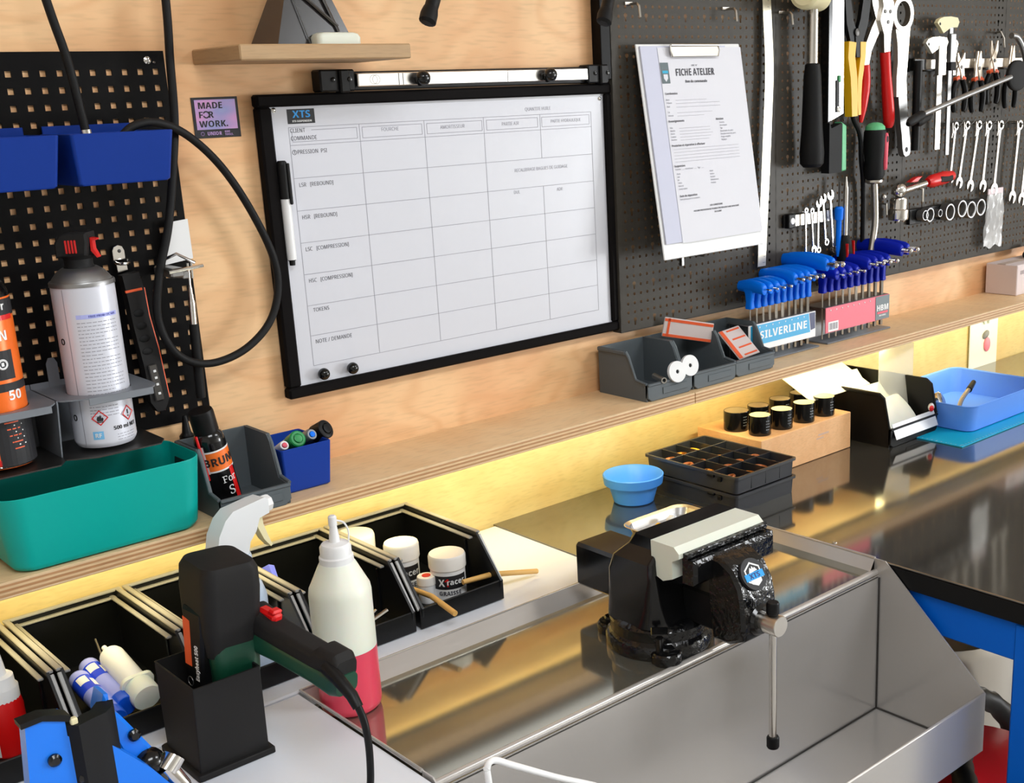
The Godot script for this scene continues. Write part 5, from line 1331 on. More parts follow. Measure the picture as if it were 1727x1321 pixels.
func rack(kind: int, at: Vector3, pitch: float, m: Material):
	var y := 1.0892
	var a := kind == 0
	var t := thing("hex_key_stand", "hex key stand with a %s" % ("cyan and white sign" if a else "pink and grey sign"), "tool stand", V(at.x + pitch * 4.5, y, at.z - 0.012), Vector3.ZERO, "hex key stands on the right shelf")
	var w := 0.182 if a else 0.196
	var s := Shape.new(); s.box(V(0.006, 0.0015, -0.002), V(w, 0.003, 0.056), 0.001); put("foot", s, M.holder_grey, t)
	s = Shape.new(); s.box(V(0.006, 0.033, -0.029), V(w, 0.062, 0.002), 0.0006); put("back_sheet", s, M.zinc, t)
	var off := -0.004 if a else 0.008
	s = Shape.new(); s.box(V(off * 0.5, 0.0665, -0.004), V(w, 0.0014, 0.05), 0.0004); put("top_sheet", s, M.zinc, t)
	s = Shape.new(); s.box(V(off * 0.5, 0.0435, 0.0215), V(w, 0.0465, 0.002), 0.0006); var box := put("sign_plate", s, M.white if a else mat(col(232, 110, 128), 0.5), t)
	var z := 0.0229
	if a:
		s = Shape.new(); s.prism(P([-w / 2 + 0.003, 0.031, w / 2 - 0.018, 0.031, w / 2 - 0.022, 0.065, -w / 2 + 0.003, 0.065]), z - 0.0008, z); put("cyan_print", s, M.label_cyan, box, 0)
		s = Shape.new(); s.prism(P([w / 2 - 0.016, 0.034, w / 2 - 0.004, 0.036, w / 2 - 0.004, 0.065, w / 2 - 0.02, 0.065]), z - 0.0008, z); put("navy_print", s, M.label_navy, box, 0)
		s = Shape.new(); s.mesh(words("SILVERLINE", 0.0135, 800, true, 1), T(V(0.0, 0.0465, z), Vector3.ZERO, V(1.25, 1, 1)))
		for k in 9: s.prism(P([-0.0835 + k * 0.0172, 0.062, -0.082 + k * 0.0172, 0.059, -0.0805 + k * 0.0172, 0.062]), z - 0.0002, z + 0.0003)
		put("lettering", s, M.white, box, 0)
	else:
		s = Shape.new(); s.box(V(w / 2 - 0.018, 0.0435, z), V(0.044, 0.0445, 0.0006), 0); put("grey_print", s, M.label_grey, box, 0)
		s = Shape.new(); s.mesh(words("HBM", 0.011, 800, false, 1), T(V(w / 2 - 0.018, 0.0435, z + 0.0004), Vector3.ZERO, V(1.1, 1, 1))); s.box(V(-w / 2 + 0.026, 0.031, z), V(0.03, 0.018, 0.0005), 0)
		s.mesh(words("MACHINES", 0.003, 700, false, 1), T(V(w / 2 - 0.018, 0.029, z + 0.0004)))
		for k in 8: s.prism(P([-0.0815 + k * 0.0172, 0.062, -0.08 + k * 0.0172, 0.059, -0.0785 + k * 0.0172, 0.062]), z - 0.0002, z + 0.0003)
		put("lettering", s, M.white, box, 0)
		s = Shape.new()
		for k in 9: s.box(V(-w / 2 + 0.0145 + k * 0.0028, 0.0315, z + 0.0004), V(0.0008 + 0.0006 * (k % 3), 0.012, 0.0003), 0)
		put("barcode", s, M.ink_soft, box, 0)
		s = Shape.new(); s.box(V(w / 2 - 0.018, 0.0345, z + 0.0006), V(0.034, 0.004, 0.0004), 0); put("red_print", s, M.pink, box, 0)
	var sizes := ["thinnest", "second thinnest", "third thinnest", "fourth thinnest", "fifth thinnest", "fifth thickest", "fourth thickest", "third thickest", "second thickest", "thickest"]
	for i in 10:
		var big := 0 if i < 4 else (1 if i < 8 else 2)
		var L: float = [0.058, 0.08, 0.108][big]
		var H: float = [0.047, 0.057, 0.074][big]
		var rad := 0.0013 + 0.00032 * i
		var k := thing("hex_key", "%s hex key with a %s handle in the stand with the %s" % [sizes[i], "bright blue" if a else "dark blue", "cyan sign" if a else "pink sign"], "hex key", V(at.x + pitch * i, y + 0.004, at.z), Vector3.ZERO, "bright blue hex keys" if a else "dark blue hex keys")
		s = Shape.new(); s.tube([V(0, 0.004, 0), V(0, 0.098, 0)], rad, 6 if i > 5 else 8); put("stem", s, M.satin, k)
		var y0 := 0.0895
		s = Shape.new()                                                       # the T: a sleeve that flares into a bar along z
		s.loft([rr(0.0058, 0.006, 0.003, y0, 3), rr(0.0064, 0.0068, 0.003, y0 + 0.002, 3), rr(0.0052, 0.0062, 0.003, y0 + 0.012, 3), rr(0.0056, 0.008, 0.003, y0 + H - 0.02, 3), rr(0.0066, L * 0.22, 0.004, y0 + H - 0.013, 3)])
		put("sleeve", s, m, k)
		s = Shape.new()
		var rings := []
		for e in [[-0.5, 0.0045, 0.0], [-0.47, 0.0066, 0.001], [-0.3, 0.0078, 0.002], [0.0, 0.0086, 0.003], [0.25, 0.0083, 0.002], [0.43, 0.0078, 0.0], [0.49, 0.0068, -0.0015], [0.5, 0.0055, -0.0015]]:
			var ring := PackedVector3Array()
			for q in 12:
				var an := TAU * q / 12.0
				ring.append(V(cos(an) * min(e[1], 0.0083) * 0.97, y0 + H - 0.0105 + e[2] + sin(an) * e[1] * [1.3, 1.45, 1.55][big], e[0] * L + 0.004))
			rings.append(ring)
		s.loft(rings); put("t_bar", s, m, k)
		s = Shape.new(); s.tube([V(0, y0 + H - 0.0105, L * 0.5), V(0, y0 + H - 0.011, L * 0.5 + 0.012 + rad * 2.0)], rad, 8); s.ball(V(0, y0 + H - 0.011, L * 0.5 + 0.014 + rad * 2.0), rad * 1.25, 10); put("short_end", s, M.chrome, k)

func bench():
	var s: Shape
	var t := thing("workbench_top", "white laminate bench top on the left under the black bins and heat gun", "worktop", V(0, 0.885, 0))
	s = Shape.new(); s.box(V(-0.07, 0, 0.09), V(2.26, 0.03, 0.27), 0.002); put("back_board", s, M.worktop, t)
	s = Shape.new(); s.box(V(-0.3165, 0, 0.625), V(1.767, 0.03, 0.79), 0.002); put("front_board", s, M.worktop, t)
	# stainless drip sink let into the bench
	t = thing("steel_sink", "brushed stainless drip tray with a deep trough in front and sloping end panels", "sink", V(0, 0, 0))
	s = Shape.new(); s.box(V(0.951, 0.8845, 0.359), V(0.746, 0.0015, 0.236), 0); put("drip_surface", s, M.tray_top, t)
	s = Shape.new()                                                             # upturned borders
	s.quad(V(0.569, 0.903, 0.474), V(0.582, 0.885, 0.474), V(0.582, 0.885, 0.248), V(0.569, 0.903, 0.23))
	s.quad(V(0.569, 0.903, 0.23), V(0.582, 0.885, 0.25), V(1.322, 0.885, 0.25), V(1.333, 0.903, 0.23))
	s.quad(V(1.322, 0.885, 0.474), V(1.333, 0.903, 0.474), V(1.333, 0.903, 0.23), V(1.322, 0.885, 0.248))
	s.tube([V(0.569, 0.9025, 0.474), V(0.569, 0.9025, 0.23), V(1.333, 0.9025, 0.23), V(1.333, 0.9025, 0.474)], 0.0022, 8)
	put("raised_border", s, M.steel, t)
	s = Shape.new(); s.tube([V(0.57, 0.8825, 0.4765), V(1.3315, 0.8825, 0.4765)], 0.0048, 12); put("rolled_edge", s, M.steel, t)
	s = Shape.new(); s.box(V(0.951, 0.7755, 0.4815), V(0.761, 0.207, 0.0015), 0); put("back_panel", s, M.steel, t)
	s = Shape.new(); s.box(V(0.951, 0.6715, 0.567), V(0.761, 0.0015, 0.172), 0); put("trough_floor", s, M.steel, t)
	s = Shape.new(); s.box(V(0.951, 0.714, 0.653), V(0.764, 0.084, 0.0015), 0); s.tube([V(0.57, 0.756, 0.6515), V(1.3335, 0.756, 0.6515)], 0.0022, 10); put("front_lip", s, M.steel, t)
	for x in [0.57, 1.3325]:
		s = Shape.new(); s.at(V(x, 0, 0), V(0, -90, 0)); s.prism(P([0.474, 0.9025, 0.492, 0.9025, 0.6535, 0.757, 0.6535, 0.671, 0.474, 0.671]), -0.0009, 0.0009); put("end_panel", s, M.steel, t, 0)
	for e in [[V(0.572, 0.6735, 0.4835), V(1.33, 0.6735, 0.4835)], [V(1.3305, 0.674, 0.4835), V(1.3305, 0.876, 0.4835)], [V(1.3305, 0.6735, 0.484), V(1.3305, 0.6735, 0.651)], [V(0.572, 0.6735, 0.651), V(1.33, 0.6735, 0.651)]]:
		s = Shape.new(); s.tube(e, 0.0013, 6); put("weld_seam", s, M.dark_steel, t)
	s = Shape.new(); s.box(V(0.951, 0.8775, 0.4826), V(0.755, 0.0012, 0.0008), 0); put("folded_seam", s, M.dark_steel, t)
	# bent white wire
	t = thing("wire_rack", "white bent wire handle standing in the steel trough at the bottom of the view", "rack", V(0, 0, 0))
	s = Shape.new(); s.tube(smooth([V(0.575, 0.676, 0.59), V(0.5745, 0.8, 0.597), V(0.5625, 0.945, 0.597), V(0.562, 0.959, 0.5965), V(0.566, 0.9645, 0.596), V(0.574, 0.9625, 0.596), V(0.59, 0.951, 0.596), V(0.64, 0.916, 0.596), V(0.72, 0.86, 0.592), V(0.76, 0.8, 0.588), V(0.764, 0.676, 0.586)], 5), 0.0033, 10); put("wire", s, M.white, t)

	# squeeze bottle with pink fluid
	t = thing("squeeze_bottle", "translucent squeeze bottle half full of pink fluid on the steel tray", "bottle", V(0.6075, 0.8865, 0.275))
	s = Shape.new(); s.lathe([Vector2(0.03, 0), Vector2(0.0335, 0.0035), Vector2(0.0345, 0.009), Vector2(0.0345, 0.074)], 40); put("fluid_body", s, M.fluid, t)
	s = Shape.new(); s.lathe([Vector2(0.0345, 0.0741), Vector2(0.0345, 0.139), Vector2(0.0335, 0.146), Vector2(0.031, 0.151), Vector2(0.0205, 0.173), Vector2(0.0175, 0.177), Vector2(0.0165, 0.178)], 40); put("clear_body", s, M.milky, t)
	s = Shape.new(); s.lathe([Vector2(0.0188, 0.175), Vector2(0.0188, 0.182), Vector2(0.0172, 0.1835), Vector2(0.0172, 0.193), Vector2(0.0148, 0.1965), Vector2(0.0068, 0.1985)], 28); put("screw_cap", s, M.white, t)
	s = Shape.new(); s.lathe([Vector2(0.0062, 0.1975), Vector2(0.0054, 0.206), Vector2(0.0038, 0.218), Vector2(0.0036, 0.224)], 16); s.lathe([Vector2(0.0048, 0.217), Vector2(0.0046, 0.227), Vector2(0.003, 0.2285)], 14); s.tube(smooth([V(0.004, 0.222, 0.002), V(0.01, 0.219, 0.006), V(0.0135, 0.209, 0.008), V(0.0125, 0.197, 0.008)], 4), 0.0011, 6); put("nozzle", s, M.white, t)

	# blue clamp in the corner
	t = thing("stand_clamp", "bright blue metal clamp head with black rubber jaws in the lower left corner", "clamp", V(0.29, 0.9, 0.36))
	s = Shape.new(); s.prism(P([-0.052, 0.05, -0.044, 0.147, -0.012, 0.143, -0.012, 0.122, 0.022, 0.1, 0.054, 0.062, 0.075, 0.03, 0.075, 0.0, -0.052, 0.0]), -0.004, 0.012, 0.002); put("blue_plate", s, M.tool_blue, t)
	s = Shape.new(); s.prism(P([0.024, 0.12, 0.03, 0.138, 0.034, 0.137, 0.034, 0.122, 0.042, 0.112, 0.085, 0.034, 0.085, 0.0, 0.06, 0.0]), -0.034, -0.008, 0.003); put("blue_arm", s, M.tool_blue, t)
	s = Shape.new(); s.prism(outline([Vector2(-0.048, 0.146), Vector2(-0.03, 0.147), Vector2(-0.016, 0.142), Vector2(-0.008, 0.138)], [0.0025, 0.0025, 0.003, 0.0025]), -0.002, 0.014, 0.001); put("rubber_edge", s, M.rubber, t)
	s = Shape.new(); s.at(V(0.0, 0.0, 0.0), V(-90, 0, 0))
	s.prism(outline([Vector2(-0.01, -0.004), Vector2(-0.002, -0.012), Vector2(0.008, -0.008), Vector2(0.018, -0.006), Vector2(0.026, 0.002), Vector2(0.03, 0.01)], [0.006, 0.008, 0.008, 0.0085, 0.009, 0.007]), 0.06, 0.132, 0.002); put("rubber_jaw", s, M.rubber, t)
	s = Shape.new(); s.at(V(-0.005, 0.133, 0.012), Vector3.ZERO); s.box(Vector3.ZERO, V(0.006, 0.009, 0.006), 0.001); put("white_tab", s, M.cream, t)
	for e in [[-0.026, 0.105, 0.012], [-0.004, 0.079, 0.012], [0.05, 0.09, -0.008]]:
		s = Shape.new(); s.at(V(e[0], e[1], e[2]), V(90, 0, 0)); s.lathe([Vector2(0.0058, 0), Vector2(0.0058, 0.003), Vector2(0.0036, 0.005)], 16); put("bolt", s, M.black_gloss, t)
	t = thing("quick_release", "chrome quick-release lever with black knob in front of the heat gun stand", "lever", V(0.362, 0.902, 0.352))
	s = Shape.new(); s.ball(V(-0.012, 0.054, 0), V(0.015, 0.015, 0.015), 18); s.tube([V(-0.012, 0.05, 0), V(-0.012, 0.0, 0)], 0.012, 14); put("knob", s, M.black_gloss, t)
	s = Shape.new(); s.tube([V(-0.002, 0.046, 0.012), V(0.009, 0.056, 0.008)], 0.0105, 14); s.tube([V(0.0, 0.048, 0.01), V(0.01, 0.03, 0.02), V(0.012, 0.0, 0.03)], [0.009, 0.0065, 0.005], 12); put("lever", s, M.chrome, t)
	s = Shape.new(); s.at(V(-0.006, 0.043, 0.0145), V(75, 0, 0)); s.lathe([Vector2(0.005, 0), Vector2(0.0045, 0.003), Vector2(0.002, 0.0035)], 6); put("bolt", s, M.dark_steel, t)

func bins():
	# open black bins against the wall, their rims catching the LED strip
	var xs := [0.2685, 0.4075, 0.5465, 0.6865, 0.826]
	var what := ["at the left edge holding a red bottle", "holding a syringe and blue tubes", "behind the heat gun with a spray bottle in it", "behind the squeeze bottle with a blue stick in it", "holding white grease jars and wooden sticks"]
	var s: Shape
	var t: Node3D
	for i in 5:
		t = thing("open_bin", "black open-topped bin %s" % what[i], "storage bin", V(xs[i], 0.9005, -0.03), Vector3.ZERO, "black open bins along the bench")
		var w := 0.1365
		var h := 0.0845
		var d := 0.222
		var side := P([0, 0.003, d, 0.0, d + 0.003, 0.028, d - 0.046, h, 0, h])
		for g in [-1.0, 1.0]:
			s = Shape.new(); s.at(V(g * (w / 2 - 0.006), 0, 0), V(0, -90, 0)); s.prism(side, -0.0015, 0.0015); var wall := put("side_wall", s, M.bin_black, t)
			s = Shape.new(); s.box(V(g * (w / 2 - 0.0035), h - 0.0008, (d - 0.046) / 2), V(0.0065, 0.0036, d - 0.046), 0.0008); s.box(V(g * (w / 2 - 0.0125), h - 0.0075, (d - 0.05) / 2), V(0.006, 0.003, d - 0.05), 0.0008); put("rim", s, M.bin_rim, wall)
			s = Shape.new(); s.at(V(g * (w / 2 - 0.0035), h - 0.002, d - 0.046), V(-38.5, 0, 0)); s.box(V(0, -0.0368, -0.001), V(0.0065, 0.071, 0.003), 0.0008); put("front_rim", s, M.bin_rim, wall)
			s = Shape.new(); s.box(V(g * (w / 2 - 0.0085), 0.036, d - 0.07), V(0.004, 0.066, 0.004), 0.001); put("guide_rib", s, M.bin_black, wall)
		s = Shape.new(); s.box(V(0, h / 2, 0.0015), V(w - 0.01, h, 0.003), 0.0006); put("back_wall", s, M.bin_black, t)
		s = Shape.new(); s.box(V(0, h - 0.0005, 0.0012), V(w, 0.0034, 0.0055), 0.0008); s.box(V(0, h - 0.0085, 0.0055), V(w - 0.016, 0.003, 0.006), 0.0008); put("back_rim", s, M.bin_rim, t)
		s = Shape.new(); s.box(V(0, 0.0015, d / 2), V(w - 0.012, 0.003, d), 0.0006); put("floor_plate", s, M.bin_black, t)
		s = Shape.new(); s.box(V(0, 0.0145, d), V(w - 0.004, 0.028, 0.0035), 0.001); put("front_lip", s, M.bin_black, t)
	# first bin: red bottle
	t = thing("red_bottle", "red bottle with a white pump cap in the leftmost black bin", "bottle", V(0.288, 0.9036, 0.125))
	s = Shape.new(); s.lathe([Vector2(0.018, 0), Vector2(0.02, 0.003), Vector2(0.02, 0.052), Vector2(0.018, 0.062)], 28); put("body", s, M.red, t)
	s = Shape.new(); s.lathe([Vector2(0.0182, 0.06), Vector2(0.018, 0.074), Vector2(0.0155, 0.077), Vector2(0.015, 0.086), Vector2(0.0125, 0.088)], 26); s.lathe([Vector2(0.0095, 0.087), Vector2(0.006, 0.113), Vector2(0.0045, 0.1155)], 20); put("white_cap", s, M.white, t)
	s = Shape.new(); s.at(Vector3.ZERO, V(0, -55, 0)); arc_patch(s, 0.0202, -0.7, 0.25, 0.025, 0.044); put("white_label", s, M.white, t, 0)
	# second bin: syringe and tubes
	t = thing("syringe", "large clear plastic syringe lying in the black bin beside blue tubes", "syringe", V(0.4195, 0.949, 0.068), V(106, 3, 0))
	s = Shape.new(); s.lathe([Vector2(0.003, -0.013), Vector2(0.0033, -0.004), Vector2(0.006, 0.0), Vector2(0.0125, 0.003), Vector2(0.0142, 0.008), Vector2(0.0142, 0.066)], 28); put("barrel", s, M.milky2, t)
	s = Shape.new(); s.loft([rr(0.0185, 0.0155, 0.009, 0.066, 5), rr(0.0185, 0.0155, 0.009, 0.071, 5)]); s.lathe([Vector2(0.0155, 0.07), Vector2(0.0165, 0.072), Vector2(0.0165, 0.09), Vector2(0.0155, 0.093)], 26); put("flange", s, M.milky, t)
	s = Shape.new()
	for k in 6: s.at(Vector3.ZERO, V(0, 100, 0)); arc_patch(s, 0.01435, -0.3, 0.3 if k % 2 else 0.6, 0.018 + k * 0.009, 0.0008)
	put("graduation", s, M.ink_soft, t, 0)
	for e in [[0.382, 0.931, 0.068, 2.0, "left one by the rubber jaw"], [0.400, 0.934, 0.05, 2.0, "right, against the syringe"]]:
		t = thing("blue_tube", "clear and blue tube in the black bin, %s" % e[4], "tube", V(e[0], e[1], e[2]), V(99, e[3], 0), "blue labelled tubes")
		s = Shape.new(); s.lathe([Vector2(0.006, -0.006), Vector2(0.011, 0.0), Vector2(0.0118, 0.004), Vector2(0.0118, 0.082), Vector2(0.010, 0.086)], 24); put("body", s, mat(col(150, 160, 232), 0.18), t)
		s = Shape.new(); s.lathe([Vector2(0.01195, 0.012), Vector2(0.01195, 0.042)], 24, false, false); put("blue_label", s, mat(col(28, 66, 214), 0.25), t)
		s = Shape.new(); s.at(Vector3.ZERO, V(0, 200, 0)); arc_patch(s, 0.0121, -0.5, 0.45, 0.022, 0.014); s.at(Vector3.ZERO, V(0, 150, 0)); arc_patch(s, 0.0121, -0.3, 0.2, 0.03, 0.016); put("white_print", s, M.white, t, 0)
		s = Shape.new(); s.lathe([Vector2(0.0115, 0.084), Vector2(0.0125, 0.086), Vector2(0.0125, 0.098), Vector2(0.0115, 0.1)], 24); put("blue_cap", s, mat(col(10, 82, 206), 0.35), t)
	t = thing("cable_pick", "thin grey rod leaning in the black bin behind the blue tubes", "rod", V(0.419, 0.906, 0.09))
	s = Shape.new(); s.tube([V(-0.01, 0, 0.02), V(0.006, 0.04, -0.08)], 0.0013, 6); put("rod", s, M.zinc, t)
	# third bin: trigger spray bottle
	t = thing("spray_bottle", "white translucent trigger spray bottle standing behind the heat gun", "spray bottle", V(0.549, 0.9036, 0.152))
	s = Shape.new(); s.lathe([Vector2(0.026, 0), Vector2(0.028, 0.003), Vector2(0.028, 0.1), Vector2(0.024, 0.114), Vector2(0.0155, 0.122), Vector2(0.0145, 0.125)], 30); put("body", s, mat(col(196, 214, 236), 0.3), t)
	s = Shape.new(); s.lathe([Vector2(0.0165, 0.124), Vector2(0.0165, 0.148), Vector2(0.0155, 0.151)], 26); put("collar", s, mat(col(200, 216, 232), 0.3), t)
	s = Shape.new(); s.X = Transform3D(Basis.from_euler(V(0, 0.2, 0)).scaled_local(V(0.82, 1, 1)), V(-0.002, 0.148, 0))
	s.prism(P([-0.016, 0.0, 0.013, 0.002, 0.018, 0.016, 0.03, 0.026, 0.038, 0.04, 0.055, 0.042, 0.056, 0.058, 0.05, 0.062, -0.004, 0.058, -0.018, 0.05, -0.031, 0.034, -0.036, 0.018, -0.036, 0.008, -0.026, 0.006]), -0.0115, 0.0115, 0.004); put("spray_head", s, M.milky2, t)
	s = Shape.new(); s.X = Transform3D(Basis.from_euler(V(0, 0.2, 0)).scaled_local(V(0.82, 1, 1)), V(-0.002, 0.148, 0)); s.prism(outline([Vector2(0.041, 0.042), Vector2(0.043, 0.028), Vector2(0.05, 0.012), Vector2(0.058, 0.0)], [0.006, 0.005, 0.004, 0.0015]), -0.006, 0.006, 0.002); put("trigger", s, M.cream, t)
	s = Shape.new(); s.at(V(0.0435, 0.198, -0.0095), V(0, 11, 90)); s.lathe([Vector2(0.0095, -0.008), Vector2(0.0105, -0.005), Vector2(0.0105, 0.007)], 8); put("nozzle", s, M.white, t)
	t = thing("cloth", "white and light blue folded wipe lying in the black bin behind the heat gun handle", "cloth", V(0.592, 0.934, 0.125), V(20, 12, -8))
	s = Shape.new(); s.box(V(0, 0, 0), V(0.03, 0.02, 0.09), 0.006); put("white_fold", s, mat(col(226, 228, 250), 0.7), t)
	s = Shape.new(); s.box(V(0.013, 0.002, 0.012), V(0.02, 0.018, 0.085), 0.006); put("blue_fold", s, mat(col(96, 190, 226), 0.7), t)
	# fourth bin
	t = thing("blue_stick", "flat violet-blue plastic stick leaning in the bin behind the squeeze bottle", "tool", V(0, 0, 0))
	s = Shape.new(); s.tube([V(0.632, 0.906, 0.09), V(0.6415, 0.978, 0.03)], 0.0085, 4); put("bar", s, mat(col(104, 116, 232), 0.4), t)
	t = thing("s_hook", "bent chrome wire hook in the bin just right of the squeeze bottle", "hook", V(0, 0, 0))
	s = Shape.new(); s.tube(smooth([V(0.672, 0.945, 0.16), V(0.683, 0.948, 0.155), V(0.69, 0.938, 0.165), V(0.694, 0.93, 0.172), V(0.712, 0.936, 0.168)], 5), 0.0022, 8); s.tube([V(0.697, 0.9285, 0.178), V(0.722, 0.936, 0.178)], 0.003, 8); put("wire", s, M.chrome, t)
	# fifth bin: jars and sticks
	var jars := [[0.845, 0.9036, 0.135, 0.0245, 0.062, "white grease jar with a black and red label, front of the bin of jars", true], [0.8145, 0.9036, 0.073, 0.0235, 0.07, "white labelled jar at the back of the bin of jars", true], [0.815, 0.9036, 0.128, 0.0125, 0.036, "small white jar with a red dot on its lid", false], [0.776, 0.9036, 0.02, 0.026, 0.08, "plain white jar in the back left corner of the bin of jars", false]]
	for e in jars:
		t = thing("jar", e[5], "jar", V(e[0], e[1], e[2]), Vector3.ZERO, "white jars in the last black bin")
		var r: float = e[3]
		var h: float = e[4]
		s = Shape.new(); s.lathe([Vector2(r * 0.9, 0), Vector2(r * 0.95, 0.002), Vector2(r * 0.95, h * 0.7)], 32); put("body", s, M.white, t)
		s = Shape.new(); s.lathe([Vector2(r, h * 0.69), Vector2(r * 1.02, h * 0.71), Vector2(r * 1.02, h * 0.95), Vector2(r * 0.96, h), Vector2(r * 0.3, h * 1.005)], 32); put("lid", s, mat(col(238, 234, 228), 0.3), t)
		if e[6]:
			s = Shape.new(); s.at(Vector3.ZERO, V(0, -30, 0)); arc_patch(s, r * 0.96, -1.1, 1.1, h * 0.44, h * 0.3); put("label", s, M.ink_black, t, 0)
			s = Shape.new(); s.at(Vector3.ZERO, V(0, -30, 0)); s.mesh(words("X", h * 0.16, 800, true, 1), T(V(-0.011, h * 0.44, 0.0005)), r * 0.955); s.mesh(words("racer", h * 0.12, 800, true, 1), T(V(0.0085, h * 0.45, 0.0005)), r * 0.955); put("lettering", s, M.white, t, 0)
			s = Shape.new(); s.at(Vector3.ZERO, V(0, -30, 0)); s.mesh(words("1", h * 0.17, 800, true, 1), T(V(-0.0035, h * 0.44, 0.0005)), r * 0.955); put("red_figure", s, M.red, t, 0)
			s = Shape.new(); s.at(Vector3.ZERO, V(0, -30, 0)); s.mesh(words("GRAISSE", h * 0.09, 700, false, 1), T(V(0, h * 0.2, 0.0004)), r * 0.955); put("grey_lettering", s, M.ink, t, 0)
		elif r < 0.02:
			s = Shape.new(); s.lathe([Vector2(0.006, h * 1.0), Vector2(0.0058, h * 1.03)], 16); put("red_dot", s, M.red, t)
	t = thing("wooden_stick", "wooden spatula stick sticking out to the right of the jar bin", "stick", V(0, 0, 0), Vector3.ZERO, "wooden sticks in the jar bin")
	s = Shape.new(); s.tube([V(0.845, 0.932, 0.168), V(0.89, 0.9305, 0.172), V(0.97, 0.9095, 0.168)], [0.0035, 0.0038, 0.0036], 10); put("stick", s, M.stick, t)
	t = thing("wooden_stick", "wooden spatula stick poking forward over the jar bin's front lip", "stick", V(0, 0, 0), Vector3.ZERO, "wooden sticks in the jar bin")
	s = Shape.new(); s.tube([V(0.795, 0.925, 0.12), V(0.7905, 0.9315, 0.175), V(0.789, 0.924, 0.228)], [0.0035, 0.0038, 0.0038], 10); put("stick", s, M.stick, t)

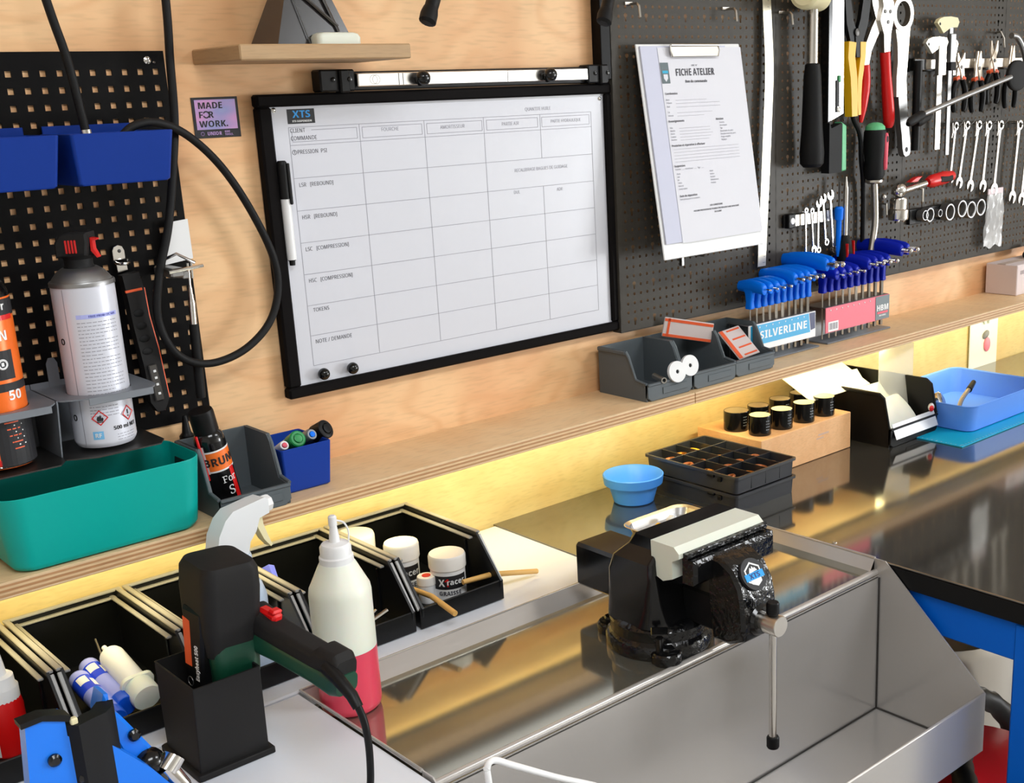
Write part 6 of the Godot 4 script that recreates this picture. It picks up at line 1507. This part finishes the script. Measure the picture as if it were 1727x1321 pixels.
func heat_gun():
	var s: Shape
	var t := thing("gun_stand", "tapered square black stand on the white bench top holding the heat gun", "stand", V(0.4445, 0.9005, 0.283))
	s = Shape.new()
	s.loft([rr(0.0375, 0.0405, 0.002, 0.004, 2), rr(0.036, 0.0465, 0.002, 0.1, 2), rr(0.034, 0.0445, 0.002, 0.1, 2), rr(0.0355, 0.0385, 0.002, 0.008, 2)])
	put("cup", s, M.black_rough, t, 25)
	s = Shape.new(); s.loft([rr(0.042, 0.0465, 0.003, 0, 2), rr(0.042, 0.0465, 0.003, 0.005, 2), rr(0.041, 0.0455, 0.003, 0.0062, 2)]); put("foot_plate", s, M.black_rough, t)
	t = thing("heat_gun", "black and green heat gun with red switch resting nose down in its stand", "heat gun", V(0.463, 0.997, 0.284), V(2, 0, -3))
	s = Shape.new()
	s.loft([rr(0.026, 0.03, 0.012, 0.018, 5), rr(0.03, 0.034, 0.013, 0.045, 5), rr(0.0315, 0.0355, 0.013, 0.085, 5), rr(0.0305, 0.0345, 0.013, 0.106, 5), rr(0.027, 0.031, 0.013, 0.1135, 5), rr(0.02, 0.024, 0.012, 0.115, 5)])
	put("motor_housing", s, M.black_rough, t)
	s = Shape.new(); s.loft([rr(0.021, 0.023, 0.01, -0.05, 5, Vector2(0.004, 0.002)), rr(0.025, 0.028, 0.011, -0.005, 5, Vector2(0.004, 0.002)), rr(0.0265, 0.0305, 0.012, 0.022, 5, Vector2(0.002, 0.002)), rr(0.025, 0.029, 0.012, 0.036, 5, Vector2(0.002, 0.002))]); put("green_lower_housing", s, M.dark_green, t)
	s = Shape.new(); s.at(V(-0.0265, 0.022, 0.004), V(0, -84, 0)); s.prism(P([-0.02, -0.062, 0.008, -0.062, 0.016, 0.022, 0.016, 0.045, -0.02, 0.045]), -0.012, 0.0065, 0.003); put("side_panel", s, M.black, t)
	s = Shape.new(); s.at(V(-0.0265, 0.022, 0.004), V(0, -84, 0)); s.prism(P([-0.018, -0.018, -0.006, -0.018, -0.0055, 0.032, -0.018, 0.034]), 0.006, 0.0069); put("red_stripe", s, M.orange_strip, t, 0)
	s = Shape.new(); s.at(V(-0.0265, 0.022, 0.004), V(0, -84, 0)); s.mesh(words("Easyheat 500", 0.0062, 700, true, 1), T(V(0.004, -0.012, 0.0068), V(0, 0, 90), V(0.72, 1, 1))); put("lettering", s, M.white, t, 0)
	s = Shape.new(); s.at(V(-0.0338, -0.014, -0.006), V(0, -84, 0)); s.ring(Vector3.ZERO, V(0, 0, 1), 0.0048, 0.0008, 18, 6); put("round_mark", s, M.zinc, t)
	var hd := V(0.053, 0.03, 0.138) - V(0.03, 0.04, 0.012)                     # handle axis, towards the camera
	var hb := Basis.looking_at(-hd.normalized(), Vector3.UP)
	var hl := hd.length()
	s = Shape.new(); s.X = Transform3D(hb * Basis(V(1, 0, 0), V(0, 0, 1), V(0, -1, 0)), V(0.03, 0.038, 0.012))
	var o := func(y: float, hx: float, h0: float, h1: float) -> PackedVector3Array: return rr(hx, (h1 - h0) / 2, min(hx, (h1 - h0) / 2) * 0.65, y, 4, Vector2(0, -(h0 + h1) / 2))
	s.loft([o.call(0.0, 0.016, -0.026, 0.004), o.call(hl * 0.35, 0.0145, -0.024, 0.002), o.call(hl * 0.8, 0.0145, -0.025, 0.001), o.call(hl * 1.02, 0.016, -0.027, 0.0), o.call(hl * 1.1, 0.0135, -0.024, -0.003)]); put("green_grip", s, M.dark_green, t)
	s = Shape.new(); s.X = Transform3D(hb * Basis(V(1, 0, 0), V(0, 0, 1), V(0, -1, 0)), V(0.03, 0.038, 0.012))
	s.loft([o.call(0.0, 0.0165, -0.004, 0.022), o.call(hl * 0.3, 0.015, -0.006, 0.015), o.call(hl * 0.8, 0.0145, -0.008, 0.012), o.call(hl * 0.86, 0.0155, -0.008, 0.019), o.call(hl * 1.04, 0.015, -0.008, 0.0185), o.call(hl * 1.09, 0.013, -0.008, 0.012)]); put("black_grip", s, M.black_rough, t)
	s = Shape.new(); s.X = Transform3D(hb, V(0.03, 0.038, 0.012)); s.box(V(0.002, 0.0165, 0.022), V(0.013, 0.012, 0.028), 0.003); s.box(V(0.002, 0.0235, 0.03), V(0.012, 0.005, 0.01), 0.0018); put("red_switch", s, M.red, t)
	# mains lead
	t = thing("power_cord", "black mains lead running from the heat gun handle down over the white bench", "cord", V(0, 0, 0))
	s = Shape.new(); s.tube([V(0.5035, 1.024, 0.424), V(0.5055, 1.016, 0.442), V(0.5085, 1.004, 0.46), V(0.5095, 0.994, 0.468)], [0.0072, 0.0068, 0.006, 0.0052], 14); put("strain_relief", s, M.black, t)
	s = Shape.new(); s.tube(smooth([V(0.5093, 0.997, 0.4665), V(0.511, 0.98, 0.474), V(0.5115, 0.955, 0.477), V(0.5095, 0.925, 0.478), V(0.504, 0.909, 0.482), V(0.494, 0.9045, 0.495), V(0.47, 0.9045, 0.54), V(0.43, 0.9045, 0.66)], 6), 0.0036, 10); put("lead", s, M.black, t)

func vise():
	var s: Shape
	var t := thing("bench_vise", "glossy black bench vise with a round logo sticker bolted on the steel tray", "vise", V(0.971, 0.8855, 0.408))
	s = Shape.new(); s.lathe([Vector2(0.0675, 0), Vector2(0.068, 0.002), Vector2(0.068, 0.014), Vector2(0.064, 0.019), Vector2(0.062, 0.021), Vector2(0.0625, 0.034), Vector2(0.058, 0.039), Vector2(0.05, 0.042)], 48)
	for a in [128.0, 8.0, 248.0]:
		s.at(V(cos(deg_to_rad(a)) * 0.066, 0, sin(deg_to_rad(a)) * 0.066), V(0, -a, 0)); s.lathe([Vector2(0.0185, 0), Vector2(0.019, 0.002), Vector2(0.019, 0.011), Vector2(0.0165, 0.014)], 24)
	put("swivel_base", s, M.cast, t)
	for a in [128.0, 8.0, 248.0]:
		s = Shape.new(); s.at(V(cos(deg_to_rad(a)) * 0.067, 0.014, sin(deg_to_rad(a)) * 0.067)); s.lathe([Vector2(0.0105, 0), Vector2(0.0105, 0.004), Vector2(0.0085, 0.006)], 6); put("base_bolt", s, M.black_gloss, t)
	s = Shape.new(); s.at(V(-0.045, 0.028, 0.045), V(20, -45, 0)); s.tube([V(0, -0.012, 0.012), V(0, 0.016, 0.012)], 0.005, 10); s.box(V(0, 0.018, 0.006), V(0.02, 0.005, 0.014), 0.001); put("swivel_lock", s, M.black_gloss, t)
	s = Shape.new(); s.loft([rr(0.052, 0.05, 0.03, 0.038, 6, Vector2(-0.004, -0.002)), rr(0.048, 0.044, 0.018, 0.06, 6, Vector2(-0.004, -0.002)), rr(0.046, 0.04, 0.008, 0.1, 6, Vector2(-0.004, 0.0)), rr(0.05, 0.034, 0.006, 0.12, 6, Vector2(0.0, 0.004)), rr(0.073, 0.026, 0.004, 0.135, 6, Vector2(0.036, 0.012)), rr(0.073, 0.0165, 0.003, 0.15, 6, Vector2(0.036, 0.0145))]); put("fixed_jaw", s, M.black_gloss, t)
	s = Shape.new(); s.box(V(0.026, 0.062, -0.09), V(0.066, 0.06, 0.12), 0.004); put("slide_housing", s, M.black_gloss, t)
	s = Shape.new(); s.box(V(0.022, 0.06, 0.06), V(0.042, 0.046, 0.16), 0.003); put("slide_bar", s, M.black, t)
	s = Shape.new()
	s.at(V(-0.005, 0, 0), V(0, -90, 0))                                             # profile in z, y
	s.prism(P([0.092, 0.03, 0.118, 0.03, 0.138, 0.039, 0.143, 0.058, 0.141, 0.088, 0.137, 0.105, 0.125, 0.124, 0.105, 0.135, 0.088, 0.135, 0.086, 0.08]), -0.057, 0.0, 0.004)
	put("moving_jaw", s, M.cast, t)
	s = Shape.new(); s.prism(P([-0.034, 0.106, 0.108, 0.106, 0.108, 0.136, -0.034, 0.136]), 0.075, 0.096, 0.004); s.prism(P([-0.034, 0.137, 0.108, 0.137, 0.108, 0.143, -0.034, 0.143]), 0.074, 0.084, 0.001); put("jaw_head", s, M.cast, t)
	var W := Transform3D(Basis.from_euler(V(deg_to_rad(58), 0, 0)), V(0.0235, 0.1155, 0.1335))   # logo sticker
	s = Shape.new(); s.X = W; s.lathe([Vector2(0.0195, -0.003), Vector2(0.0195, 0.0008)], 32); put("logo_sticker", s, M.ink_black, t)
	# the sticker's plane: its normal is the lathe's y axis
	var K := Transform3D(W.basis * Basis(V(1, 0, 0), V(0, 0, -1), V(0, 1, 0)), W.origin)
	s = Shape.new(); s.X = K
	for k in 6:
		if k == 3: continue
		var a0 := PI / 2 + k * PI / 3
		var a1 := a0 + PI / 3
		s.quad(V(cos(a0), sin(a0), 0) * 0.0125 + V(0, 0, 0.001), V(cos(a0), sin(a0), 0) * 0.0148 + V(0, 0, 0.001), V(cos(a1), sin(a1), 0) * 0.0148 + V(0, 0, 0.001), V(cos(a1), sin(a1), 0) * 0.0125 + V(0, 0, 0.001))
	s.prism(P([-0.007, 0.002, -0.003, 0.0085, -0.001, 0.006, 0.001, 0.0095, 0.003, 0.006, 0.0045, 0.0075, 0.0075, 0.003]), 0.0008, 0.0012)
	s.prism(P([-0.009, -0.006, 0.009, -0.006, 0.0085, -0.0105, 0.0, -0.0145, -0.0085, -0.0105]), 0.0008, 0.0012)
	put("white_mark", s, M.white, t, 0)
	s = Shape.new(); s.X = K; s.box(V(0, -0.002, 0.0011), V(0.031, 0.0085, 0.0006), 0); put("blue_bar", s, mat(col(0, 152, 226), 0.35), t, 0)
	s = Shape.new(); s.X = K; s.mesh(words("XTS", 0.0058, 800, true, 1), T(V(0, -0.002, 0.0015), Vector3.ZERO, V(1.3, 1, 1))); put("logo_lettering", s, mat(col(20, 40, 110), 0.4), t, 0)
	# spindle and tommy bar
	s = Shape.new(); s.at(V(0.026, 0.06, 0.138), V(90, 0, 0)); s.lathe([Vector2(0.019, -0.004), Vector2(0.0195, 0.004), Vector2(0.0165, 0.008)], 28); put("spindle_collar", s, M.black_gloss, t)
	s = Shape.new(); s.at(V(0.026, 0.06, 0.138), V(90, 0, 0)); s.lathe([Vector2(0.0105, 0.004), Vector2(0.0105, 0.014), Vector2(0.0128, 0.0155), Vector2(0.0128, 0.033), Vector2(0.012, 0.0345)], 28); put("spindle_head", s, M.satin, t)
	s = Shape.new(); s.tube([V(0.026, 0.076, 0.161), V(0.025, -0.09, 0.161)], 0.0047, 14); var bar := put("tommy_bar", s, M.chrome, t)
	for y in [-0.1, 0.073]:
		s = Shape.new(); s.at(V(0.0255, y, 0.161)); s.lathe([Vector2(0.0068, 0), Vector2(0.0078, 0.002), Vector2(0.0078, 0.013), Vector2(0.0066, 0.015)], 18); put("bar_end_cap", s, M.black, bar)
	# soft jaw covers
	t = thing("jaw_pad", "pale off-white plastic soft jaw block clamped in the black vise", "jaw pad", V(1.005, 0.995, 0.4575))
	s = Shape.new(); s.at(V(-0.075, 0, 0), V(0, 90, 0)); s.prism(P([0.018, 0.0, 0.019, 0.041, -0.019, 0.041, -0.027, 0.034, -0.027, 0.028, -0.0155, 0.022, -0.0155, 0.0, 0.0, -0.006]), 0, 0.15, 0.0012)
	put("block", s, M.pad, t)

func table():
	var s: Shape
	var t := thing("steel_table", "steel-topped workbench on the right with black edge and blue frame", "workbench", V(0, 0, 0))
	s = Shape.new(); s.box(V(2.467, 0.8995, 0.364), V(2.266, 0.003, 0.82), 0.0008); s.box(V(1.197, 0.8995, 0.0895), V(0.273, 0.003, 0.279), 0); put("steel_top", s, M.steel_top, t)
	s = Shape.new(); s.box(V(2.467, 0.883, 0.364), V(2.264, 0.03, 0.818), 0.002); s.box(V(1.197, 0.883, 0.0885), V(0.27, 0.03, 0.275), 0.002); put("black_core", s, M.black, t)
	s = Shape.new(); s.box(V(1.357, 0.84, 0.34), V(0.03, 0.055, 0.72), 0.002); s.box(V(2.4, 0.84, 0.715), V(2.1, 0.055, 0.03), 0.002); put("blue_apron", s, M.frame_blue, t)
	for x in [1.366, 3.5]:
		s = Shape.new(); s.box(V(x, 0.434, 0.7225), V(0.052, 0.867, 0.075), 0.003); put("blue_leg", s, M.frame_blue, t)
	s = Shape.new()
	for e in [[0.852, 0.715], [0.834, 0.717]]:
		s.at(V(1.3395, e[0], e[1]), V(0, 0, 90)); s.lathe([Vector2(0.0045, -0.001), Vector2(0.004, 0.0025)], 10)
	put("bolt", s, M.black, t)
	s = Shape.new(); s.at(V(1.3465, 0.901, 0.394)); s.lathe([Vector2(0.0035, 0), Vector2(0.003, 0.0012), Vector2(0.0012, 0.0014)], 12); put("screw", s, M.satin, t)

	# wooden box with eight tins
	t = thing("wooden_box", "low pale wooden box on the steel table carrying eight black tins", "box", V(1.631, 0.901, 0.046))
	s = Shape.new(); s.box(V(0, 0.034, 0), V(0.251, 0.067, 0.148), 0.001); put("body", s, M.box_ply, t)
	s = Shape.new(); s.box(V(0.045, 0.044, 0.0741), V(0.03, 0.0035, 0.0002), 0); s.box(V(0.035, 0.0375, 0.0741), V(0.02, 0.0025, 0.0002), 0); put("faded_print", s, mat(col(206, 172, 152), 0.7), t, 0)
	var pos := [[1.5395, 0.088], [1.595, 0.0905], [1.654, 0.0925], [1.7115, 0.093], [1.5365, 0.037], [1.588, 0.043], [1.649, 0.042], [1.706, 0.042]]
	for i in 8:
		var back := i >= 4
		var k := thing("tin", "black tin with %s lid, %s from left in the %s row" % ["grey" if back else "pale green", ["first", "second", "third", "last"][i % 4], "back" if back else "front"], "tin", V(pos[i][0], 0.9687, pos[i][1]), Vector3.ZERO, "black tins on the wooden box")
		var r := 0.0225 if i == 4 else 0.0195
		s = Shape.new(); s.lathe([Vector2(r * 0.96, 0), Vector2(r, 0.002), Vector2(r, 0.033), Vector2(r * 0.98, 0.0345), Vector2(r * 0.93, 0.0345), Vector2(r * 0.93, 0.032)], 32, true, false); put("body", s, M.black_gloss, k)
		s = Shape.new(); s.lathe([Vector2(r * 0.94, 0.0325), Vector2(r * 0.94, 0.0343), Vector2(r * 0.3, 0.0345)], 28); put("lid", s, M.satin if back else mat(col(218, 222, 170), 0.4), k)
		s = Shape.new(); s.at(Vector3.ZERO, V(0, -8, 0)); can_print(s, r * 1.005, 0.026, 4, -0.15, 0.008, 0.005, 0.0016); put("print", s, M.holder_grey, k, 0)

	# black dispenser with clear bags
	var d := pick_bin("dispenser_bin", "big black open-fronted bin full of clear plastic bags on the steel table", V(1.872, 0.901, -0.046), Vector3.ZERO, 0.152, 0.222, 0.1, 0.034, M.black, "", 0.9)
	s = Shape.new(); s.at(V(0, 0.029, 0.2275), V(-22, 0, 0)); s.box(Vector3.ZERO, V(0.136, 0.03, 0.0012), 0.0004); put("silver_label", s, mat(col(206, 206, 208), 0.35, 0.3), d)
	s = Shape.new(); s.at(V(0.066, 0.048, 0.218), V(0, 25, 0)); s.ball(Vector3.ZERO, V(0.013, 0.0075, 0.006), 14); put("white_latch", s, M.milky2, d)
	s = Shape.new(); s.at(V(0.059, 0.0475, 0.2235)); s.ball(Vector3.ZERO, V(0.0055, 0.006, 0.004), 12); put("red_button", s, M.red, d)
	var bags := [[V(1.868, 0.962, 0.035), V(-16, 4, 0), V(0.132, 0.09, 0.005), "lying at the back"], [V(1.864, 0.952, 0.085), V(-22, -3, 0), V(0.128, 0.08, 0.005), "in the middle"], [V(1.868, 0.943, 0.135), V(-28, 3, 1), V(0.125, 0.07, 0.005), "nearest to the front"]]
	var film := mat(col(240, 240, 232), 0.28)
	film.subsurf_scatter_enabled = true
	film.subsurf_scatter_strength = 0.2
	for e in bags:
		t = thing("bag_bundle", "bundle of milky clear plastic bags in the black bin, %s" % e[3], "bags", e[0], e[1], "bag bundles in the black bin")
		s = Shape.new()
		var nx := 8
		var ny := 6
		var f := func(i: int, j: int, g: float) -> Vector3:
			var u := float(i) / nx - 0.5
			var w := float(j) / ny - 0.5
			return V(u * e[2].x, w * e[2].y, g * e[2].z + 0.004 * sin(u * 9 + e[0].z * 60) * (w + 0.5) - 0.02 * (w + 0.5) * (w + 0.5))
		for g in [1.0, -1.0]:
			for i in nx:
				for j in ny:
					if g > 0: s.quad(f.call(i, j, g), f.call(i + 1, j, g), f.call(i + 1, j + 1, g), f.call(i, j + 1, g))
					else: s.quad(f.call(i, j + 1, g), f.call(i + 1, j + 1, g), f.call(i + 1, j, g), f.call(i, j, g))
		for i in nx:
			s.quad(f.call(i, ny, 1.0), f.call(i + 1, ny, 1.0), f.call(i + 1, ny, -1.0), f.call(i, ny, -1.0)); s.quad(f.call(i, 0, -1.0), f.call(i + 1, 0, -1.0), f.call(i + 1, 0, 1.0), f.call(i, 0, 1.0))
		for j in ny:
			s.quad(f.call(nx, j, 1.0), f.call(nx, j, -1.0), f.call(nx, j + 1, -1.0), f.call(nx, j + 1, 1.0)); s.quad(f.call(0, j, -1.0), f.call(0, j, 1.0), f.call(0, j + 1, 1.0), f.call(0, j + 1, -1.0))
		put("sheets", s, film, t, 50)
	for e in [[V(1.775, 1.025, 0.025), V(-62, 8, -4), V(0.2, 0.13, 0.0), "large clear bag sheet draped over the left of the black bin", 0.6], [V(1.925, 0.985, 0.1), V(-8, -24, -5), V(0.075, 0.16, 0.0), "clear bag sheet standing upright at the right of the black bin", 0.35]]:
		t = thing("plastic_sheet", e[3], "bag", e[0], e[1])
		s = Shape.new(); s.box(Vector3.ZERO, V(e[2].x, e[2].y, 0.0012), 0)
		var mm := mat(Color(0.97, 0.97, 0.93, e[4]), 0.3)
		mm.transparency = BaseMaterial3D.TRANSPARENCY_ALPHA
		put("film", s, mm, t)

	# cutting mat and blue tray with tools
	t = thing("cutting_mat", "cyan cutting mat lying flat under the blue tray", "mat", V(2.09, 0.9011, 0.142))
	s = Shape.new(); s.box(V(0, 0.0012, 0), V(0.42, 0.0024, 0.268), 0.0006); put("sheet", s, M.cyan, t)
	s = Shape.new()
	for k in 26: s.box(V(-0.2055, 0.0025, 0.128 - k * 0.01), V(0.003 if k % 5 else 0.006, 0.0002, 0.0006), 0)
	for k in 40: s.box(V(-0.2 + k * 0.01, 0.0025, 0.1295), V(0.0006, 0.0002, 0.003 if k % 5 else 0.006), 0)
	put("printed_scale", s, M.white, t, 0)
	t = thing("plastic_tray", "deep light blue plastic tray holding black and steel tools on the cyan mat", "tray", V(2.095, 0.9037, 0.142))
	s = Shape.new(); s.loft([rr(0.128, 0.096, 0.02, 0, 6), rr(0.131, 0.099, 0.02, 0.002, 6), rr(0.14, 0.107, 0.024, 0.05, 6), rr(0.1415, 0.1085, 0.024, 0.0518, 6), rr(0.14, 0.107, 0.023, 0.0528, 6), rr(0.137, 0.104, 0.022, 0.051, 6), rr(0.128, 0.096, 0.019, 0.003, 6)]); put("body", s, M.tray_blue, t)
	t = thing("knob", "glossy black knob with a bright edge lying in the light blue tray", "knob", V(2.02, 0.935, 0.13), V(62, 30, 10))
	s = Shape.new(); s.lathe([Vector2(0.016, -0.014), Vector2(0.0175, -0.01), Vector2(0.0175, 0.012), Vector2(0.014, 0.014)], 24); put("body", s, M.black_gloss, t)
	s = Shape.new(); s.lathe([Vector2(0.0178, 0.008), Vector2(0.0178, 0.0125), Vector2(0.0145, 0.0145)], 24); put("bright_edge", s, M.chrome, t)
	t = thing("lever_tool", "curved steel lever lying behind the black knob in the blue tray", "tool", V(0, 0, 0))
	s = Shape.new(); s.tube(smooth([V(1.955, 0.922, 0.16), V(1.985, 0.945, 0.12), V(2.01, 0.951, 0.095), V(2.03, 0.938, 0.085)], 5), 0.006, 10); put("lever", s, M.satin, t)
	t = thing("slim_tool", "slim steel tool with a black tip lying along the front of the blue tray", "tool", V(0, 0, 0))
	s = Shape.new(); s.tube(smooth([V(1.985, 0.934, 0.2), V(2.04, 0.944, 0.175), V(2.1, 0.951, 0.155)], 4), 0.0045, 10); put("shank", s, M.satin, t)
	s = Shape.new(); s.tube([V(2.095, 0.95, 0.157), V(2.135, 0.956, 0.143)], [0.0062, 0.005], 10); put("black_tip", s, M.black, t)
	var bits := [[1.985, 0.918, 0.18, M.black, "black"], [2.0, 0.916, 0.205, M.chrome, "chrome"], [2.02, 0.916, 0.185, M.black_gloss, "glossy black"], [2.045, 0.915, 0.2, M.dark_steel, "dark steel"], [1.975, 0.915, 0.215, M.satin, "satin steel"]]
	for e in bits:
		t = thing("fitting", "small %s fitting in the near left corner of the blue tray" % e[4], "fitting", V(e[0], e[1], e[2]), V(70, 40 * bits.find(e), 0), "small fittings in the blue tray")
		s = Shape.new(); s.lathe([Vector2(0.006, -0.008), Vector2(0.0085, -0.006), Vector2(0.0085, 0.004), Vector2(0.006, 0.006), Vector2(0.0045, 0.012)], 12); put("body", s, e[3], t)

	# organisers
	for k in 2:
		t = thing("parts_organizer", "black compartment tray of rings, %s of the stack on the steel table" % ("upper" if k else "lower"), "organizer", V(1.4185, 0.901 + 0.0305 * k, 0.1035), Vector3.ZERO, "stacked compartment trays")
		s = Shape.new(); s.loft([rr(0.07, 0.099, 0.006, 0, 3), rr(0.0715, 0.1, 0.006, 0.0245, 3), rr(0.0745, 0.1035, 0.006, 0.025, 3), rr(0.0745, 0.1035, 0.006, 0.0292, 3), rr(0.0725, 0.1015, 0.005, 0.0296, 3), rr(0.0705, 0.0995, 0.005, 0.029, 3), rr(0.069, 0.098, 0.005, 0.003, 3)]); put("body", s, mat(col(50, 52, 58), 0.3), t)
		s = Shape.new(); s.box(V(-0.0735, 0.0225, 0.048), V(0.005, 0.005, 0.014), 0.001); s.box(V(-0.073, 0.019, 0.066), V(0.004, 0.007, 0.008), 0.001); put("latch", s, M.black, t)
		if k == 1:
			for i in [-1, 0, 1]:
				s = Shape.new(); s.box(V(i * 0.0348, 0.0155, 0), V(0.0014, 0.027, 0.2), 0.0003); put("divider", s, mat(col(40, 42, 46), 0.3), t)
				s = Shape.new(); s.box(V(0, 0.0155, i * 0.0495), V(0.141, 0.0268, 0.0014), 0.0003); put("divider", s, mat(col(40, 42, 46), 0.3), t)
	rng.seed = 41
	var proto := Shape.new(); proto.ring(Vector3.ZERO, V(0, 1, 0), 0.0085, 0.0026, 18, 6)
	var pm := proto.commit()
	for i in 4:
		for j in 4:
			if i == 3 and j == 0: continue
			var kind: int = [0, 0, 1, 0, 1, 0, 0, 1, 2, 1, 0, 0, 0, 1, 0, 0][(i * 4 + j) % 16]
			var where := "%s column, %s row of the upper black organizer" % [["left", "second", "third", "right"][i], ["back", "second", "third", "front"][j]]
			for q in 3:
				var o := MeshInstance3D.new()
				o.name = numbered("sealing_ring")
				o.mesh = pm
				o.material_override = [M.copper, M.brass, M.yellow][kind]
				o.position = V(1.4185 + (i - 1.5) * 0.0348 + rng.randf_range(-0.004, 0.004), 0.9415 + q * 0.0045, 0.1035 + (j - 1.5) * 0.0495 + rng.randf_range(-0.01, 0.01))
				o.rotation_degrees = V(rng.randf_range(-12, 12), 0, rng.randf_range(-12, 12))
				o.scale = Vector3.ONE * rng.randf_range(0.8, 1.15)
				add_child(o)
				tag(o, "%s %s ring of the pile, %s" % [["lowest", "middle", "topmost"][q], ["copper", "brass", "yellow"][kind], where], "ring", "rings in the black organizer")
	t = thing("bowl", "bright blue plastic bowl beside the black compartment trays", "bowl", V(1.285, 0.901, 0.035))
	s = Shape.new(); s.lathe([Vector2(0.03, 0), Vector2(0.033, 0.002), Vector2(0.041, 0.03), Vector2(0.048, 0.032), Vector2(0.05, 0.046), Vector2(0.0485, 0.0475), Vector2(0.0465, 0.046), Vector2(0.038, 0.03), Vector2(0.03, 0.003)], 40); put("body", s, M.bowl_blue, t)
	t = thing("metal_tray", "shallow rounded aluminium tray with small parts behind the vise", "tray", V(1.232, 0.901, 0.17))
	s = Shape.new(); s.loft([rr(0.058, 0.032, 0.016, 0, 6), rr(0.062, 0.036, 0.018, 0.010, 6), rr(0.068, 0.042, 0.022, 0.0125, 6), rr(0.069, 0.043, 0.022, 0.0135, 6), rr(0.068, 0.042, 0.022, 0.0142, 6), rr(0.0615, 0.0355, 0.018, 0.012, 6), rr(0.0575, 0.0315, 0.016, 0.0012, 6)]); put("body", s, mat(col(214, 214, 216), 0.25, 1.0), t)
	for e in [[1.203, 0.176, M.yellow, "yellow block lying in the aluminium tray"], [1.246, 0.158, M.white, "small white block lying in the aluminium tray"]]:
		t = thing("small_block", e[3], "part", V(e[0], 0.9085, e[1]), V(0, 25, 0), "")
		s = Shape.new(); s.box(Vector3.ZERO, V(0.026, 0.012, 0.018) if e[2] == M.yellow else V(0.014, 0.01, 0.01), 0.002); put("block", s, e[2], t)
	t = thing("pen", "slim grey pen lying in the aluminium tray", "pen", V(1.234, 0.908, 0.176), V(0, 12, 0))
	s = Shape.new(); s.tube([V(-0.03, 0, 0), V(0.03, 0.002, 0)], 0.0022, 8); put("barrel", s, M.holder_grey, t)
	# translucent sheet with pink mark under the shelf
	t = thing("parts_bag", "hanging translucent bag with a pink and grey part, under the shelf at far right", "bag", V(2.49, 0.97, -0.046))
	s = Shape.new(); s.box(V(0, 0, 0), V(0.12, 0.19, 0.003), 0.001); put("backing_card", s, mat(col(226, 228, 226), 0.5), t)
	s = Shape.new(); s.ball(V(0.012, -0.02, 0.003), V(0.013, 0.017, 0.005), 14); put("pink_part", s, mat(col(236, 128, 158), 0.5), t)
	s = Shape.new(); s.at(V(0.005, 0.004, 0.003), V(0, 0, 25)); s.ball(Vector3.ZERO, V(0.014, 0.0085, 0.005), 12); put("grey_part", s, mat(col(120, 122, 130), 0.5), t)
	s = Shape.new(); s.tube([V(-0.01, 0.05, 0.003), V(-0.004, 0.03, 0.004)], 0.002, 6); s.tube([V(0.012, 0.06, 0.003), V(0.013, 0.03, 0.004)], 0.0025, 6); put("thin_part", s, mat(col(180, 190, 190), 0.4), t)

func under_table():
	var s: Shape
	var t := thing("metal_drum", "shiny curved steel drum standing under the steel table", "drum", V(1.76, 0, 0.3))
	s = Shape.new(); s.lathe([Vector2(0.155, 0), Vector2(0.16, 0.01), Vector2(0.16, 0.3), Vector2(0.163, 0.31), Vector2(0.163, 0.325), Vector2(0.158, 0.33), Vector2(0.16, 0.345), Vector2(0.16, 0.6), Vector2(0.15, 0.62)], 48); put("shell", s, M.satin, t)
	t = thing("parts_crate", "orange-brown crate standing behind the drum under the table", "crate", V(2.02, 0, 0.05))
	put("body", tub(0.16, 0.08, 0.17, 0.09, 0.72, 0.01, 0.004), mat(col(186, 84, 30), 0.5), t)
	t = thing("round_bin", "red round bin with a thick black hose over it under the table corner", "bin", V(1.43, 0, 0.585))
	s = Shape.new(); s.lathe([Vector2(0.13, 0), Vector2(0.135, 0.01), Vector2(0.15, 0.5), Vector2(0.15, 0.56), Vector2(0.13, 0.575), Vector2(0.05, 0.58)], 40); put("body", s, mat(col(196, 24, 34), 0.4), t)
	t = thing("thick_hose", "thick ribbed black hose lying over the red bin under the table", "hose", V(0, 0, 0))
	var pts := smooth([V(1.25, 0.597, 0.72), V(1.36, 0.605, 0.61), V(1.46, 0.603, 0.55), V(1.58, 0.6, 0.5), V(1.68, 0.48, 0.52), V(1.70, 0.1, 0.56), V(1.70, 0.018, 0.57)], 8)
	var rad := []
	for i in pts.size(): rad.append(0.018 if i % 2 else 0.0155)
	s = Shape.new(); s.tube(pts, rad, 14); put("hose", s, M.black, t)
